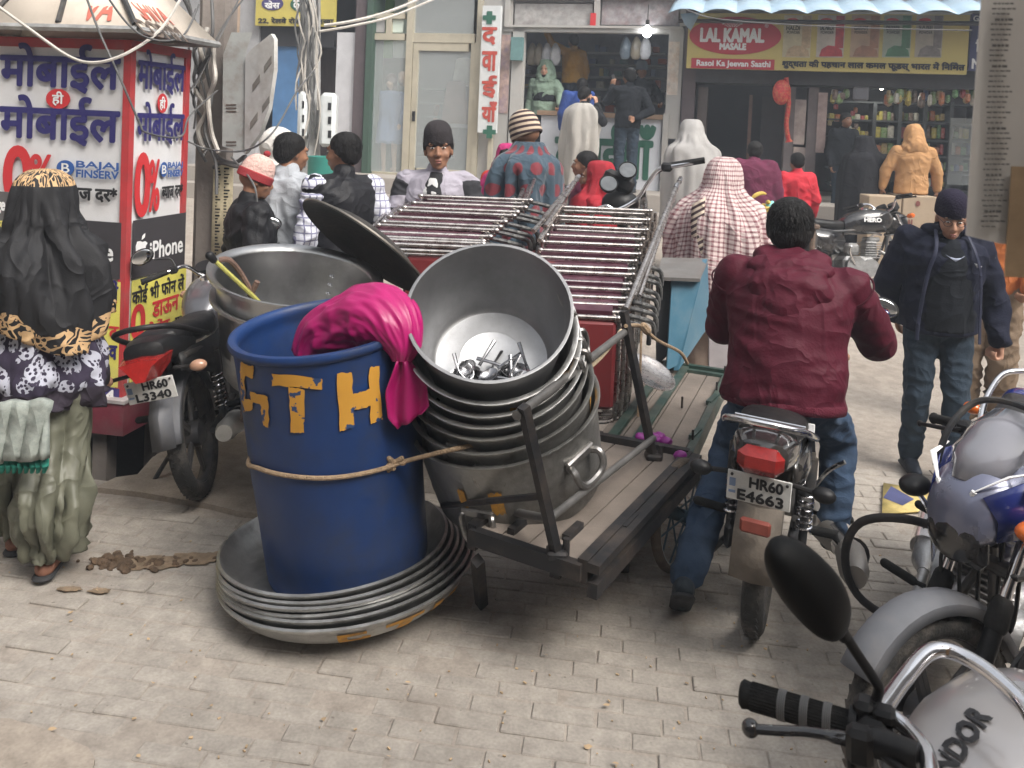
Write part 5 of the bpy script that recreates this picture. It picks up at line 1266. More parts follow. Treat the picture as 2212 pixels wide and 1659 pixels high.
# wooden cupboards and shelves with goods
for u in (1880, 1935, 1990, 2046, 2100): b('cupboard_post', mat('cupboard_black', (.06, .068, .075), .6, var=.2), u, 220, u + 8, 480, -1.0, -1.5, **p4)
for v in (222, 262, 300, 335, 370, 405): b('shelf', mat('cupboard_black', (.06, .068, .075), .6, var=.2), 1788, v, 2150, v + 4, -1.05, -1.6, **p4)
b('cupboard_glass', M_glass, 2050, 255, 2100, 400, -.98, -.99, **p4)
gcol = [(.5, .42, .08), (.45, .14, .05), (.1, .28, .1), (.5, .48, .42), (.12, .18, .38), (.38, .28, .12), (.4, .05, .06), (.2, .32, .12), (.16, .1, .08)]
gm = [mat('goods_%d' % i, c, .4, var=.35, vs=25, dirt=(.6, .58, .5), dirts=30, dirta=.5) for i, c in enumerate(gcol)]
G1 = 'goods packed on the grocery shelves'
for (u0, u1, vb, hmin, hmax, wmin, wmax) in ((1790, 1876, 262, 8, 18, 7, 14), (1890, 1932, 300, 20, 33, 10, 16), (1944, 1988, 300, 20, 34, 14, 20), (2000, 2042, 300, 18, 32, 9, 14), (1890, 1932, 335, 16, 30, 9, 16), (2052, 2100, 335, 14, 28, 8, 14), (2052, 2100, 300, 14, 30, 8, 14), (1890, 1932, 262, 12, 24, 8, 14), (1944, 1988, 262, 12, 26, 8, 14), (2000, 2042, 262, 12, 26, 8, 14), (2000, 2042, 335, 14, 28, 8, 13), (1890, 1932, 370, 14, 28, 9, 14), (1890, 1932, 404, 8, 20, 9, 14), (1944, 1988, 335, 16, 30, 9, 15), (2052, 2100, 370, 10, 20, 8, 14), (1796, 1876, 300, 14, 30, 8, 14), (1796, 1876, 335, 14, 28, 8, 14), (2000, 2046, 370, 8, 20, 9, 14), (2000, 2046, 404, 10, 22, 9, 14), (1796, 1876, 404, 8, 22, 9, 14)):
    u = u0
    while u < u1 - 6:
        w = sr.uniform(wmin, wmax); h = sr.uniform(hmin, hmax); o = b('grocery_packet', sr.choice(gm), u, vb - h, min(u + w - 1, u1), vb, -1.1, -1.35, p=None, ch=.015); tag(o, 'bright packet on the grocery shop shelves', 'packet', G1); u += w
for k in range(46):      # strips of packets hanging from the lintel
    u = sr.choice([sr.uniform(1788, 1850), sr.uniform(1905, 1960), sr.uniform(1965, 2120), sr.uniform(1940, 2010)]); v = sr.uniform(190, 206); h = sr.uniform(18, 30); w = sr.uniform(10, 18); d = sr.uniform(-.15, .05)
    a0, a1, b0_, b1_ = FF.rect(u - w / 2, v, u + w / 2, v + h, d); mb = MB()
    mb.lathe([(0, b1_ - b0_), (.35, (b1_ - b0_) * .97), (.45, (b1_ - b0_) * .8), (.5, (b1_ - b0_) * .45), (.45, .03), (0, 0)], 10, M=FF.M((a0 + a1) / 2, b0_, d) @ Matrix(((1, 0, 0, 0), (0, 0, 1, 0), (0, 1, 0, 0), (0, 0, 0, 1))) @ Matrix.Diagonal((a1 - a0, .12, 1, 1))); o = mb.build('hanging_packet', sr.choice(gm)); tag(o, 'shiny snack packet hanging in a row under the grocery lintel', 'packet', 'snack packets hanging in the grocery shop')
for k in range(26):
    u = sr.uniform(1788, 1862); v = 225 + k * 7; d = sr.uniform(-.3, .0); o = b('hanging_strip', sr.choice(gm), u, v, u + sr.uniform(8, 15), v + sr.uniform(10, 18), d, d - .05, p=None, ch=.01); tag(o, 'small packet on the strips hanging beside the shopkeeper', 'packet', 'packets on strips beside the shopkeeper')
mb = MB(); q = onpl(1690, 175, FF.p + FN * .3, FN); mb.ell(q + V(0, 0, -.16), (.13, .10, .18)); mb.tube(smooth_path([q + V(.05, 0, .05), q + V(.10, -.02, -.3), q + V(.09, 0, -.6), q + V(.14, 0, -.85)], 5), [.05] * 15 + [.09], 8, flat=.6); o = mb.build('red_garland', mat('red_cloth_garland', (.5, .03, .04), .6, var=.3, vs=30, dirt=(.6, .45, .15), dirts=25, dirta=.5)); tag(o, 'red and gold cloth garland hanging on the grocery pillar', 'garland')
b('plastic_chair_back', mat('grey_chair', (.18, .18, .2), .5, var=.1), 1843, 186, 1878, 218, .12, .06, p=SH4, ch=.04)
LT = thing('lamp', 'small lit lamp under the grocery lintel', 'lamp', (0, 0, 0)); q = onpl(1905, 186, FF.p - FN * .6, FN); mb = MB(); mb.ell(q, (.07, .05, .05)); mb.build('lamp_glass', mat('lit_lamp', (1, 1, .95), .3, var=0, emit=(1, .97, .86), es=60), LT); mb = MB(); mb.cyl(q + V(0, 0, .04), q + V(0, 0, .2), .02, n=8); mb.build('lamp_holder', M_black, LT)
# building mass above and to the sides, out of sight, closing the street
for nm, lb, u0, u1 in (('upper_building', 'plastered storey above the shops', -400, 2900),):
    o = FF.bx(nm, M_greywall, u0, -900, u1, -62, .2, -3, None); tag(o, 'grey plastered upper storey over the row of shops', 'building')
# ------------------------------------------------------------------ loaded handcart
def axis_matrix(p, z, spin=0.0):
    z = Vector(z).normalized(); x = V(1, 0, 0); x = (x - z * x.dot(z)).normalized(); y = z.cross(x)
    M = Matrix((x, y, z)).transposed().to_4x4(); M.translation = Vector(p); return M @ Matrix.Rotation(spin, 4, 'Z')
def lean(camdeg, leftdeg):          # axis of a vessel leaning towards the viewer and to the left
    return V(-math.sin(R(leftdeg)), -math.sin(R(camdeg)) * math.cos(R(leftdeg)), math.cos(R(camdeg)) * math.cos(R(leftdeg)))
M_deck = mat('dusty_plywood', (.17, .142, .12), .85, var=.25, vs=3, bump=.25, bs=25, dirt=(.1, .08, .065), dirts=2.5, dirta=.5)
M_green = mat('dark_green_steel', (.022, .05, .04), .5, .1, var=.3, vs=8, dirt=(.2, .17, .14), dirts=6, dirta=.45)
M_black_iron = mat('black_iron', (.018, .018, .02), .6, .3, var=.3, vs=10, dirt=(.12, .09, .07), dirts=6, dirta=.5)
CART = thing('handcart', 'flat handcart with plywood deck and green and black iron frame under the pots', 'handcart', (0, 0, 0))
DZ = .435
NR = gnd(1258, 1224, DZ); MR = gnd(1487, 985, DZ); FR_ = gnd(1572, 806, DZ); NL = gnd(1045, 1180, DZ)
LB = V(-.36, 3.05, DZ); 
def slab_poly(mb, pts, z0, z1): mb.prism([(p.x, p.y) for p in pts], z1 - z0, M=Matrix.Translation((0, 0, z0)))
back = (MR - NR).normalized(); left = V(-back.y, back.x, 0)
# planks: three boards running with the cart
W = .43
for k in range(4):
    w0, w1 = k * W / 4 + (.006 if k else .03), (k + 1) * W / 4
    mb = MB(); pts = [NR + left * w0 + back * .02, NR + left * w1 + back * .02, MR + left * w1, MR + left * w0]
    slab_poly(mb, pts[::-1] if False else pts, DZ - .022, DZ); mb.build('deck_board', M_deck, CART)
bk2 = (FR_ - MR).normalized(); lf2 = V(-bk2.y, bk2.x, 0)
for k in range(4):
    w0, w1 = k * W / 4 + (.006 if k else .03), (k + 1) * W / 4
    mb = MB(); slab_poly(mb, [MR + lf2 * w0 + bk2 * .03, MR + lf2 * w1 + bk2 * .03, FR_ + lf2 * w1 - bk2 * .03, FR_ + lf2 * w0 - bk2 * .03], DZ - .03, DZ - .008); mb.build('deck_board', M_deck, CART)
mb = MB(); slab_poly(mb, [V(-1.12, 3.70, 0), V(-.36, 3.55, 0), V(-.1, 4.4, 0), V(-.95, 4.5, 0)], DZ - .03, DZ - .002); mb.build('side_shelf', M_deck, CART)
def beam(mb, a, b, w, h, off=0): 
    d = (b - a).normalized(); s_ = V(d.y, -d.x, 0)
    mb.add([a - s_ * w, a + s_ * w, b + s_ * w, b - s_ * w, a - s_ * w + V(0, 0, h), a + s_ * w + V(0, 0, h), b + s_ * w + V(0, 0, h), b - s_ * w + V(0, 0, h)], [(3, 2, 1, 0), (4, 5, 6, 7), (0, 1, 5, 4), (1, 2, 6, 5), (2, 3, 7, 6), (3, 0, 4, 7)])
dn = V(0, 0, -.07)
for i, (a, b, m_, h) in enumerate(((NR + dn * .8, MR + dn * .8, M_black_iron, .08), (NR + V(0, 0, -.095) - left * .038, MR + V(0, 0, -.095) - left * .038, M_black_iron, .05), (NR + V(0, 0, -.012) - left * .038, MR + V(0, 0, -.012) - left * .038, M_black_iron, .03), (NR + left * .10 + V(0, 0, -.07), MR + left * .10 + V(0, 0, -.07), M_black_iron, .04), (NR + V(0, 0, -.045), NR + V(0, 0, -.045) + left * W, M_black_iron, .055), (MR + dn, MR + dn + lf2 * W, M_black_iron, .10), (MR + dn, FR_ + dn, M_green, .085), (FR_ + dn, FR_ + dn + lf2 * W, M_green, .09), (FR_ + dn - bk2 * .07, FR_ + dn + lf2 * W - bk2 * .07, M_green, .08), (MR + lf2 * .25 + V(0, 0, .0), FR_ + lf2 * .25 + V(0, 0, 0), M_green, .012), (MR + lf2 * .36 + V(0, 0, .0), FR_ + lf2 * .36 + V(0, 0, .0), M_green, .018), (NR + left * W + dn, MR + left * W + dn, M_black_iron, .09))):
    mb = MB(); beam(mb, a, b, .018 if h > .03 else .022, h); mb.build('frame_bar', m_, CART)
for a in (NR + left * .12 + back * .12, NR + back * .3 - left * .02, NR + back * .05 + left * .3, MR + bk2 * .2 + lf2 * .02, MR + bk2 * .75 + lf2 * .02):
    mb = MB(); beam(mb, a + V(0, 0, .0), a + back * .12, .014, .022); mb.build('hinge', M_green if a.y > MR.y else M_black_iron, CART)
for k in (.12, .45, .7, .95):
    mb = MB(); q = MR.lerp(FR_, k) + lf2 * (.14 if k in (.45,) else .01); mb.cyl(q, q + V(0, 0, .06), .006, n=6); mb.build('peg', M_black_iron, CART)
# side gate: two leaning posts with two rails
A0_ = gnd(1203, 1200, DZ); A1_ = at(1131, 878, A0_.y - .20); B0_ = gnd(1411, 990, DZ); B1_ = at(1347, 672, B0_.y - .02)
for a, b_ in ((A0_, A1_), (B0_, B1_)):
    mb = MB(); mb.tube([a, b_], .021, 4); mb.build('gate_post', M_black_iron, CART)
    mb = MB(); mb.box(a + V(0, 0, .01), (.07, .07, .03), ch=.008); mb.cyl(a + V(.03, 0, 0), a + V(.03, 0, .06), .012, n=8); mb.build('post_socket', M_black_iron, CART)
mb = MB(); mb.tube([B1_ + V(.01, 0, -.09), A1_ + V(-.02, 0, -.03)], .016, 10); mb.build('gate_rail', mat('worn_grey_pipe', (.14, .135, .13), .5, .5, var=.3, vs=8), CART)
mb = MB(); mb.tube([B0_.lerp(B1_, .14) + V(.02, 0, 0), A0_.lerp(A1_, .26)], .014, 10); mb.tube([A0_.lerp(A1_, .26), A0_.lerp(A1_, .26) + V(-.1, .25, -.1)], .014, 10); mb.build('gate_rail', mat('worn_grey_pipe', (.14, .135, .13), .5, .5, var=.3, vs=8), CART)
mb = MB(); mb.tube([A0_.lerp(A1_, .42), NR + left * .62 + back * .1], .012, 8); mb.build('gate_strut', M_black_iron, CART)
# wheels with wire spokes, axle, rest leg
for c, s_ in ((gnd(1412, 1226) + V(.10, .0, .235), 0), (gnd(1412, 1226) + V(.10, .0, .235) + left * 1.1, 1)):
    wd = V(math.cos(R(52)), math.sin(R(52)), 0); M_ = axis_matrix(c, V(wd.y, -wd.x, 0.06))
    mb = MB(); mb.lathe([(.207, -.02), (.221, -.022), (.232, -.012), (.235, 0), (.232, .012), (.221, .022), (.207, .02)], 44, M=M_); w_ = mb.build('wheel', mat('worn_brown_tyre', (.10, .075, .055), .9, var=.3, vs=20, bump=.5, bs=90, dirt=(.3, .24, .19), dirts=6, dirta=.6), CART)
    mb = MB(); mb.lathe([(.209, -.018), (.198, -.016), (.194, 0), (.198, .016), (.209, .018)], 40, M=M_); mb.build('rim', mat('dull_steel_rim', (.35, .37, .38), .4, .8, var=.2), w_)
    mb = MB(); mb.cyl(M_ @ V(0, 0, -.07), M_ @ V(0, 0, .07), .028, n=14); mb.cyl(M_ @ V(0, 0, -.1), M_ @ V(0, 0, .1), .012, n=8); mb.build('hub', mat('blue_hub', (.07, .12, .16), .5, .4, var=.2), w_)
    for k in range(14):
        a = 2 * pi * k / 14; mb = MB(); mb.cyl(M_ @ V(math.cos(a) * .026, math.sin(a) * .026, .03 if k % 2 else -.03), M_ @ V(math.cos(a + .25) * .198, math.sin(a + .25) * .198, 0), .0045, n=5); mb.build('spoke', mat('blue_hub', (.07, .12, .16), .5, .4, var=.2), w_)
mb = MB(); mb.cyl(gnd(1412, 1226) + V(.10, .0, .235), gnd(1412, 1226) + V(.10, .0, .235) + left * 1.1, .016, n=8); mb.box(gnd(1402, 1228) + V(0, .02, .29) + left * .15, (.05, .05, .14)); mb.build('axle', M_black_iron, CART)
mb = MB(); q = gnd(1345, 1232); mb.box(q + V(0, 0, .14), (.05, .05, .28), ch=.005); mb.build('rest_leg', M_black_iron, CART); q = gnd(1040, 1310); mb = MB(); mb.tube([NR + left * .40 + V(0, 0, -.1), q + V(0, 0, .01)], .026, 4); mb.build('rest_leg', M_black_iron, CART)
mb = MB()
for u, v in ((1385, 945), (1400, 940), (1412, 948), (1425, 942), (1440, 955), (1470, 985)): mb.ell(gnd(u, v, DZ + .02), (.03, .028, .022), nu=10, nv=6)
o = fuse('purple_rag', mb, mat('purple_satin', (.25, .02, .22), .4, var=.3), None, .008, 3, .006, 20, .5); tag(o, 'scrap of purple and magenta cloth on the cart deck edge', 'cloth')

# ---- vessels
def vessel(prof_out, t=.006):
    """wall with thickness from an outer profile bottom centre -> rim"""
    inn = [(max(r - t, 0), z + (t if r < 1e-4 or i < 2 else 0)) for i, (r, z) in enumerate(prof_out)]
    return prof_out + inn[::-1]
def pot(name, label, rimc, ax, Rr, Rb, depth, rimw=.02, m=None, cat='pot', group=None, dent=.006, seed=0, n=56):
    ax = Vector(ax).normalized(); M = axis_matrix(Vector(rimc) - ax * depth, ax)
    T = thing(name, label, cat, M.translation, rot=M.to_euler(), group=group)
    pr = [(0, 0), (Rb * .7, 0), (Rb * .93, .006), (Rb, .03)] + [(Rb + (Rr - Rb) * k / 6, .03 + (depth - .03) * k / 6) for k in range(1, 7)] + [(Rr + rimw, depth + rimw * .25), (Rr + rimw * 1.05, depth + rimw * .65), (Rr + rimw * .8, depth + rimw * .7), (Rr - .002, depth + .006)]
    pr_in = [(Rr - .006, depth - .004)] + [(Rb - .007 + (Rr - Rb) * k / 5, .035 + (depth - .05) * k / 5) for k in range(4, -1, -1)] + [(Rb * .9, .014), (Rb * .56, .010), (Rb * .53, .013), (Rb * .50, .011), (0, .010)]
    rr = random.Random(seed); p1, p2 = rr.uniform(0, 6), rr.uniform(0, 6)
    mb = MB(); mb.lathe(pr + pr_in, n, wob=lambda t, i: dent * (math.sin(3 * t + p1) * .5 + math.sin(7 * t + p2 + i * .7) * .35)); mb.build('vessel_wall', m or M_pot, T, sharp=50)
    return T, M
def tray(i):
    pass
TG = 'steel trays stacked under the drum'
tax = lean(1.5, -5.0) ; tax = V(math.sin(R(-5.5)), .03, 1).normalized()     # right edge propped up
tc = gnd(752, 1402) + V(-.06, .36, 0)
names = ['widest steel tray with ochre painted letters, at the bottom of the stack', 'second tray from the bottom of the stack under the drum', 'third tray from the bottom of the stack under the drum', 'third tray from the top of the stack under the drum', 'second tray from the top of the stack under the drum', 'uppermost tray of the stack, holding the blue drum']
for i in range(6):
    Rr = .495 - .011 * i; c = tc + tax * (.045 + .0155 * i) + V(-.010 * i, .004 * (i % 3), 0) + V(.0, 0, .0)
    z_ = [.0, .004, -.006, .005, -.004, .0][i]; ax_ = (tax + V(z_, (-.008, .006, -.004, .008, 0, .004)[i], 0)).normalized()
    M = axis_matrix(c, ax_); T = thing('steel_tray', names[i], 'tray', M.translation, rot=M.to_euler(), group=TG)
    h = .082; pr = [(0, 0), (Rr - .075, 0), (Rr - .065, .006), (Rr - .03, .036), (Rr - .008, h - .012), (Rr + .004, h - .004), (Rr + .006, h + .006), (Rr - .004, h + .010), (Rr - .012, h), (Rr - .020, h - .02), (Rr - .05, .035), (Rr - .078, .008), (0, .006)]
    mb = MB(); mb.lathe(pr, 72, wob=lambda t, k: .004 * math.sin(3 * t + i) + .003 * math.sin(5 * t + 2 * i)); mb.build('tray_wall', mat('worn_steel_tray', (.46, .46, .45), .42, .9, var=.25, vs=7, bump=.15, bs=50, dirt=(.1, .09, .08), dirts=4, dirta=.6), T, sharp=50)
    if i == 0: TRAY0, TM0 = T, M
mb = MB()
def tray_patch(mb, a0, a1, z0, z1, n=8):
    rows = []
    for q in range(3):
        z = z0 + (z1 - z0) * q / 2; r = np.interp(z, [.0, .006, .036, .07], [.42, .43, .465, .487]) + .003
        rows.append([(r * math.cos(a0 + (a1 - a0) * j / n), r * math.sin(a0 + (a1 - a0) * j / n), z) for j in range(n + 1)])
    mb.loft(rows, closed=False)
for a0, a1, z0, z1 in ((-84, -80, .010, .058), (-84, -72, .046, .06), (-84, -70, .008, .024), (-74, -70, .012, .034), (-64, -46, .046, .062), (-58, -51, .008, .046), (-40, -34, .012, .058), (-30, -24, .016, .06)):
    tray_patch(mb, R(a0), R(a1), z0, z1)
mb.build('painted_letters', M_yellow_paint, TRAY0)

# ---- blue drum
M_blue = mat('blue_drum_plastic', (.009, .034, .125), .45, var=.2, vs=3, bump=.12, bs=14, dirt=(.035, .037, .04), dirts=2.6, dirta=.75, spec=.35)
d0_ = at(754, 1282, 3.20) ; d1_ = at(700, 703, 3.11); d0_.z = max(d0_.z - .02, .115); dax = (d1_ - d0_).normalized(); dh = (d1_ - d0_).length
DM = axis_matrix(d0_, dax); DRUM = thing('drum', 'tall blue plastic drum painted with ochre letters, standing in the trays', 'drum', DM.translation, rot=DM.to_euler())
Rb_, Rt_ = .306, .332
def Rz(z): return Rb_ + (Rt_ - Rb_) * min(max(z / dh, 0), 1) + .004 * math.exp(-((z - dh * .5) / .1) ** 2)
pr = [(0, 0), (.25, 0), (.28, .01), (Rb_, .05)] + [(Rz(dh * k / 12), dh * k / 12) for k in range(1, 12)] + [(Rt_ + .002, dh - .03), (Rt_ + .014, dh - .022), (Rt_ + .018, dh - .008), (Rt_ + .012, dh + .004), (Rt_ - .004, dh + .006), (Rt_ - .016, dh - .002), (Rt_ - .02, dh - .03), (Rt_ - .008, dh - .05), (Rt_ - .012, dh - .08)] + [(Rz(dh * k / 6) - .012, dh * k / 6) for k in range(5, 0, -1)] + [(Rb_ - .015, .03), (0, .02)]
mb = MB(); mb.lathe(pr, 72, wob=lambda t, i: .004 * math.sin(2 * t + 1) + .003 * math.sin(3 * t)); mb.build('drum_wall', M_blue, DRUM, sharp=50)
DMi = DM.inverted()
def on_drum(u, v):
    o = DMi @ V(0, 0, CAM_H); d = (DMi.to_3x3() @ ray(u, v)).normalized(); t0 = 1.5; prev = None
    for k in range(400):
        t = 2.0 + k * .005; p = o + d * t; g = math.hypot(p.x, p.y) - Rz(p.z) - .006
        if g < 0: break
    a = math.atan2(p.y, p.x); return V(math.cos(a) * (Rz(p.z) + .0055), math.sin(a) * (Rz(p.z) + .0055), p.z)
def stroke(mb, c, n=7, jag=1.5):
    jr = random.Random(int(c[0][0])); rows = []
    for i in range(n + 1):
        row = []
        for j in range(n + 1):
            s, t = i / n, j / n; u = (c[0][0] * (1 - s) + c[3][0] * s) * (1 - t) + (c[1][0] * (1 - s) + c[2][0] * s) * t; v = (c[0][1] * (1 - s) + c[3][1] * s) * (1 - t) + (c[1][1] * (1 - s) + c[2][1] * s) * t
            if i in (0, n) or j in (0, n): u += jr.uniform(-jag, jag); v += jr.uniform(-jag, jag)
            row.append(on_drum(u, v))
        rows.append(row)
    mb.loft(rows, closed=False)
M_chip = bpy.data.materials.new('chipped_ochre_paint'); M_chip.use_nodes = True
_n = M_chip.node_tree.nodes; _L = M_chip.node_tree.links.new; _tc = _n.new('ShaderNodeTexCoord')
_a = nnoise(_n, _L, _tc.outputs['Object'], 22, 3); _mr = _n.new('ShaderNodeMapRange'); _mr.inputs['From Min'].default_value = .625; _mr.inputs['From Max'].default_value = .645; _L(_a, _mr.inputs[0])
_b = nnoise(_n, _L, _tc.outputs['Object'], 9, 6); _L(nmix(_n, _L, _mr.outputs[0], nmix(_n, _L, _b, (.46, .22, .02), (.58, .30, .04)), (.02, .05, .14)), _n['Principled BSDF'].inputs['Base Color']); _n['Principled BSDF'].inputs['Roughness'].default_value = .7
for nm, st in (('painted_letter_g', [((520, 782), (549, 792), (545, 818), (519, 806)), ((519, 800), (528, 806), (530, 870), (522, 866)), ((522, 858), (546, 866), (545, 886), (526, 890)), ((540, 845), (578, 856), (578, 878), (543, 868)), ((562, 862), (580, 862), (581, 924), (570, 920))]),
               ('painted_letter_t', [((589, 806), (697, 818), (696, 841), (589, 832)), ((624, 836), (657, 840), (657, 934), (629, 934))]),
               ('painted_letter_h', [((727, 806), (760, 804), (764, 922), (735, 932)), ((797, 794), (817, 789), (826, 905), (801, 916)), ((761, 852), (800, 840), (802, 876), (763, 886))])):
    mb = MB()
    for c in st: stroke(mb, c)
    mb.build(nm, M_chip, DRUM)
# rope round the drum with its knot, running on to the pots
RP = thing('rope', 'brown rope tied round the drum and pulled across to the pots', 'rope', (0, 0, 0))
pts = [on_drum(u, v) * 1.0 for u, v in ((539, 1000), (560, 1010), (600, 1022), (660, 1030), (720, 1030), (780, 1022), (830, 1010))]
pts = [DM @ V(p.x * 1.012, p.y * 1.012, p.z) for p in pts]
pts = [pts[0] + V(.0, .25, .03), pts[0] + V(-.005, .1, .02)] + pts + [at(880, 995, 2.93), at(960, 975, 2.88), at(1012, 964, 2.90), at(1100, 950, 3.02)]
path = smooth_path(pts, 8); mb = MB(); mb.tube(path, .0085, 8); mb.build('strand', M_rope, RP)
mb = MB(); k0 = at(846, 1006, 2.94)
for a, b_ in (((822, 1016), (842, 1004)), ((838, 1014), (852, 998)), ((846, 1004), (868, 990)), ((850, 1000), (840, 990)), ((858, 998), (872, 1000)), ((830, 1006), (850, 1012))): mb.capsule(at(*a, 2.935), at(*b_, 2.925), .012, .009, n=8)
mb.build('knot', M_rope, RP)
mb = MB(); mb.tube(smooth_path([B1_ + V(-.01, -.02, -.08), at(1300, 770, 3.35), at(1220, 840, 3.1), at(1172, 880, 3.0)], 6), .008, 8); o = mb.build('rope', mat('pale_rope', (.5, .40, .27), .9, var=.2, vs=60, bump=.8, bs=150)); tag(o, 'pale rope slanting from the gate post down over the pot rims', 'rope')
mb = MB(); mb.tube(smooth_path([B1_ + V(.01, -.02, -.06), at(1385, 705, 4.0), at(1420, 735, 4.1), at(1468, 760, 4.3), at(1485, 785, 4.4)], 6), .009, 8); mb.tube(smooth_path([at(1385, 715, 3.95), at(1383, 800, 3.9), at(1378, 900, 3.85)], 5), .006, 6); mb.capsule(at(1390, 705, 3.98), at(1398, 715, 3.98), .02, n=8); o = mb.build('rope', M_rope); tag(o, 'knotted rope tied from the gate post back to the blue box', 'rope')

# ---- magenta bundle
mb = MB()
bp_ = [(672, 778, 3.12, .085), (705, 728, 3.12, .115), (755, 700, 3.08, .125), (805, 685, 3.02, .13), (845, 700, 2.96, .11), (868, 742, 2.92, .072), (868, 782, 2.90, .03)]
BND = thing('cloth_bundle', 'shiny magenta cloth bundle slung over the rim of the blue drum', 'bundle', (0, 0, 0))
pp_ = smooth_path([at(*q[:3]) for q in bp_], 9); rr_ = [v.x for v in smooth_path([V(q[3], 0, 0) for q in bp_], 9)]; rows = []; N_ = len(pp_); up_ = V(0, 0, 1)
for i, (p, r) in enumerate(zip(pp_, rr_)):
    t = i / (N_ - 1); d = (pp_[min(i + 1, N_ - 1)] - pp_[max(i - 1, 0)]).normalized(); x = up_.cross(d).normalized(); y = d.cross(x); up_ = y; row = []
    for j in range(120):
        a_ = 2 * pi * j / 120; pl = (1 - abs(math.sin(a_ * 6.5 + 1.2 * math.sin(a_ * 2 + 3 * t)))) ** 2 * .16 * max(t - .45, 0) ** 1.2 * 1.9
        n1 = mnoise.noise(V(math.cos(a_) * 1.6, math.sin(a_) * 1.6, t * 2.2)); n2 = 1 - abs(mnoise.noise(V(math.cos(a_) * 2.4 + 4, math.sin(a_) * 2.4 + t * 1.5, t * 5.5))) * 4; n3 = 1 - abs(mnoise.noise(V(math.cos(a_) * 5 + 9, math.sin(a_) * 5 + t * 4, t * 9))) * 4
        q = r * (1 + .10 * n1 + pl - .5 * pl + .05 * max(n2, -.6) + .022 * max(n3, -.6)); row.append(p + x * (q * math.cos(a_)) + y * (q * .9 * math.sin(a_)))
    rows.append(row)
mb = MB(); mb.loft(rows); mb.f.append(tuple(range(119, -1, -1))); mb.mi.append(0); mb.build('bundle', M_pink, BND, sharp=0)
rows = []
for k in range(13):
    t = k / 12; c = at(872 + 14 * t, 776 + 132 * t, 2.90 - .01 * t); w = .022 + .05 * min(t * 2.2, 1) - (.03 * max(t - .85, 0) / .15)
    rows.append([c + V(w * s, -.018 * math.sin(3 * s * 1.7 + 2 * t) - .012, .0 + .03 * s * t) for s in [-1 + q / 7 for q in range(15)]])
mb = MB(); mb.loft(rows, closed=False); mb.build('hanging_tail', M_pink, BND, solid=.004, sharp=0)

# ---- nested aluminium pots leaning on the cart
PG = 'aluminium pots nested on the cart'
plabel = ['largest pot at the bottom of the leaning stack, dull grey with wide sides', 'second lowest pot of the leaning stack, its rim curving up right', 'third pot from the bottom of the leaning stack', 'fourth pot from the bottom of the leaning stack, dark rim', 'third pot from the top of the leaning stack', 'second pot from the top of the leaning stack, ochre paint on its side', 'tilted open pot on top of the stack with spoons inside']
pots = [None] * 7; c_ = at(1058, 668, 2.96)
for i, a_, l_, Rr, Rb, dp, dl in ((6, 42, 2, .292, .238, .34, 0), (5, 40, 3, .306, .262, .30, .115), (4, 37, 5, .315, .272, .28, .075), (3, 33, 7, .325, .285, .28, .07), (2, 28, 9, .335, .298, .29, .075), (1, 22, 11, .348, .312, .29, .085), (0, 16, 13, .362, .335, .36, .085)):
    c_ = c_ - lean(a_, l_) * dl; pots[i] = (c_.copy(), a_, l_, Rr, Rb, dp, plabel[i])
PT = []
for i, (c, a, l, Rr, Rb, dp, lb) in enumerate(pots):
    m_ = mat('sooty_pot', (.30, .295, .28), .5, .85, var=.3, vs=5, bump=.2, bs=40, dirt=(.05, .045, .04), dirts=2.2, dirta=.75) if i < 3 else M_pot if i < 6 else mat('clean_pot', (.27, .27, .275), .5, .9, var=.14, vs=4, bump=.12, bs=26, dirt=(.14, .14, .135), dirts=3, dirta=.5)
    T, M = pot('cooking_pot', lb, c, lean(a, l), Rr, Rb, dp, .009 if i == 6 else .016, m_, group=PG, seed=i); PT.append((T, M, Rr, Rb, dp))
def pot_patch(i, a0, a1, z0, z1, nm='ochre_paint', m=M_yellow_paint):
    T, M, Rr, Rb, dp = PT[i]; mb = MB(); rows = []
    for q in range(4):
        z = z0 + (z1 - z0) * q / 3; r = Rb + (Rr - Rb) * z / dp + .004
        rows.append([(r * math.cos(R(a0 + (a1 - a0) * j / 8)), r * math.sin(R(a0 + (a1 - a0) * j / 8)), z + .006 * math.sin(j * 2 + q)) for j in range(9)])
    mb.loft(rows, closed=False); mb.build(nm, m, T)
pot_patch(5, -75, -42, .19, .245); pot_patch(5, -35, -12, .19, .25); pot_patch(1, -12, 4, .14, .26); pot_patch(0, -102, -94, .15, .25); pot_patch(0, -122, -117, .15, .25)
def loop(i, ang, z, w=.06, drop=.09, out=.03, r=.009, m=M_chrome):
    T, M, Rr, Rb, dp = PT[i]; rad = Rb + (Rr - Rb) * z / dp; a = R(ang); e = V(math.cos(a), math.sin(a), 0); t = V(-math.sin(a), math.cos(a), 0)
    P = [e * (rad - .005) + t * w * .8, e * (rad + out * .7) + t * w, e * (rad + out) + t * w * .95 - V(0, 0, drop * .6), e * (rad + out) + t * w * .5 - V(0, 0, drop), e * (rad + out) - t * w * .5 - V(0, 0, drop), e * (rad + out) - t * w * .95 - V(0, 0, drop * .6), e * (rad + out * .7) - t * w, e * (rad - .005) - t * w * .8]
    mb = MB(); mb.tube(smooth_path([q + V(0, 0, z) for q in P], 5), r, 8); mb.box(tuple(e * (rad + .004) + V(0, 0, z + .012)), (.02, w * 2.1, .035), (0, 0, a), ch=.006); mb.build('handle', m, T)
M_handle = mat('dull_cast_handle', (.3, .29, .28), .4, .9, var=.2, dirt=(.06, .05, .04), dirts=20, dirta=.6)
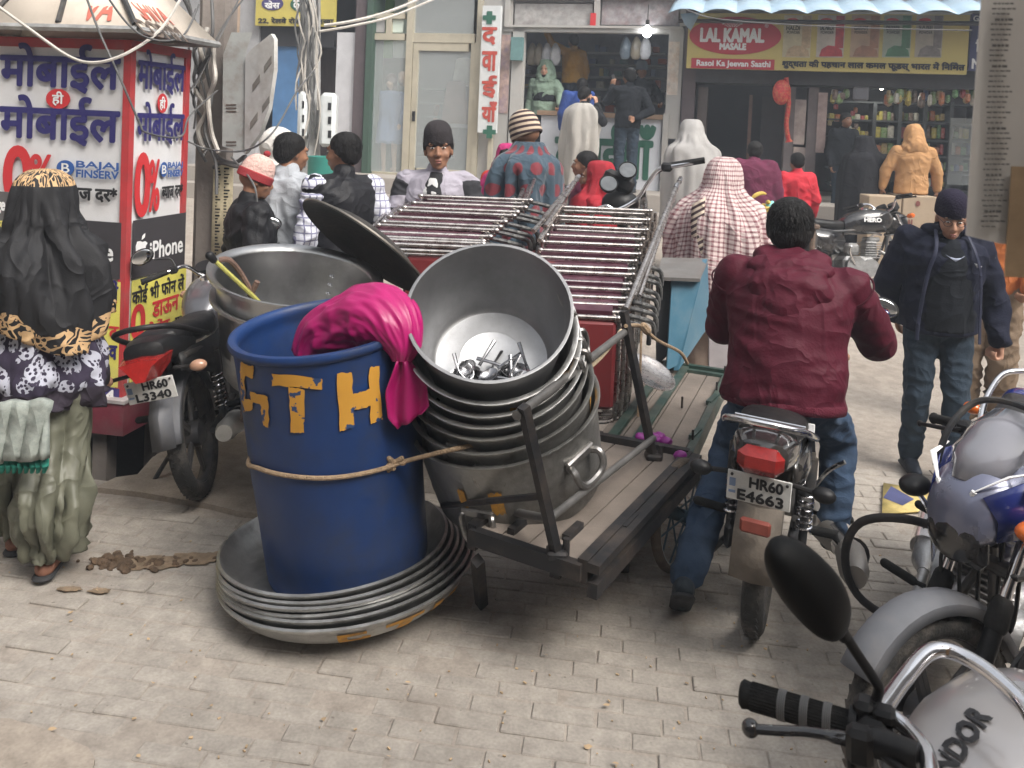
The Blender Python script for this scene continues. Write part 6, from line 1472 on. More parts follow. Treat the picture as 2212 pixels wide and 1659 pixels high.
loop(2, -112, .20, .062, .10, .02, .011, M_handle); loop(1, -97, .20, .055, .06, .02, .010, M_handle); loop(0, -112, .14, .062, .12, .025, .012, M_handle); loop(0, -42, .25, .072, .07, .05, .014, M_handle); loop(4, 5, .24, .05, .08, .05, .011, M_handle); loop(5, -8, .24, .045, .09, .05, .011, M_handle); loop(6, 20, .25, .05, .08, .04, .01, M_handle)
for k in range(5):
    T, M, Rr, Rb, dp = PT[5]; mb = MB(); a = R(-14 + k * 3.2); z = .18 - .012 * k; r0 = Rb + .014 + .006 * k
    mb.tube(smooth_path([V(math.cos(a) * r0, math.sin(a) * r0, z), V(math.cos(a - .12) * (r0 + .035), math.sin(a - .12) * (r0 + .035), z - .04), V(math.cos(a + .02) * (r0 + .03), math.sin(a + .02) * (r0 + .03), z - .09), V(math.cos(a + .14) * (r0 + .01), math.sin(a + .14) * (r0 + .01), z - .05)], 4), .005, 6); mb.build('wire_clip', M_chrome, T)
mb = MB(); mb.lathe([(0, .0135), (PT[6][3] * .50, .0135), (PT[6][3] * .52, .016), (PT[6][3] * .55, .0135), (PT[6][3] * .93, .015)], 48); mb.build('base_plate', mat('pale_pot_base', (.55, .56, .58), .5, .55, var=.15, vs=6, bump=.2, bs=20, dirt=(.3, .3, .3), dirts=4, dirta=.5), PT[6][0])  # paler disc laid over the floor of the top pot
# spoons and ladles lying in the top pot
T6, M6, R6, Rb6, dp6 = PT[6]; spr = random.Random(4)
M_spoon = mat('stainless_spoon', (.22, .22, .23), .25, 1.0, var=.1, vs=30)
for k in range(30):
    a = R(spr.uniform(215, 325)); rr_ = spr.uniform(.10, .205); c = M6 @ V(math.cos(a) * rr_, math.sin(a) * rr_, .03 + spr.uniform(0, .05)); th = spr.uniform(0, 6.28)
    ma = Matrix.Translation(c) @ M6.to_3x3().to_4x4() @ Euler((spr.uniform(-.5, .3), spr.uniform(-.4, .4), th)).to_matrix().to_4x4()
    mb = MB(); mb.lathe([(0, -.012), (.014, -.010), (.024, -.003), (.027, .004), (.025, .004), (.014, -.006), (0, -.008)], 14, M=Matrix.Diagonal((1.0, 1.5, 1.0, 1))); mb.tube([(0, .045, .003), (0, .08, .010), (0, .16, .004)], [.007, .005, .008], 6, flat=.5)
    S_ = mb.build('spoon', M_spoon, None, tuple(ma.translation), ma.to_euler()); tag(S_, 'steel serving spoon in the heap lying at the bottom of the tilted pot', 'spoon', 'spoons heaped in the tilted pot')

# ---- two wide pots behind the drum
T, M = pot('cooking_pot', 'wide flared aluminium pot behind the drum, lower of the two, only its rim showing', at(647, 655, 3.95), lean(7, -7), .370, .31, .38, .04, M_pot, group='wide flared pots behind the drum', seed=12)
T2, M2 = pot('cooking_pot', 'wide flared aluminium pot behind the drum, open upper one with a stick in it', at(640, 600, 3.92), lean(9, -7), .365, .31, .38, .04, mat('bright_pot', (.46, .46, .46), .33, 1.0, var=.12, vs=4, bump=.1, bs=40, dirt=(.14, .13, .12), dirts=3, dirta=.5), group='wide flared pots behind the drum', seed=13)
for k, (u, v) in enumerate(((684, 584), (704, 588), (686, 612), (706, 612), (688, 575), (700, 572))):
    a = math.atan2(1, .35 - .04 * (k % 2)); z = .20 + .045 * (k // 2); r = .31 + .055 * z / .38 - .008; mb = MB(); mb.ell((math.cos(a) * r, math.sin(a) * r, z), (.009, .009, .009), nu=8, nv=6); mb.build('rivet', M_chrome, T2)
# supporting box under the wide pots
bc = (M.translation); mb = MB(); zt_ = M.translation.z - .06; mb.box((bc.x, bc.y, (DZ + zt_) / 2), (.36, .36, max(zt_ - DZ, .05)), ch=.01)
o = mb.build('wooden_crate', M_wood); tag(o, 'wooden crate under the wide pots behind the drum', 'crate')
mb = MB(); mb.tube([at(463, 562, 3.72), at(552, 645, 3.85), at(570, 664, 3.9)], .0105, 8); o = mb.build('stick', mat('yellow_green_pipe', (.42, .40, .10), .6, var=.25, vs=30)); tag(o, 'yellow green stick standing in the wide pot behind the drum', 'stick')
mb = MB(); mb.capsule(at(453, 552, 3.71), at(462, 562, 3.72), .02, .016); mb.build('stick_cap', M_black, o)
mb = MB(); mb.tube(smooth_path([at(473, 562, 3.74), at(495, 562, 3.76), at(520, 590, 3.82), at(548, 640, 3.86)], 6), .013, 8); mb.tube([at(556, 608, 3.85), at(540, 640, 3.86)], .014, 8); o = mb.build('rusty_hook', mat('rusty_rod', (.14, .085, .065), .8, var=.3, vs=30, bump=.5, bs=80)); tag(o, 'bent rusty iron hook leaning inside the wide pot', 'hook')
# ---- dark wok lid tilted up behind
n_ = V(-.50, -.42, -.76).normalized(); c = at(787, 533, 4.15); Mw = axis_matrix(c, -n_)
KD = thing('wok', 'large soot black shallow wok tipped up behind the drum', 'wok', Mw.translation, rot=Mw.to_euler()); Rw = .36
pr = [(0, -.085), (.12, -.08), (.24, -.055), (.31, -.025), (Rw, 0), (Rw + .012, .004), (Rw + .012, .010), (Rw - .002, .008), (.305, -.012), (.24, -.042), (.12, -.068), (0, -.074)]
mb = MB(); mb.lathe([(r, -z) for r, z in pr][::-1], 56); mb.build('bowl', mat('soot_black_iron', (.035, .032, .03), .6, .4, var=.35, vs=6, bump=.25, bs=40, dirt=(.09, .08, .07), dirts=3, dirta=.5), KD)
mb = MB(); mb.lathe([(Rw + .008, -.006), (Rw + .016, -.004), (Rw + .016, .004), (Rw + .008, .006)], 56); mb.build('rim', mat('worn_rim', (.25, .23, .2), .4, .8, var=.2), KD)

# ---- folding chairs in two leaning rows
M_maroonseat = mat('maroon_rexine', (.055, .012, .026), .5, var=.25, vs=8, dirt=(.2, .12, .13), dirts=5, dirta=.4)
W_ = .56; sl = V(.10, .97, .17).normalized()
def chair_meshes():
    D = {}
    mb = MB(); mb.tube([(-W_ / 2, 0, 0), (W_ / 2, 0, 0)], .0128, 10); D['foot_rod'] = mb.build('foot_rod', M_steel)
    mb = MB(); mb.ell((0, 0, 0), (.018, .016, .016), nu=12, nv=8); D['end_cap'] = mb.build('end_cap', M_steel)
    mb = MB(); mb.tube([(0, 0, 0), tuple(sl * .62)], .0115, 8); D['side_tube'] = mb.build('side_tube', M_steel)
    mb = MB(); a = sl * .06; b_ = sl * .24; nz = V(0, -sl.z, sl.y) * .012
    mb.add([a + V(-W_ / 2 + .03, 0, 0) - nz, a + V(W_ / 2 - .03, 0, 0) - nz, b_ + V(W_ / 2 - .03, 0, 0) - nz, b_ + V(-W_ / 2 + .03, 0, 0) - nz, a + V(-W_ / 2 + .03, 0, 0) + nz, a + V(W_ / 2 - .03, 0, 0) + nz, b_ + V(W_ / 2 - .03, 0, 0) + nz, b_ + V(-W_ / 2 + .03, 0, 0) + nz], [(3, 2, 1, 0), (4, 5, 6, 7), (0, 1, 5, 4), (1, 2, 6, 5), (2, 3, 7, 6), (3, 0, 4, 7)]); D['seat'] = mb.build('seat', M_maroonseat)
    mb = MB(); mb.tube(smooth_path([(0, .012, -.01), (.09, .05, -.035), (.16, .10, -.07), (.17, .12, -.15)], 4), .0125, 8); D['taped_leg'] = mb.build('taped_leg', M_tape)
    mb = MB(); mb.tube(smooth_path([(.012, .0, -.01), (.02, .03, -.25), (.02, .05, -.47), (.0, .05, -.52), (-.10, .05, -.53)], 4), .0115, 8); D['back_leg'] = mb.build('back_leg', M_steel)
    out = {}
    for k_, o in D.items(): out[k_] = o.data; bpy.data.objects.remove(o)
    return out
CM = chair_meshes()
def chair(c, label, rz, group, legs, seat=True):
    T = thing('folding_chair', label, 'chair', c, rz, group)
    def p(nm, loc=(0, 0, 0), rot=None, sc=None):
        o = bpy.data.objects.new(nm, CM[nm]); o.parent = T; o.location = loc; COL.objects.link(o)
        if rot: o.rotation_euler = rot
        if sc: o.scale = sc
        return o
    p('foot_rod'); p('end_cap', (-W_ / 2, 0, 0)); p('end_cap', (W_ / 2, 0, 0)); p('side_tube', (-W_ / 2 + .02, .01, -.012)); p('side_tube', (W_ / 2 - .02, .01, -.012))
    o2 = p('foot_rod', (0, .04, -.028)); o2.name = 'cross_rod'
    if seat: p('seat')
    if 't' in legs: p('taped_leg', (W_ / 2, 0, 0))
    if 'b' in legs: p('back_leg', (W_ / 2 + .022, .035, .0)); p('back_leg', (W_ / 2 - .01, 0, 0)); p('back_leg', (-W_ / 2 + .01, 0, 0), sc=(-1, 1, 1))
    return T
cr = random.Random(8); ordn = ['nearest', 'second', 'third', 'fourth', 'fifth', 'sixth', 'seventh', 'eighth', 'ninth', 'tenth', 'eleventh', 'twelfth', 'thirteenth', 'fourteenth', 'fifteenth', 'sixteenth']
NRr = 15
ts = [0, .07, .13, .19, .26, .33, .40, .46, .53, .60, .67, .74, .82, .91, 1.0]
for i, t in enumerate(ts):
    u = 1338 - 30 * (t < .3) * (1 - t / .3) * .0 + (1402 - 1338) * t ** .8; v = 690 + (455 - 690) * t; Y = 4.02 + 1.1 * t
    c = at(u, v, Y) + V(-W_ / 2, 0, 0) + V(cr.uniform(-.012, .012), 0, cr.uniform(-.006, .006))
    chair(c, ('%s steel folding chair counting from the camera in the right-hand row on the cart' % ordn[i]), R(cr.uniform(-2, 1)), 'steel folding chairs in the right-hand row', 'tb' if t < .55 else 'b', t < .7)
ts = [0, .08, .15, .22, .31, .41, .50, .58, .68, .77, .86, 1.0]
for i, t in enumerate(ts):
    u = 1010 + (1140 - 1010) * t; v = 545 + (431 - 545) * t; Y = 4.55 + .65 * t
    c = at(u, v, Y) + V(-W_ / 2 - .04, 0, 0) + V(cr.uniform(-.015, .015), 0, cr.uniform(-.006, .006))
    T = chair(c, ('%s steel folding chair counting from the camera in the left-hand row on the cart' % ordn[i]), R(cr.uniform(-1, 2)), 'steel folding chairs in the left-hand row', 't', t < .7); T.scale = (1.22, 1, 1)
# long side frames and tops sticking up between and beside the rows
FG = 'long chair frames sticking up from the rows'
for k, (u0, v0, Y0, u1, v1, Y1) in enumerate(((1352, 668, 4.0, 1462, 400, 5.2), (1368, 640, 4.15, 1470, 386, 5.3), (1380, 640, 4.2, 1452, 430, 5.1), (1178, 490, 4.7, 1250, 382, 5.5), (1165, 520, 4.6, 1240, 395, 5.4), (1152, 500, 4.7, 1222, 420, 5.3), (1176, 470, 4.9, 1228, 405, 5.45))):
    mb = MB(); a = at(u0, v0, Y0); b_ = at(u1, v1, Y1); mb.tube([a, b_], .014, 10); o = mb.build('chair_frame', M_steel); 
    tag(o, ('outermost', 'longest', 'shortest', 'nearest', 'second', 'lowest', 'steepest')[k] + ' polished steel tube slanting up ' + ('right of the rows of chairs' if u0 > 1300 else 'between the two rows of chairs'), 'chair frame', FG)
    mb = MB(); mb.cyl(b_ - (b_ - a).normalized() * .05, b_ + (b_ - a).normalized() * .004, .017, n=10); mb.build('sleeve', M_chrome, o)
# what the chairs rest on: red plastic crate and a steel thali
mb = MB(); F_ = Face(at(1280, 780, 4.0), (1, 0, 0), (0, -1, 0)); o = F_.bx('plastic_crate', mat('dark_red_plastic', (.15, .018, .02), .4, var=.15, vs=4), 1150, 690, 1330, 885, .0, -.5, None, ch=.02); tag(o, 'dark red plastic crate under the right-hand chairs', 'crate')
F_ = Face(at(1280, 780, 4.55), (1, 0, 0), (0, -1, 0)); o = F_.bx('plastic_crate', mat('dark_red_plastic', (.15, .018, .02), .4, var=.15, vs=4), 870, 560, 1200, 860, .0, -.6, None, ch=.02); tag(o, 'dark red plastic crate under the left-hand chairs', 'crate')
Mt = axis_matrix(at(1402, 808, 4.2), V(.35, -.3, .88)); mb = MB(); mb.lathe([(0, 0), (.11, 0), (.125, .012), (.138, .014), (.139, .018), (.124, .018), (.108, .006), (0, .006)], 40, M=Mt); o = mb.build('steel_plate', M_steel); tag(o, 'round steel serving plate leaning under the chair legs', 'plate')

# ---- motor tricycle behind the load: blue body, handlebar with twin dials
TRI = thing('motor_tricycle', 'motor tricycle with blue steel body and twin dials behind the stacked chairs', 'tricycle', (0, 0, 0))
M_bluebody = mat('faded_blue_steel', (.06, .17, .25), .5, var=.15, vs=5, dirt=(.2, .22, .22), dirts=5, dirta=.4); F_ = Face(at(1490, 700, 5.05), (1, 0, 0), (0, -1, 0))
def plate(nm, m, pts, th=.03, par=TRI):
    P = [at(*q) for q in pts]; n1 = (P[1] - P[0]).cross(P[2] - P[0]).normalized(); n1 = n1 if n1.y < 0 else -n1
    if n1.y > -.05 and n1.z < 0: n1 = -n1
    mb = MB(); k = len(P); mb.add([tuple(p) for p in P] + [tuple(p - n1 * th) for p in P], [tuple(range(k)), tuple(range(2 * k - 1, k - 1, -1))] + [(i, k + i, k + (i + 1) % k, (i + 1) % k) for i in range(k)]); return mb.build(nm, m, par)
plate('body_side', M_bluebody, [(1452, 600, 5.0), (1512, 604, 5.0), (1490, 690, 4.95), (1462, 790, 4.9), (1440, 800, 4.9)]); plate('body_side', M_bluebody, [(1514, 604, 5.0), (1528, 560, 5.4), (1534, 700, 5.4), (1520, 720, 5.2), (1466, 800, 4.92), (1492, 692, 4.96)])
plate('top_ledge', mat('grey_steel_ledge', (.2, .195, .19), .5, .4, var=.2, dirt=(.15, .12, .1), dirts=5, dirta=.5), [(1418, 598, 4.95), (1512, 602, 4.95), (1530, 558, 5.45), (1430, 556, 5.45)], .02)
plate('dark_opening_plate', mat('tricycle_dark', (.02, .022, .025), .6, var=.2), [(1418, 604, 5.06), (1488, 612, 5.06), (1440, 770, 5.0), (1418, 790, 5.0)], .02)  # solid plate coloured black in place of the shaded box opening
plate('tail_panel', mat('pale_grey_panel', (.36, .33, .34), .7, var=.12), [(1532, 640, 5.5), (1576, 640, 5.5), (1576, 800, 5.5), (1532, 800, 5.5)], .03)
mb = MB()
for u, v in ((1315, 396), (1356, 367)):
    c = at(u, v, 5.55); M_ = axis_matrix(c, V(-.05, -.86, .5)); mb.lathe([(0, -.06), (.05, -.05), (.060, -.02), (.064, 0), (.060, .006), (.054, 0), (.054, -.006)], 28, M=M_)
mb.box(at(1336, 392, 5.62), (.22, .08, .12), (0, R(22), 0), ch=.03); DL = mb.build('dial_housing', M_black, TRI)
for u, v in ((1315, 396), (1356, 367)):
    M_ = axis_matrix(at(u, v, 5.55), V(-.05, -.86, .5)); mb = MB(); mb.lathe([(0, .001), (.054, .001)], 24, M=M_); mb.build('dial_glass', mat('grey_dial', (.10, .11, .12), .4, var=.3, vs=14, spec=.3), DL)
mb = MB(); mb.tube(smooth_path([at(1312, 445, 5.5), at(1335, 452, 5.5), at(1378, 428, 5.5), at(1400, 395, 5.45), at(1425, 365, 5.4), at(1465, 357, 5.35), at(1520, 347, 5.3)], 6), .014, 10); mb.tube(smooth_path([at(1312, 445, 5.5), at(1290, 452, 5.55), at(1275, 470, 5.6)], 4), .014, 10); mb.build('handlebar', M_chrome, TRI)
mb = MB(); mb.tube([at(1447, 358, 5.38), at(1522, 346, 5.3)], .021, 12); mb.build('grip', M_rub, TRI); mb = MB(); mb.box(at(1440, 361, 5.38), (.07, .06, .06), ch=.015); mb.build('switch_box', M_black, TRI)
mb = MB(); mb.tube(smooth_path([at(1440, 362, 5.4), at(1405, 385, 5.5), at(1385, 430, 5.55), at(1390, 480, 5.6)], 5), .009, 8); mb.tube(smooth_path([at(1425, 366, 5.42), at(1395, 400, 5.52), at(1392, 460, 5.55)], 5), .007, 8); mb.build('control_cable', M_black, TRI)
mb = MB(); mb.ell(at(1340, 440, 5.68), (.13, .12, .10)); mb.box(at(1345, 480, 5.75), (.07, .07, .8), ch=.02); mb.build('steering_column', M_black, TRI)
# ------------------------------------------------------------------ the motorcycles
M_bkpaint = mat('black_gloss_paint', (.012, .012, .014), .18, var=.15, vs=6, coat=.8, dirt=(.16, .14, .12), dirts=4, dirta=.35)
M_greyplastic = mat('grey_plastic_guard', (.13, .135, .15), .6, var=.15, vs=8, dirt=(.2, .17, .14), dirts=4, dirta=.4)
M_muddy = mat('muddy_guard', (.16, .135, .11), .85, var=.3, vs=8, bump=.4, bs=40)
M_silver = mat('silver_tank_paint', (.36, .345, .345), .34, .55, var=.06, vs=5, coat=.6, dirt=(.36, .33, .3), dirts=5, dirta=.3)
M_greytank = mat('graphite_paint', (.10, .10, .11), .3, .4, var=.1, coat=.6, dirt=(.2, .18, .16), dirts=4, dirta=.4)
M_blueglow = mat('royal_blue_paint', (.012, .025, .17), .22, .1, var=.1, coat=.8)
M_bluegrey = mat('silver_blue_cowl', (.16, .17, .24), .28, .4, var=.1, coat=.6)
M_clearlens = mat('clear_indicator', (.42, .24, .16), .2, var=.2, coat=.5)
# ridden bike, seen from behind
B1 = gnd(1640, 1372)
MOTO1, S1 = moto('black motorcycle with HR60 E4663 plate ridden by the man in maroon', B1 + V(.0, .05, 0), 67, 2, 0, paint=M_bkpaint, panel=M_bkpaint,
     o=dict(plate=('HR60', 'E4663'), platepos=(-.425, .70, 8), exdy=-.10, exdz=.06, traise=.035, platelow=True, rail=M_chrome, rack=True, fend=M_muddy, tail=M_bkpaint, exh=mat('dusty_silver_exhaust', (.45, .43, .4), .4, .8, var=.2, dirt=(.25, .2, .16), dirts=8, dirta=.5), findlens=M_clearlens, mirrors=(-1,), guard=None, indlens=M_black))
# parked bike by the kiosk
B2 = gnd(442, 1066, .02)
MOTO2, S2 = moto('parked dark motorcycle with wedge tail light and HR60 L3340 plate beside the kiosk', B2, 96, -12, 10, paint=M_greytank, panel=M_black, o=dict(plate=('HR60', 'L3340'), platepos=(-.42, .655, 12), tailstyle='wedge', tsc=.92, mw=.052, rail=M_black, fend=M_greyplastic, indlens=M_clearlens, exh=mat('pale_silencer', (.5, .5, .48), .4, .8, var=.2), findlens=M_clearlens))
# black bike in the background, side on
B3 = at(1775, 640, 8.6); B3.z = gz(8.6) + .0
MOTO3, S3 = moto('black motorcycle parked side-on in front of the cartons, white mark on its tank', (2.95, 8.3, gz(8.3)), 8, -8, 25, paint=M_bkpaint, panel=M_bkpaint, o=dict(guard=M_chrome, forklow=M_chrome, mirrors=(), cowl=M_bkpaint))
MOTO3.scale = (1.02, 1.02, 1.02)
FT = Face((0, 0, 0), (1, 0, 0), (0, -1, 0)); mb = MB(); lettering(mb, 'HERO', Matrix.Translation((.60, -.162, .80)) @ Matrix.Rotation(R(90), 4, 'X'), .18, .04, bold=.003); mb.build('lettering', M_white_ink, MOTO3)
# blue and white bike at right facing the camera
MOTO4, S4 = moto('blue and silver motorcycle facing the camera at the right edge, black crash guard', (1.93, 3.30, -.03), -125, -10, -36, paint=M_blueglow, panel=M_blueglow, o=dict(guard=M_black_iron, guardsides=(-1,), fw_=.055, ffend=M_greyplastic, fend=M_black, forklow=M_black, cowl=M_bkpaint, mirrors=(), nofi=True, nohead=True))
def on4(mb, name, m, par=MOTO4, solid=0, sharp=38):
    mb.v = [tuple(S4 @ Vector(q)) for q in mb.v]; return mb.build(name, m, par, solid=solid, sharp=sharp)
cw = hull([(1.19, .82, .04, .05), (1.17, .84, .085, .085), (1.11, .87, .115, .11), (1.02, .90, .125, .105), (.94, .93, .10, .06)], 24, 2.4); CWL = on4(cw, 'headlamp_cowl', M_bluegrey)
mb = MB(); rows = []
for x, z, w in ((1.15, .95, .07), (1.09, 1.03, .11), (1.0, 1.09, .12), (.93, 1.13, .10)): rows.append([(x - .05 * abs(s) ** 2, w * s, z - .03 * abs(s) ** 2) for s in [-1 + q / 6 for q in range(13)]])
mb.loft(rows, closed=False); on4(mb, 'fly_screen', mat('smoked_screen', (.25, .25, .28), .1, var=.05, coat=1), CWL, solid=.004)
mb = MB(); mb.tube(smooth_path([S4.inverted() @ Vector(q) if False else Vector(q) for q in ((1.06, -.15, .93), (1.02, -.135, 1.05), (.95, -.10, 1.13), (.93, .0, 1.15), (.95, .10, 1.13), (1.02, .135, 1.05), (1.06, .15, .93))], 5), .010, 8); on4(mb, 'screen_bar', M_steeldark)
for s in (-1, 1):
    mb = MB(); mb.loft([[(1.15, .085 * s, .92), (1.13, .115 * s, .86), (1.12, .10 * s, .80)], [(1.04, .152 * s, .98), (1.03, .158 * s, .90), (1.04, .145 * s, .82)], [(.95, .145 * s, 1.0), (.95, .150 * s, .94), (.97, .135 * s, .88)]][::s], closed=False); on4(mb, 'blue_decal', M_blueglow, CWL, solid=.006)
    mb = MB(); mb.tube([(1.155, .06 * s, .93), (1.10, .125 * s, .985), (1.0, .155 * s, 1.0)], [.004, .009, .003], 6, flat=.4); mb.tube([(1.165, .03 * s, .88), (1.155, .06 * s, .93)], [.005, .008], 6); on4(mb, 'white_stripe', M_white_ink, CWL)
    mb = MB(); mb.ell((1.09, .20 * s, .86), (.06, .045, .032), (0, 0, R(-20 * s))); on4(mb, 'indicator', M_orange_lens if s > 0 else M_black)
mb = MB(); mb.ell((1.165, 0, .79), (.03, .085, .07)); mb.box((1.13, 0, .78), (.06, .17, .14), ch=.03); on4(mb, 'headlamp', M_bkpaint)
mb = MB(); mb.box((1.235, -.132, .42), (.012, .03, .09), ch=.003); on4(mb, 'reflector', mat('orange_reflector', (.65, .12, .04), .3, var=.1))
mb = MB()
for k in range(5): mb.tube(smooth_path([(.95 + .02 * k, -.08 + .03 * k, .86), (1.05, -.12 + .05 * k, .70), (1.0, -.07 + .04 * k, .5), (.85, -.02, .45)], 5), .006, 6)
mb.build('control_cable', M_black, MOTO4)
# silver bike in the near corner
HX = R(-138); fw = V(math.cos(HX), math.sin(HX), 0); rt = V(fw.y, -fw.x, 0)
tk = at(2092, 1560, 1.47); base = V(tk.x, tk.y, 0) - fw * .68
MOTO5, S5 = moto('silver motorcycle in the near right corner, its black mirror and grip reaching into view', base, -138, -6, 0, paint=M_silver, panel=M_black, o=dict(nobar=True, nohead=True, mirrors=(), nofi=True))
W5 = Matrix.Translation(base) @ Euler((R(-6), 0, R(-138))).to_matrix().to_4x4(); I5 = W5.inverted()
def on5(mb, nm, m, par=None, **k): mb.v = [tuple(I5 @ Vector(q)) for q in mb.v]; return mb.build(nm, m, par or MOTO5, **k)
ga, gb = at(1600, 1497, 1.24), at(1842, 1568, 1.165); gd = (gb - ga).normalized()
mb = MB(); mb.tube([ga, ga + gd * .004, ga + gd * .012, gb], [.016, .020, .0185, .0175], 20); gr = on5(mb, 'throttle_grip', M_rub)
mb = MB(); x_, y_, d_ = frame(ga, gb)
for k in range(26):
    a = 2 * pi * k / 26; e = x_ * math.cos(a) + y_ * math.sin(a); mb.tube([ga + gd * .016 + e * .0185, gb - gd * .005 + e * .0177], .0016, 4)
on5(mb, 'grip_rib', M_rub, gr)
mb = MB()
for c in (.42, .62, .82):
    for k in range(4):
        q = ga.lerp(gb, c - .06 + k * .018); mb.tube([q + (x_ * math.cos(t) + y_ * math.sin(t)) * .0196 for t in [2 * pi * j / 20 for j in range(20)]], .0017, 5, closed=True)
on5(mb, 'grip_ring', mat('grey_rubber_ring', (.12, .12, .12), .6, var=.1), gr)
mb = MB(); c = gb + gd * .028; Rg = Matrix((gd, x_, y_)).transposed()
mb.box(c, (.05, .058, .055), Rg, ch=.014); mb.box(c + gd * .012 + V(0, 0, .03), (.03, .03, .02), Rg, ch=.006); mb.cyl(gb - gd * .004, gb + gd * .006, .026, n=18); on5(mb, 'switch_housing', M_black)
mb = MB(); mb.tube(smooth_path([at(1850, 1560, 1.16), at(1895, 1542, 1.18), at(1950, 1470, 1.27), at(2002, 1412, 1.335), at(2050, 1406, 1.345), at(2120, 1440, 1.31), at(2200, 1508, 1.24), at(2235, 1560, 1.19)], 8), .0125, 14); on5(mb, 'handlebar', M_chrome)
mb = MB(); mb.tube(smooth_path([at(1985, 1432, 1.33), at(2012, 1398, 1.345), at(2110, 1442, 1.34), at(2190, 1484, 1.3), at(2200, 1500, 1.28)], 6), .005, 8); on5(mb, 'brace_rod', M_chrome)
mb = MB(); mb.tube(smooth_path([at(1888, 1535, 1.17), at(1925, 1548, 1.15), at(1965, 1580, 1.12), at(2000, 1625, 1.07), at(2012, 1690, 1.02)], 6), .0115, 12); on5(mb, 'lower_bar', M_chrome)
lv = smooth_path([at(1850, 1602, 1.10), at(1800, 1590, 1.11), at(1740, 1580, 1.13), at(1680, 1578, 1.14), at(1625, 1574, 1.155)], 5)
mb = MB(); mb.tube(lv, [.011] * 6 + [.0085] * (len(lv) - 6), 10, flat=.7); mb.ell(at(1621, 1573, 1.156), (.0125, .0125, .0125), nu=14, nv=10); on5(mb, 'brake_lever', M_bkpaint)
mb = MB(); mb.tube([at(1835, 1592, 1.10), at(1900, 1605, 1.09), at(1985, 1635, 1.06)], [.016, .02, .017], 10); mb.box(at(1858, 1610, 1.09), (.035, .03, .05), Rg, ch=.008); on5(mb, 'lever_holder', M_black)
mb = MB(); mb.tube(smooth_path([at(1840, 1610, 1.1), at(1838, 1650, 1.09), at(1850, 1690, 1.08)], 5), .006, 8); mb.tube(smooth_path([at(1860, 1590, 1.1), at(1900, 1625, 1.08), at(1950, 1665, 1.05)], 5), .006, 8); on5(mb, 'control_cable', M_black)
mb = MB(); mb.cyl(at(1868, 1560, 1.165), at(1888, 1512, 1.17), .017, .013, n=14); mb.box(at(1868, 1545, 1.165), (.03, .035, .05), Rg, ch=.008); mb.tube(smooth_path([at(1890, 1520, 1.17), at(1898, 1490, 1.17), at(1890, 1470, 1.17), at(1850, 1410, 1.165), at(1818, 1360, 1.16)], 6), .0075, 10); mb.tube([at(1826, 1378, 1.162), at(1808, 1352, 1.16), at(1796, 1338, 1.16)], [.009, .013, .015], 12); ms = on5(mb, 'mirror_stalk', M_black)
mc = at(1748, 1262, 1.155); ex = (at(1835, 1345, 1.155) - at(1668, 1180, 1.155)).normalized(); nm_ = (V(0, 0, CAM_H) - mc).normalized(); ey = nm_.cross(ex).normalized(); nz = (nm_ * .8 + ey * .5).normalized(); ey = nz.cross(ex).normalized()
mb = MB(); MM = Matrix((ex, ey, nz)).transposed().to_4x4(); MM.translation = mc
def pear(t): return .072 + .018 * math.cos(t - .3) * 0 
rows = []
for z, s in ((-.02, .96), (-.014, 1.0), (-.004, 1.01), (.006, .97), (.016, .86), (.024, .66), (.029, .40), (.031, .12)):
    rows.append([MM @ V(.082 * s * math.copysign(abs(math.cos(t)) ** .86, math.cos(t)), (.045 + .006 * math.cos(t)) * s * math.copysign(abs(math.sin(t)) ** .86, math.sin(t)), z) for t in [2 * pi * j / 36 for j in range(36)]])
mb.loft(rows); mb.f.append(tuple(7 * 36 + j for j in range(36))); mb.f.append(tuple(range(35, -1, -1))); mb.mi += [0, 0]; mh = on5(mb, 'mirror_shell', mat('black_mirror_shell', (.004, .004, .004), .5, var=.2, vs=20, spec=.2), ms, sharp=60)
# tank lettering reading towards the seat
mb = MB(); 
def tank_pt(u, v):
    o = I5 @ V(0, 0, CAM_H); d = (I5.to_3x3() @ ray(u, v)).normalized()
    for k in range(700):
        p = o + d * (.8 + k * .002)
        xs = (.42, .44, .52, .64, .78, .88, .95, .98); ry = np.interp(p.x, xs, (.03, .085, .115, .14, .15, .14, .10, .04)); rz = np.interp(p.x, xs, (.05, .08, .105, .125, .13, .12, .09, .05)); zc = np.interp(p.x, xs, (.73, .75, .78, .80, .81, .82, .83, .83))
        if .42 < p.x < .98 and (abs(p.y) / ry) ** 2.6 + (abs(p.z - zc) / rz) ** 2.6 < 1.02: return p - d * .004
    return None
vs, fs = glyphs('SPLENDOR'); xs_ = [a for a, b_ in vs]; x1 = max(xs_); x0_ = min(xs_)
def place_letters(shift, scale_):
    pts = []; 
    A = Vector((1992, 1764)); B = Vector((2142, 1548)); bx = (B - A); up = Vector((-44, -30)) * 1.0
    for a, b_ in vs:
        t = (a - x0_) / (x1 - x0_); w = A + bx * t + up * (b_ / .72 * scale_) + Vector(shift); p = tank_pt(w.x, w.y); pts.append(p)
    return pts
for sh, mt in (((0, 0), 0), ((4, 2), 1), ((-3, -2), 1), ((2, 4), 1)):
    pts = place_letters(sh, 1.0); good = [all(pts[i] is not None for i in f) for f in fs]; cc = CAM_H
    o_ = len(mb.v); mb.v += [tuple(p + (I5 @ V(0, 0, CAM_H) - p).normalized() * .0008 * mt) if p is not None else (0, 0, .8) for p in pts]; nf = [tuple(i + o_ for i in f) for f, g_ in zip(fs, good) if g_]; mb.f += nf; mb.mi += [0] * len(nf)
mb.build('lettering', M_ink, MOTO5)
# green bottle-like piece by the wheel, seen past the post
o = None
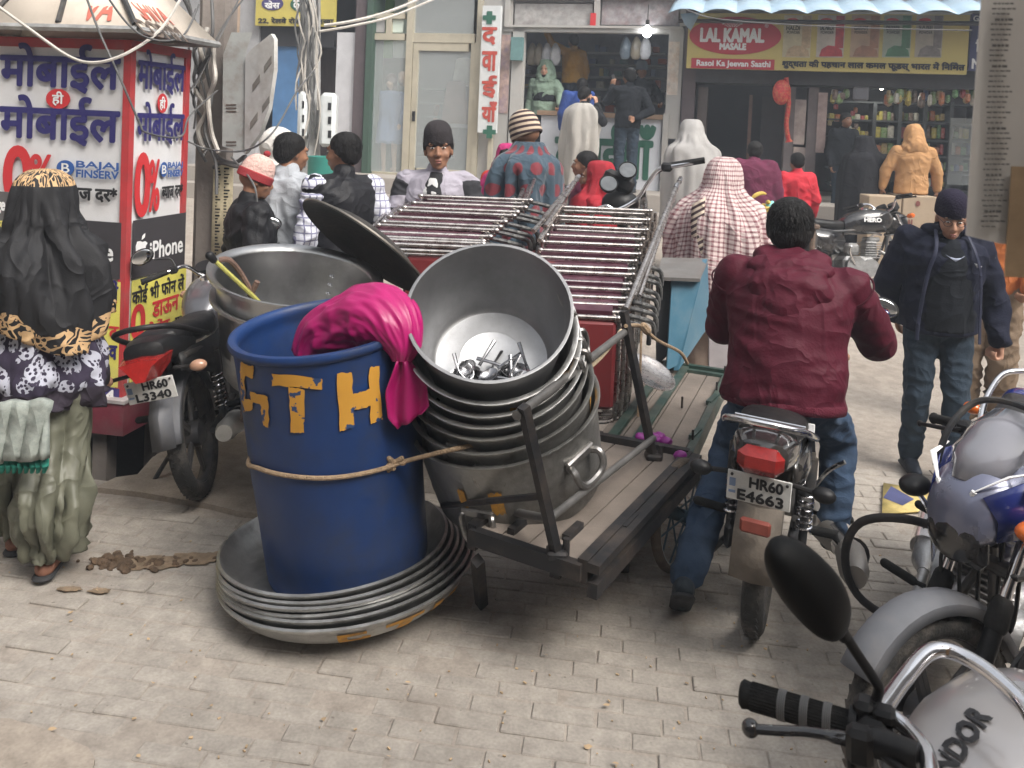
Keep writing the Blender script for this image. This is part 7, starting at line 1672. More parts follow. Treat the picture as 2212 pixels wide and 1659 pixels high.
# ------------------------------------------------------------------ cloth patterns
def pat_check(n, L, u, v, uv):
    s = 30.0
    a = nmath(n, L, 'GREATER_THAN', nmath(n, L, 'FRACT', nmath(n, L, 'MULTIPLY', u, s)), .62); b = nmath(n, L, 'GREATER_THAN', nmath(n, L, 'FRACT', nmath(n, L, 'MULTIPLY', v, s)), .62)
    w = nmix(n, L, a, (.52, .40, .40), (.17, .06, .07)); d = nmix(n, L, b, (.58, .47, .46), (.19, .07, .08))
    return nmix(n, L, nmath(n, L, 'MAXIMUM', a, b), (.60, .50, .48), nmix(n, L, .5, w, d))
def pat_polka(n, L, u, v, uv):
    f = nmath(n, L, 'MULTIPLY', u, 6.5); g = nmath(n, L, 'MULTIPLY', v, 6.5)
    r = nmath(n, L, 'MULTIPLY', nmath(n, L, 'MODULO', nmath(n, L, 'ABSOLUTE', nmath(n, L, 'FLOOR', g)), 2.0), .5)
    x = nmath(n, L, 'SUBTRACT', nmath(n, L, 'FRACT', nmath(n, L, 'ADD', f, r)), .5); y = nmath(n, L, 'SUBTRACT', nmath(n, L, 'FRACT', g), .5)
    d = nmath(n, L, 'ADD', nmath(n, L, 'MULTIPLY', x, x), nmath(n, L, 'MULTIPLY', y, y)); d = nmath(n, L, 'ADD', d, nmath(n, L, 'MULTIPLY', nnoise(n, L, uv, 30, 3), .03))
    return nmix(n, L, nmath(n, L, 'LESS_THAN', d, .105), nmix(n, L, nnoise(n, L, uv, 6), (.02, .045, .068), (.05, .08, .11)), (.16, .02, .03))
def pat_goldband(n, L, u, v, uv):
    # black shawl with scrolling gold embroidery along the hem and the head edge
    w = n.new('ShaderNodeTexVoronoi'); w.feature = 'DISTANCE_TO_EDGE'; w.inputs['Scale'].default_value = 24; mp = n.new('ShaderNodeMapping'); nz = n.new('ShaderNodeTexNoise'); nz.inputs['Scale'].default_value = 8
    L(uv, nz.inputs['Vector']); ad = n.new('ShaderNodeMix'); ad.data_type = 'VECTOR'; ad.inputs['Factor'].default_value = .3; L(uv, ad.inputs['A']); L(nz.outputs['Color'], ad.inputs['B']); L(ad.outputs['Result'], w.inputs['Vector'])
    lines = nmath(n, L, 'LESS_THAN', w.outputs['Distance'], .13)
    wob = nmath(n, L, 'MULTIPLY', nmath(n, L, 'SINE', nmath(n, L, 'MULTIPLY', u, 26.0)), .025); vv = nmath(n, L, 'ADD', v, wob)
    b1 = nmath(n, L, 'MULTIPLY', nmath(n, L, 'LESS_THAN', vv, -.66), nmath(n, L, 'GREATER_THAN', vv, -.77)); b2 = nmath(n, L, 'GREATER_THAN', v, -.10)
    msk = nmath(n, L, 'MULTIPLY', lines, nmath(n, L, 'MAXIMUM', b1, b2))
    return nmix(n, L, msk, (.008, .008, .010), nmix(n, L, nnoise(n, L, uv, 40), (.45, .27, .12), (.62, .43, .24)))
def pat_floral(n, L, u, v, uv):
    w = n.new('ShaderNodeTexVoronoi'); w.inputs['Scale'].default_value = 60; L(uv, w.inputs['Vector']); q = n.new('ShaderNodeTexVoronoi'); q.inputs['Scale'].default_value = 15; L(uv, q.inputs['Vector'])
    a = nmath(n, L, 'GREATER_THAN', w.outputs['Distance'], .42); b = nmath(n, L, 'LESS_THAN', q.outputs['Distance'], .52)
    pr = nmix(n, L, nmath(n, L, 'MULTIPLY', a, b), (.03, .022, .045), (.42, .43, .50)); return nmix(n, L, nmath(n, L, 'LESS_THAN', v, -.33), pr, (.028, .02, .032))
def pat_satin_sheen(n, L, u, v, uv):
    return nmix(n, L, nnoise(n, L, uv, 9, 5), (.04, .043, .028), (.21, .21, .155))  # mottled olive; the paler tone paints in the satin's highlights
def pat_stripe(n, L, u, v, uv): return nmix(n, L, nmath(n, L, 'GREATER_THAN', nmath(n, L, 'FRACT', nmath(n, L, 'MULTIPLY', v, 26.0)), .5), (.055, .03, .035), (.60, .50, .40))
def objpat(name, fn, rough=.9, bump=.2, bs=150):
    m = bpy.data.materials.new(name); m.use_nodes = True; n = m.node_tree.nodes; L = m.node_tree.links.new; tc = n.new('ShaderNodeTexCoord'); sx = n.new('ShaderNodeSeparateXYZ'); L(tc.outputs['Object'], sx.inputs[0])
    b = n['Principled BSDF']; L(fn(n, L, sx, tc.outputs['Object']), b.inputs['Base Color']); b.inputs['Roughness'].default_value = rough
    nb = n.new('ShaderNodeTexNoise'); nb.inputs['Scale'].default_value = bs; L(tc.outputs['Object'], nb.inputs['Vector']); bp = n.new('ShaderNodeBump'); bp.inputs['Strength'].default_value = bump; bp.inputs['Distance'].default_value = .01; L(nb.outputs['Fac'], bp.inputs['Height']); L(bp.outputs[0], b.inputs['Normal'])
    return m
M_checkshawl = uvmat('maroon_check_shawl', pat_check); M_polka = uvmat('blue_polka_blanket', pat_polka, sheen=.2); M_gold = uvmat('black_gold_shawl', pat_goldband, rough=.75); M_floral = uvmat('floral_kurta', pat_floral); M_greyshawl = mat('grey_wool_shawl', (.36, .34, .31), .95, var=.1, vs=6, bump=.3, bs=90, sheen=.2); M_greyshawl2 = mat('ash_wool_blanket', (.33, .32, .31), .95, var=.12, vs=6, bump=.3, bs=90)
cl = lambda nm, c, r=.88, **k: mat(nm, c, r, var=k.pop('var', .12), vs=k.pop('vs', 7), bump=k.pop('bump', .25), bs=k.pop('bs', 120), sheen=k.pop('sheen', .0), spec=k.pop('spec', .2), wr=k.pop('wr', .3), **k)
M_den = cl('blue_denim', (.038, .064, .112), dirt=(.09, .125, .18), dirts=4, dirta=.5); M_shoe = cl('dark_shoe', (.04, .05, .06), .6); M_mar = cl('maroon_padded_nylon', (.072, .007, .018), .62, bump=.2, bs=80, wr=.30)
M_navyj = cl('navy_jacket', (.010, .012, .026), .8); M_blacksw = cl('black_sweater', (.010, .012, .016), .9); M_slate = cl('slate_trousers', (.028, .042, .06), .85); M_khaki = cl('khaki_trousers', (.20, .145, .10), .8)
M_grsw = cl('pale_grey_sweatshirt', (.38, .40, .43), .9); M_blkj = cl('black_jacket', (.012, .012, .014), .55); M_vest = cl('black_padded_vest', (.014, .014, .017), .5); M_plaid = objpat('white_plaid_shirt', lambda n, L, s, o: nmix(n, L, nmath(n, L, 'MAXIMUM', nmath(n, L, 'GREATER_THAN', nmath(n, L, 'FRACT', nmath(n, L, 'MULTIPLY', s.outputs[0], 28.0)), .8), nmath(n, L, 'GREATER_THAN', nmath(n, L, 'FRACT', nmath(n, L, 'MULTIPLY', s.outputs[2], 22.0)), .82)), (.60, .61, .68), (.20, .20, .30)))
M_lav = cl('lavender_grey_jacket', (.33, .31, .36), .7); M_bandsl = objpat('black_white_banded_sleeve', lambda n, L, s, o: nmix(n, L, nmath(n, L, 'GREATER_THAN', nmath(n, L, 'FRACT', nmath(n, L, 'ADD', nmath(n, L, 'MULTIPLY', s.outputs[2], 5.2), nmath(n, L, 'MULTIPLY', nnoise(n, L, o, 4), .4))), .42), (.34, .32, .37), (.02, .02, .024)))
M_darkknit = cl('charcoal_knit', (.03, .026, .028), .95, bump=.6, bs=90, wr=0); M_navyknit = cl('navy_knit', (.015, .012, .026), .95, bump=.6, bs=90, wr=0); M_pinkknit = objpat('pale_pink_cable_knit', lambda n, L, s, o: nmix(n, L, nnoise(n, L, o, 60, 3), (.52, .28, .25), (.62, .48, .42)), bump=.9, bs=60); M_redrib = cl('red_rib_knit', (.28, .035, .04), .95, wr=0)
M_strknit = objpat('brown_cream_striped_knit', lambda n, L, s, o: nmix(n, L, nmath(n, L, 'GREATER_THAN', nmath(n, L, 'FRACT', nmath(n, L, 'MULTIPLY', nmath(n, L, 'ADD', s.outputs[2], nmath(n, L, 'MULTIPLY', s.outputs[1], .3)), 24.0)), .5), (.035, .018, .022), (.50, .40, .30)))
M_pinkd = cl('pink_dupatta', (.40, .03, .14), .7); M_redd = cl('vermilion_kurta', (.50, .045, .03), .7); M_crim = cl('crimson_scarf', (.30, .02, .03), .75); M_sage = cl('sage_hoodie', (.20, .27, .21), .9); M_must = cl('mustard_tshirt', (.42, .22, .03), .9); M_royal = cl('royal_blue_jacket', (.02, .05, .20), .7); M_tan = cl('apricot_hoodie', (.47, .26, .12), .9); M_redj = cl('red_tracksuit', (.48, .025, .04), .7); M_plum = cl('plum_jumper', (.12, .025, .055), .9); M_orange = cl('orange_top', (.42, .13, .04), .8); M_whitecap = cl('white_hood', (.62, .59, .56), .9); M_cream2 = cl('beige_trousers', (.36, .28, .23), .85)
TUCK = dict(shL=(-.155, -.01, 1.39), shR=(.155, -.01, 1.39), elL=(-.16, .02, 1.14), elR=(.16, .02, 1.14), wrL=(-.08, .12, 1.08), wrR=(.08, .12, 1.08))
def stand(u, v, Y, H, z0=None, hy=.923):
    """ground point for a person of height H whose head centre is seen at (u, v)"""
    p = at(u, v, Y); z = gz(Y) if z0 is None else z0
    return V(p.x, p.y, z)

# ---- woman in the black and gold shawl, walking away at left
lw = V(-1.90, 3.38, 0)
W1, J, HM, k = person('woman walking away in a black shawl with gold embroidery and olive satin trousers', lw, 12, 1.58, dict(knL=(-.10, .10, .50), anL=(-.10, .10, .09), knR=(.10, -.02, .48), anR=(.11, -.16, .10), **TUCK), face=False, bot=None, top=None, shoes=cl('tan_sandal', (.25, .12, .08), .7), vox=.012, group=None)
drape('shawl', M_gold, W1, [(0, .02, 1.60, .02, .025), (0, .02, 1.592, .055, .07), (0, .015, 1.56, .09, .11), (0, .01, 1.49, .108, .128), (0, 0, 1.41, .112, .125), (0, -.01, 1.35, .125, .125), (0, -.02, 1.29, .175, .15), (0, -.02, 1.20, .225, .185), (0, -.015, 1.08, .245, .205), (-.01, 0, .93, .245, .21)], amp=.22, kf=5, seed=2, hem=.07)
drape('kurta', M_floral, W1, [(0, 0, 1.06, .16, .13), (0, 0, .98, .195, .17), (0, .01, .86, .212, .185), (0, .01, .74, .22, .195), (0, .01, .66, .225, .20)], amp=.12, kf=6, seed=5, hem=.03)
for s in (-1, 1):
    kx = .085 * s; ky, ay = (.10, .10) if s < 0 else (-.02, -.15)
    drape('trouser_leg', uvmat('olive_satin', pat_satin_sheen, rough=.5, bump=.1, bs=20), W1, [(kx, 0, .74, .105, .125), (kx * 1.1, ky * .7, .52, .105, .12), (kx * 1.2, ay * .8, .34, .10, .11), (kx * 1.2, ay, .18, .085, .09), (kx * 1.2, ay + .01, .09, .055, .062)], n=72, amp=.22, kf=6, seed=9 + s, hem=.01, head=.4, fold=1.3)
BG = thing('cloth_bag', 'pale green printed cloth bag with green fringe carried by the shawled woman', 'bag', (0, 0, 0)); rows = []
for i in range(9):
    t = i / 8; rows.append([at(-14 + 122 * q / 10, 866 + 128 * t - 6 * q / 10 + 3 * math.sin(q * 1.3), 3.10 + .012 * math.sin(q * 2 + t * 4)) for q in range(11)])
mb = MB(); mb.loft(rows, closed=False); mb.build('cloth', mat('pale_green_print', (.33, .36, .33), .8, var=.25, vs=16, dirt=(.14, .18, .16), dirts=28, dirta=.5, bump=.2), BG, solid=.03)
for q in range(9): mb = MB(); mb.tube([at(-8 + q * 13, 992, 3.10), at(-6 + q * 13, 1008, 3.09), at(-9 + q * 13, 1022, 3.10)], [.016, .012, .006], 6, flat=.4); mb.build('fringe', cl('teal_fringe', (.02, .16, .12), .8), BG)
BG.location = (0, 0, 0)

# ---- rider
hd = 69; lr_ = V(B1.x + .05, B1.y + .05, 0)
RID, J, HM, k = person('man in a maroon padded jacket and jeans astride the motorcycle, seen from behind', lr_, hd - 90, 1.75, dict(pelvis=(0, .16, .90), chest=(0, .19, 1.12), neck=(0, .33, 1.345), head=(-.02, .40, 1.485), shL=(-.215, .27, 1.285), shR=(.215, .27, 1.285), elL=(-.265, .40, 1.04), elR=(.345, .46, 1.04), wrL=(-.30, .66, 1.02), wrR=(.345, .70, 1.01),
     hipL=(-.10, .18, .86), hipR=(.10, .18, .86), knL=(-.205, .36, .54), knR=(.22, .52, .60), anL=(-.31, -.08, .155), anR=(.22, .46, .26)), skin=M_skin, top=M_mar, bot=M_den, shoes=M_shoe, hair=M_hair, face=False, vox=.010, sq=.042, fat=1.15, lowtop=-.16, ff=(3.6, .2), hs=1.13, topfold=.012, botfold=.012, headrot=(-4, 0, 6), handL=(V(-.2, .9, -.1), V(0, -.2, -1), .9), handR=(V(.25, .9, -.15), V(0, -.2, -1), .9), toes={'L': V(-.15, .75, -.62), 'R': V(.1, 1, .0)}, seed=3, neckw=1.1)
mb = MB()
for c, r in (((0, .215, 1.345), (.175, .085, .05)), ((0, .15, 1.27), (.165, .075, .09)), ((0, .12, 1.20), (.12, .065, .09)), ((-.09, .30, 1.375), (.06, .07, .045)), ((.09, .30, 1.375), (.06, .07, .045)), ((0, .27, 1.385), (.10, .05, .04))): mb.ell(c, r)
fuse('hood', mb, M_mar, RID, .010, 5, .012, 9, .4, 8)
mb = MB(); mb.box((.09, -.005, .79), (.07, .012, .035), (R(-15), 0, 0), ch=.003); mb.build('belt_patch', cl('white_label', (.6, .6, .6), .7), RID)
mb = MB(); mb.tube(smooth_path([(.10, .27, 1.36), (.16, .20, 1.30), (.18, .17, 1.22), (.17, .16, 1.15)], 5), .005, 6); mb.build('drawcord', M_blkj, RID)
mb = MB(); x_ = (J['hipR'] - J['hipL']).normalized(); d_ = (J['chest'] - J['pelvis']).normalized(); y_ = d_.cross(x_); L0 = (J['pelvis'] - J['neck']).length
rings_loft(mb, [(J['pelvis'] - d_ * (q_ * L0), x_ * (.165 * 1.15 + .042 + e_), y_ * (.115 * 1.15 + .042 + e_)) for q_, e_ in ((.10, -.006), (.115, .004), (.15, .006), (.185, .004), (.195, -.01))], 40); mb.build('hem_band', cl('maroon_rib', (.085, .010, .022), .8, bump=.6, bs=160), RID, sharp=0)
for s in 'LR':
    mb = MB(); a_ = J['el' + s].lerp(J['wr' + s], .86); b__ = J['el' + s].lerp(J['wr' + s], .98); mb.tube([a_, a_.lerp(b__, .3), b__], [.062, .060, .052], 18); mb.build('cuff', cl('maroon_rib', (.085, .010, .022), .8), RID)
for s in 'LR':
    a_ = J['sh' + s]; d2 = (J['el' + s] - a_).normalized(); x2, y2, _ = frame(a_, J['el' + s]); c2 = a_ + d2 * .02
    mb = MB(); mb.tube([c2 + (x2 * math.cos(t) + y2 * math.sin(t)) * .095 for t in [2 * pi * j / 28 for j in range(28)]], .004, 6, closed=True); mb.build('armhole_seam', cl('maroon_seam', (.05, .006, .014), .8), RID)
# ---- man in navy jacket and beanie
lm = gnd(2010, 1030)
MAN, J, HM, k = person('elderly man in navy jacket, black sweater and knitted cap, looking down', V(2.42, 4.62, 0), 172, 1.66, dict(neck=(0, .02, 1.43), head=(0, .09, 1.555), elR=(.27, -.08, 1.12), wrR=(.2, -.14, .92), elL=(-.30, -.02, 1.10), wrL=(-.315, .07, .845), knL=(-.09, .08, .50), anL=(-.10, .10, .09), anR=(.09, -.08, .10)), skin=M_skin3, top=M_navyj, bot=M_slate, shoes=cl('navy_shoe', (.02, .025, .035), .6), vox=.008, sq=.036, fat=1.08, lowtop=-.13, headrot=(-18, 0, -8), handL=(V(.1, .15, -1), V(1, .2, 0), .85), seed=11, topfold=.016)
beanie(M_navyknit, MAN, HM, k, .135, 2, base=.028, q=1.03)
mb = MB(); JF = J; torso(mb, JF, .033, -.10, prof=[(0.0, .15, .142), (.15, .15, .143), (.35, .145, .14), (.55, .135, .142), (.75, .11, .14), (.9, .08, .118), (1.0, .06, .085)], k=1.0); fuse('sweater', mb, M_blacksw, MAN, .009, 5, .006, 7, .4, 4)
mb = MB(); mb.capsule(J['neck'] + V(0, .01, -.02), J['neck'] + V(0, .03, .07), .078, .070); fuse('neck_gaiter', mb, cl('dark_gaiter', (.012, .013, .024), .9), MAN, .008, 4, .006, 14, .3)
mb = MB(); cz = J['chest'] + V(0, .165, .10); mb.add([cz + V(-.045, .0, .018), cz + V(0, .006, -.014), cz + V(.05, .0, .022), cz + V(.03, .004, .010), cz + V(0, .008, .004), cz + V(-.03, .004, .008)], [(0, 1, 4, 5), (1, 2, 3, 4)]); mb.build('collar_tip', cl('pale_blue_collar', (.42, .46, .6), .8), MAN, solid=.003)
for s in (-1, 1):
    mb = MB(); mb.tube([HM @ (V((.033 + .022 * math.cos(t)) * s, .100, -.002 + .017 * math.sin(t)) * k) for t in [2 * pi * j / 16 for j in range(16)]], .0016, 5, closed=True); mb.tube([HM @ (V(.055 * s, .098, .002) * k), HM @ (V(.078 * s, .02, .004) * k)], .0016, 5); mb.build('spectacles', M_ink, MAN)
    mb = MB(); mb.box(J['sh' + ('L' if s < 0 else 'R')].lerp(J['el' + ('L' if s < 0 else 'R')], .3) + V(.052 * s, .03, .0), (.012, .08, .05), (0, 0, R(20 * s)), ch=.003); mb.build('sleeve_patch', cl('grey_patch', (.36, .36, .38), .8), MAN)
mb = MB(); mb.capsule(J['wrL'] + V(.0, .0, .02), J['wrL'] + V(0, 0, .03), .037, n=14, sq=(1, 1)); mb.build('watch', M_steel, MAN)
mb = MB(); q = J['chest'] + V(-.12, .16, .07); mb.add([q + V(-.02, 0, -.004), q + V(0, .002, .008), q + V(.02, 0, .012), q + V(.012, 0, 0), q + V(.006, 0, -.012)], [(0, 1, 2, 3, 4)]); mb.build('leaping_emblem', M_white_ink, MAN, solid=.003)
for s in (-1, 1):
    mb = MB(); mb.tube(smooth_path([J['neck'] + V(.075 * s, .07, .045), J['chest'] + V(.10 * s, .165, .14), J['chest'] + V(.135 * s, .165, .0), J['pelvis'] + V(.155 * s, .15, .02), J['pelvis'] + V(.16 * s, .15, -.10)], 6), .010, 8, flat=.5); mb.build('jacket_edge', cl('navy_trim', (.03, .034, .06), .5), MAN)
mb = MB(); mb.capsule(J['neck'] + V(-.09, .0, .03), J['neck'] + V(-.05, .06, .05), .03); mb.capsule(J['neck'] + V(.09, .0, .03), J['neck'] + V(.05, .06, .05), .03); mb.capsule(J['neck'] + V(-.09, .0, .03), J['neck'] + V(.09, -.0, .03), .045); fuse('jacket_collar', mb, M_navyj, MAN, .008, 4)
# ---- person behind him
P25, J, HM, k = person('person in orange top and khaki trousers behind the man in navy', V(3.17, 5.45, 0), 150, 1.72, dict(wrL=(-.22, .2, 1.0)), top=M_orange, bot=M_khaki, shoes=M_shoe, hair=M_hair, face=False, vox=.014, botq=.03, botfold=.02, seed=14)

# ---- the youths behind the cart
P2, J, HM, k = person('boy in a pink knitted cap with red band and black jacket', stand(545, 385, 4.95, 1.6), -58, 1.60, None, top=M_blkj, bot=M_slate, shoes=M_shoe, hair=None, face=True, vox=.010, sq=.03, headrot=(-8, 0, -8), seed=21, topfold=.020)
beanie(M_pinkknit, P2, HM, k, .165, -14, rim=M_redrib, q=1.06, base=.012)
mb = MB(); bt = HM @ Matrix.Rotation(R(-14), 4, 'X') @ V(0, 0, .185 * k); mb.ell(bt, (.022, .022, .02)); mb.build('pompom', M_redrib, P2)
P3, J, HM, k = person('boy in a pale grey sweatshirt with short black hair, seen from behind', stand(626, 322, 5.25, 1.74), -22, 1.78, dict(elR=(.24, -.05, 1.12), wrR=(.24, .08, .95)), top=M_grsw, bot=M_navyj, shoes=M_shoe, hair=M_hair, face=True, vox=.010, sq=.034, headrot=(-6, 0, -22), seed=22, topfold=.024)
P4, J, HM, k = person('youth in a black padded vest over a white plaid shirt, looking left', stand(745, 312, 5.15, 1.8), 38, 1.80, dict(elR=(.27, -.04, 1.14), wrR=(.24, .12, .95)), top=M_vest, sleeve_mat=M_plaid, bot=M_slate, shoes=M_shoe, hair=M_hair, face=True, vox=.010, sq=.03, headrot=(-4, 0, 28), seed=23, ff=(4, .25), topfold=.012)
P5, J, HM, k = person('youth facing the camera in a lavender grey jacket and dark cap', stand(948, 318, 5.40, 1.8), 178, 1.84, dict(elL=(-.27, .02, 1.14), wrL=(-.14, .22, 1.06), elR=(.27, .02, 1.14), wrR=(.14, .22, 1.06)), skin=M_skin2, top=M_lav, sleeve_mat=M_bandsl, bot=M_slate, shoes=M_shoe, hair=M_hair, vox=.007, sq=.030, headrot=(2, 4, 6), seed=24, hs=1.1)
beanie(M_darkknit, P5, HM, k, .125, -12, base=.04, q=.96)
mb = MB(); torso(mb, J, .026, .1, prof=[(.15, .11, .14), (.35, .11, .138), (.55, .115, .144), (.75, .105, .146), (.9, .07, .122), (1.0, .05, .09)], k=1.0); fuse('tshirt', mb, objpat('black_white_print_shirt', lambda n, L, s, o: nmix(n, L, nmath(n, L, 'GREATER_THAN', nnoise(n, L, o, 17, 1), .60), (.012, .012, .014), (.55, .55, .55))), P5, .009, 4, .004, 8, .4)
# ---- striped cap and polka blanket
P7, J, HM, k = person('man in a striped knitted cap wrapped in a blue blanket with red dots', stand(1140, 275, 6.1, 1.85, .05), 42, 1.90, dict(TUCK), skin=M_skin, bot=M_slate, shoes=M_shoe, top=None, hair=None, face=False, vox=.012, headrot=(-4, 0, 10))
beanie(M_strknit, P7, HM, k, .185, -20, q=1.12, base=-.005)
drape('blanket', M_polka, P7, [(0, -.02, 1.56, .088, .088), (0, -.02, 1.54, .10, .10), (0, -.02, 1.50, .13, .12), (0, -.015, 1.46, .20, .145), (0, -.01, 1.38, .245, .18), (0, 0, 1.2, .25, .20), (0, 0, .9, .25, .21), (0, 0, .6, .25, .22)], amp=.2, kf=6, seed=7, hem=.03, k=1.09)
# ---- women behind
P6, J, HM, k = person('woman in a pink scarf and vermilion dress facing the street', stand(1094, 338, 7.6, 1.55), 166, 1.55, None, skin=M_skin3, top=M_redd, bot=M_redd, shoes=M_shoe, hair=M_hair, vox=.012, seed=31)
drape('scarf', M_pinkd, P6, [(0, -.03, 1.555, .02, .02), (0, -.03, 1.54, .07, .075), (0, -.035, 1.48, .095, .095), (0, -.035, 1.40, .10, .095), (0, -.02, 1.32, .115, .11), (0, 0, 1.24, .2, .15), (0, .0, 1.12, .245, .185), (0, 0, .98, .24, .19)], n=48, amp=.12, kf=5, seed=8, hem=.08, closed=True)
P8, J, HM, k = person('child with cropped hair beside the red scarf, looking left', stand(1268, 345, 7.0, 1.5), 78, 1.62, None, skin=M_skin, top=M_plum, bot=M_slate, shoes=M_shoe, hair=M_hair, vox=.010, seed=32)
P9, J, HM, k = person('person in a crimson headscarf looking left, behind the dials', stand(1288, 372, 6.3, 1.5), 78, 1.60, None, skin=M_skin, top=M_crim, bot=M_slate, shoes=M_shoe, vox=.010, seed=33)
drape('headscarf', M_crim, P9, [(0, -.03, 1.60, .02, .02), (0, -.03, 1.585, .075, .08), (0, -.035, 1.52, .098, .10), (0, -.035, 1.44, .102, .098), (0, -.02, 1.36, .115, .11), (0, 0, 1.29, .19, .15), (0, .0, 1.15, .24, .19), (0, 0, 1.0, .24, .2)], n=48, amp=.1, kf=5, seed=12, hem=.05)
# ---- checked shawl woman
P17, J, HM, k = person('woman wrapped in a maroon and white checked shawl, seen from behind', V(at(1560, 355, 5.95).x, 5.95, 0), -25, 1.70, dict(TUCK, neck=(0, .04, 1.44), head=(0, .10, 1.565)), bot=M_cream2, shoes=M_shoe, top=None, face=False, vox=.012, botq=.03)
drape('checked_shawl', M_checkshawl, P17, [(0, .09, 1.70, .025, .03), (0, .088, 1.692, .065, .08), (0, .08, 1.65, .105, .125), (0, .06, 1.57, .128, .145), (0, .035, 1.48, .138, .145), (0, .01, 1.41, .20, .165), (0, -.01, 1.32, .285, .205), (0, -.02, 1.18, .33, .24), (0, -.02, 1.0, .35, .26), (0, -.02, .80, .33, .26), (.03, -.02, .62, .29, .25)], amp=.15, kf=6, seed=15, hem=.09)
rows = []
for i in range(14):
    t = i / 13; c = V(-.10 - .02 * t + .12 * t * t, -.235 - .035 * math.sin(t * 2.5), 1.40 - .50 * t); rows.append([c + V(.045 * s, -.004 - .008 * math.cos(s * 2), .03 * s) for s in (-1, -.5, 0, .5, 1)])
uvs = [[(.02 * j, -.035 * i) for j in range(6)] for i in range(14)]; mb = MB(); mb.loft(rows, closed=False, uvs=uvs); mb.build('shawl_border', uvmat('striped_border', pat_stripe), P17, solid=.006, sharp=0)
P16, J, HM, k = person('person wrapped head to knee in an ash grey blanket near the pillar', stand(1500, 285, 9.0, 1.7), 10, 1.72, dict(TUCK, neck=(0, .05, 1.44), head=(0, .14, 1.56)), bot=M_cream2, shoes=M_shoe, top=None, face=False, vox=.016)
drape('blanket', M_greyshawl2, P16, [(.02, .13, 1.70, .03, .03), (.02, .125, 1.69, .08, .09), (.01, .11, 1.63, .115, .13), (0, .08, 1.54, .13, .145), (0, .03, 1.45, .17, .16), (0, .01, 1.36, .265, .19), (0, 0, 1.15, .285, .23), (0, 0, .85, .30, .24), (0, 0, .5, .29, .24)], n=48, amp=.14, kf=5, seed=16, hem=.03)
P18, J, HM, k = person('person in a plum jumper with head bent, standing before the dark doorway', stand(1632, 330, 8.6, 1.6), -12, 1.62, dict(head=(0, .12, 1.56), neck=(0, .05, 1.44)), top=M_plum, bot=M_slate, shoes=M_shoe, hair=M_hair, face=False, vox=.016, fat=1.3, sq=.03)
P19, J, HM, k = person('child in a red tracksuit top seen from behind', stand(1722, 358, 8.8, 1.4), 8, 1.44, None, top=M_redj, bot=M_slate, shoes=M_shoe, hair=M_hair, face=False, vox=.014, sq=.03)
P20, J, HM, k = person('shopkeeper in a dark jacket by the hanging packets of the grocery', stand(1826, 266, 11.6, 1.75, .74), 195, 1.52, None, skin=M_skin, top=M_blacksw, bot=M_slate, shoes=M_shoe, hair=M_hair, vox=.016, fat=1.3, sq=.03)
P21, J, HM, k = person('woman in a long black cloak at the grocery counter', stand(1870, 318, 10.3, 1.5), 20, 1.50, dict(TUCK, head=(0, .06, 1.59)), top=None, bot=M_slate, shoes=M_shoe, face=False, vox=.016)
drape('cloak', cl('black_cloak', (.013, .013, .016), .9), P21, [(0, .04, 1.48, .02, .02), (0, .035, 1.46, .085, .09), (0, .02, 1.38, .11, .115), (0, .01, 1.28, .16, .14), (0, 0, 1.18, .25, .19), (0, 0, .9, .29, .23), (0, 0, .3, .31, .26), (0, 0, .05, .32, .27)], n=48, amp=.13, kf=6, seed=18)
# ---- at the medicine counter
P10, J, HM, k = person('bearded man in a pale grey shawl holding a phone at the medicine counter', stand(1262, 208, 11.55, 1.72, .74), -40, 1.72, dict(elR=(.24, .14, 1.24), wrR=(.11, .15, 1.50)), skin=M_skin3, bot=cl('black_trousers', (.014, .015, .018), .8), top=cl('black_kurta', (.014, .015, .018), .85), shoes=M_shoe, hair=M_hair, vox=.012, handR=(V(-.2, -.1, 1), V(-1, .2, 0), .5), headrot=(-12, 0, -8), beard=M_hair)
drape('shawl', M_greyshawl, P10, [(0, -.02, 1.47, .09, .085), (0, -.02, 1.42, .17, .13), (-.01, -.01, 1.32, .235, .18), (-.02, 0, 1.1, .25, .21), (-.03, -.01, .8, .24, .2), (-.06, -.03, .5, .17, .15), (-.08, -.04, .36, .13, .12)], n=56, amp=.34, kf=6, seed=19, hem=.08, head=.3)
P11, J, HM, k = person('man in black raising a phone at the medicine counter, one hand behind his back', stand(1360, 170, 11.95, 1.8, .98), 16, 1.80, dict(elL=(-.25, .16, 1.25), wrL=(-.13, .26, 1.48), elR=(.27, -.16, 1.14), wrR=(.02, -.20, 1.02)), skin=M_skin, top=M_blacksw, bot=M_slate, shoes=M_shoe, hair=M_hair, face=False, vox=.012, handR=(V(-1, -.2, .1), V(0, -1, 0), .3), handL=(V(.1, .2, 1), V(.6, .8, 0), .6), seed=41)
mb = MB(); mb.box(J['wrL'] + V(.02, .05, .10), (.07, .01, .14), (R(-15), 0, R(20)), ch=.004); o = mb.build('phone', M_ink, None, tuple(P11.matrix_basis @ V(0, 0, 0)), (0, 0, R(16))); tag(o, 'dark phone held up by the man in black', 'phone')
P12, J, HM, k = person('man in a sage green hoodie sitting inside the medicine shop', stand(1178, 158, 13.35, 1.7, 1.18), 165, 1.72, dict(elL=(-.3, .1, 1.2), wrL=(-.32, .26, 1.05)), skin=M_skin3, top=M_sage, bot=M_slate, shoes=M_shoe, vox=.012, sq=.035, seed=42, beard=M_hair)
drape('hood', M_sage, P12, [(0, -.02, 1.755, .02, .02), (0, -.02, 1.74, .08, .075), (0, -.035, 1.66, .11, .095), (0, -.035, 1.56, .12, .10), (0, -.02, 1.46, .13, .12), (0, 0, 1.40, .15, .13)], n=40, amp=.06, kf=4, seed=20)
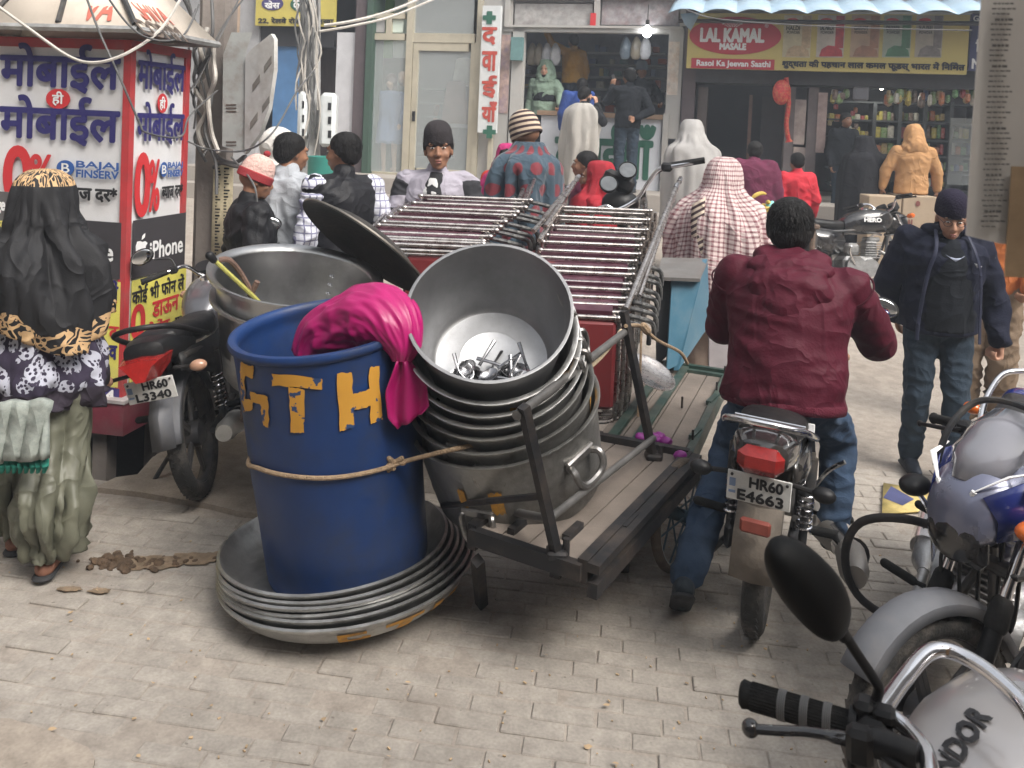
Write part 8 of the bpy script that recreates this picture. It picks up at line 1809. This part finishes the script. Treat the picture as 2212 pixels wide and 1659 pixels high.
mb = MB(); torso(mb, J, .04, .3, prof=[(.42, .155, .115), (.5, .16, .115), (.58, .165, .118)], k=1.0); fuse('black_chest_band', mb, M_blacksw, P12, .012, 3)
P13, J, HM, k = person('man in a mustard T-shirt reaching up to a shelf in the medicine shop', stand(1240, 80, 13.9, 1.7, 1.74), 30, 1.70, dict(elL=(-.36, .1, 1.52), wrL=(-.42, .22, 1.74), shL=(-.2, .02, 1.44)), skin=M_skin, top=M_must, bot=M_slate, shoes=M_shoe, hair=M_hair, face=False, vox=.014, sleeve_mat=None, sq=.026)
mb = MB(); mb.box((P13.location.x, P13.location.y, 1.36), (.5, .5, .76), ch=.02); o = mb.build('step_stool', M_wood); tag(o, 'wooden step stool inside the medicine shop', 'stool')
P14, J, HM, k = person('man in a royal blue jacket leaning on the medicine counter', stand(1252, 166, 12.35, 1.75, .98), -20, 1.72, dict(neck=(0, .12, 1.42), head=(0, .2, 1.55)), skin=M_skin3, top=M_royal, bot=M_slate, shoes=M_shoe, hair=M_hair, face=False, vox=.014)
P15, J, HM, k = person('dark clad man in a grey cap behind the medicine counter', stand(1386, 146, 13.6, 1.75, 1.18), 190, 1.80, dict(elL=(-.25, .2, 1.2), wrL=(-.2, .42, 1.1)), skin=M_skin, top=M_blacksw, bot=M_slate, shoes=M_shoe, hair=M_hair, vox=.014)
beanie(cl('grey_cap', (.16, .2, .25), .8), P15, HM, k, .15, -4, base=.03, q=1.1)
# ---- man sitting on cartons
c0 = at(1950, 460, 9.7); CBX = []
for (u0, v0, u1, v1), lb in (((1874, 424, 1946, 540), 'brown carton under the sitting man, left one'), ((1948, 424, 2022, 540), 'brown carton with printed marks under the sitting man, right one')):
    F_ = Face(at(1950, 460, 9.7), (1, -.05, 0), (-.05, -1, 0)); a0, a1, b0_, b1_ = F_.rect(u0, v0, u1, v1); T = thing('carton', lb, 'carton', (0, 0, 0), group='cartons in front of the grocery')
    zt_ = F_.M(0, b1_, 0).translation.z; zb_ = gz(9.7); mb = MB(); c = F_.M((a0 + a1) / 2, 0, -.28).translation; mb.box((c.x, c.y, (zt_ + zb_) / 2), (a1 - a0 - .004, .55, zt_ - zb_), (0, 0, R(-3)), ch=.008); mb.build('box', mat('cardboard', (.40, .31, .22), .9, var=.1, vs=4), T)
    mb = MB(); F2 = Face(c + V(0, -.281, 0), (1, -.05, 0), (-.05, -1, 0))
    if u0 > 1940:
        for q in range(3): F2.panel(mb, u0 + 8 + q * 6, 474, u0 + 11 + q * 6, 490, .004, .001)
        F2.poly(mb, [(u0 + 40, 486), (u0 + 62, 482), (u0 + 62, 488)], .004, .001); F2.oval(mb, u0 + 30, 434, u0 + 40, 446, .004, .001); mb.build('print', mat('red_brown_print', (.2, .06, .05), .8, var=.1), T)
    CBX.append(zt_)
P22, J, HM, k = person('man in an apricot hooded sweater sitting on the cartons, back to the street', V(at(1975, 330, 9.95).x, 9.98, CBX[0] - .85), -8, 1.72, dict(hipL=(-.1, .05, .93), hipR=(.1, .05, .93), pelvis=(0, 0, .95), knL=(-.14, .48, .92), knR=(.14, .48, .92), anL=(-.14, .5, .5), anR=(.14, .5, .5), elL=(-.3, .02, 1.15), elR=(.3, .02, 1.15), wrL=(-.32, .06, .95), wrR=(.32, .06, .95)), top=M_tan, bot=M_navyj, shoes=M_shoe, face=False, vox=.012, sq=.03, topfold=.008)
mb = MB(); mb.capsule(J['head'] + V(0, -.01, .02), J['neck'] + V(0, -.02, .02), .112, .125); mb.capsule(J['neck'] + V(-.06, -.02, -.02), J['neck'] + V(.06, -.02, -.02), .10); fuse('hood', mb, M_tan, P22, .012, 6, .010, 9, .5)
# ---- pale hooded person at far left
P26, J, HM, k = person('person in a white hood half hidden behind the boys', stand(600, 305, 6.9, 1.65), -30, 1.66, None, top=cl('grey_check_jacket', (.22, .22, .24), .85), bot=M_slate, shoes=M_shoe, face=False, vox=.014, sq=.035)
mb = MB(); mb.ell(J['head'] + V(0, -.01, .02), (.15, .16, .15)); mb.ell(J['neck'], (.15, .13, .09)); fuse('hood', mb, M_whitecap, P26, .014, 4, .01, 8, .5)
# ---- banana cart and teal tub
BC = thing('fruit_cart', 'low fruit cart heaped with bananas behind the checked shawl', 'cart', (0, 0, 0)); c = at(1660, 470, 7.4); mb = MB(); mb.box((c.x, c.y, c.z - .04), (.75, .5, .04), ch=.01); mb.build('cart_top', M_wood, BC); mb = MB()
for sx in (-.33, .33):
    for sy in (-.2, .2): mb = MB(); mb.cyl((c.x + sx, c.y + sy, gz(7.4)), (c.x + sx, c.y + sy, c.z - .05), .025, n=8); mb.build('leg', M_wood, BC)
br = random.Random(2); mb = MB(); mb.tube(smooth_path([(-.08, 0, 0), (-.03, 0, .018), (.03, 0, .018), (.09, 0, -.005)], 4), [.006, .012, .016, .018, .019, .019, .019, .018, .018, .016, .013, .009, .005], 8); t_ = mb.build('banana', mat('ripe_banana', (.50, .36, .07), .6, var=.2, vs=12)); BM = t_.data; bpy.data.objects.remove(t_)
for k_ in range(34):
    o = bpy.data.objects.new('banana', BM); o.location = (c.x - .08 + br.gauss(0, .12), c.y + br.gauss(0, .08) - .08, c.z + .01 + abs(br.gauss(0, .05))); o.rotation_euler = (br.uniform(-.5, .5), br.uniform(-.4, .4), br.gauss(.6, .6)); COL.objects.link(o); tag(o, 'banana in the heap on the fruit cart', 'banana', 'bananas heaped on the fruit cart')
mb = MB()
for q in range(7): mb.ell((c.x + .10 + br.gauss(0, .06), c.y - .05 + br.gauss(0, .05), c.z + .06 + br.gauss(0, .02)), (.07, .06, .05), (br.random(), br.random(), 0))
o = fuse('plastic_bag', mb, mat('turquoise_plastic', (.18, .50, .48), .4, var=.15), None, .012, 3, .014, 14, .7); tag(o, 'crumpled turquoise plastic bag on the bananas', 'bag')
c = at(699, 370, 8.9); mb = MB(); zt_ = at(699, 338, 8.9).z; mb.lathe([(0, gz(8.9) - c.z), (.14, gz(8.9) - c.z), (.16, gz(8.9) + .05 - c.z), (.17, zt_ - c.z - .03), (.18, zt_ - c.z), (.16, zt_ - c.z), (.15, zt_ - c.z - .2), (0, zt_ - c.z - .22)], 28, M=Matrix.Translation(c)); o = mb.build('tub', mat('teal_plastic', (.04, .24, .20), .45, var=.15)); tag(o, 'tall teal plastic tub beside the far pole', 'tub')
# ------------------------------------------------------------------ near right: pillar with pasted notices, striped post
PLR = thing('notice_pillar', 'blurred near pillar with tall printed notices at the right edge', 'pillar', (0, 0, 0)); Yn = .95
FP = Face(at(2150, 250, Yn), (1, -.12, 0), (-.12, -1, 0)); FP.bx('notice_board', mat('ochre_plaster', (.38, .24, .13), .9, var=.25, vs=6), 2175, -300, 2380, 530, -.012, -.03, PLR, ch=.004)
mb = MB(); mb.box((.83, .80, 1.75), (.20, .20, 3.5), ch=.01); mb.build('pillar_shaft', mat('ochre_plaster', (.38, .24, .13), .9, var=.25, vs=6), PLR)
mb = MB(); mb.box((.70, .93, 2.35), (.22, .03, .04)); mb.build('bracket', M_steeldark, PLR)
mb = MB(); P_ = [FP.loc(u, v) for u, v in ((2128, -120), (2230, -120), (2230, 560), (2092, 512), (2094, 470))]; mb.prism([FP.loc(u, v) for u, v in ((2134, -120), (2290, -120), (2290, 535), (2166, 528), (2092, 510), (2104, 300), (2118, 100))][::-1], .003, M=FP.M(0, 0, -.008)); pp_ = mb.build('paper_notice', mat('grey_notice_paper', (.60, .57, .53), .8, var=.1, vs=4), PLR)
mb = MB(); r4 = random.Random(6)
for k in range(44):
    v = 6 + k * 11.2; l = 2150 - v * .05; w = r4.uniform(22, 44); hh = 3.2
    if k in (3, 8, 12, 24, 33, 40): hh = 5.5; w = 26; l += 6
    u = l - 6 + r4.uniform(-2, 4)
    while u < l + w:
        q = r4.uniform(4, 11); FP.panel(mb, u, v, u + q, v + hh, .0015, .001); u += q + 2.5
mb.build('printed_lines', mat('grey_print_ink', (.13, .125, .12), .8, var=.2), pp_)
mb = MB(); FP.panel(mb, 2178, 360, 2240, 600, .004, .002); mb.build('paper_notice', mat('brown_poster', (.40, .28, .17), .8, var=.3, vs=8), PLR)
PST = thing('marker_post', 'white round pipe with grey bands and a red end hanging at the right edge', 'post', (0, 0, 0)); q = at(2292, 900, 1.28); mb = MB()
mb.cyl((q.x + .005, q.y, 1.24), (q.x + .005, q.y, 1.78), .034, n=24); mb.build('shaft', mat('dirty_white_paint', (.50, .49, .46), .6, var=.2, vs=12, dirt=(.2, .18, .15), dirts=8, dirta=.5), PST)
mb = MB(); mb.cyl((q.x + .005, q.y, 1.195), (q.x + .005, q.y, 1.242), .0345, n=24); mb.build('red_band', mat('red_band_paint', (.34, .04, .04), .6, var=.2), PST); 
mb = MB(); mb.tube([(q.x + .005, q.y, 1.77), (.86, 1.0, 1.80), (.84, .90, 1.80)], .012, 8); mb.build('hanger', M_steeldark, PST)
for z in (1.57, 1.46, 1.38, 1.31): mb = MB(); mb.cyl((q.x + .005, q.y, z), (q.x + .005, q.y, z + .02), .0346, n=24); mb.build('grey_band', mat('grey_band', (.2, .2, .2), .6, var=.2), PST)
# ------------------------------------------------------------------ winter street haze
mb = MB(); mb.box((0, 4.7, 3.6), (35, 30.5, 11.2)); hz = mb.build('haze', None if False else bpy.data.materials.new('winter_haze'))
hm = hz.data.materials[0]; hm.use_nodes = True; hn = hm.node_tree.nodes; hn.remove(hn['Principled BSDF']); pv = hn.new('ShaderNodeVolumePrincipled')
pv.inputs['Color'].default_value = (.80, .87, .97, 1); pv.inputs['Density'].default_value = 0.0080; pv.inputs['Anisotropy'].default_value = 0.2
hm.node_tree.links.new(pv.outputs[0], hn['Material Output'].inputs['Volume']); stuff(hz); tag(hz, 'thin pale winter haze hanging over the street', 'haze')
finish_fuse()
bpy.context.view_layer.update()
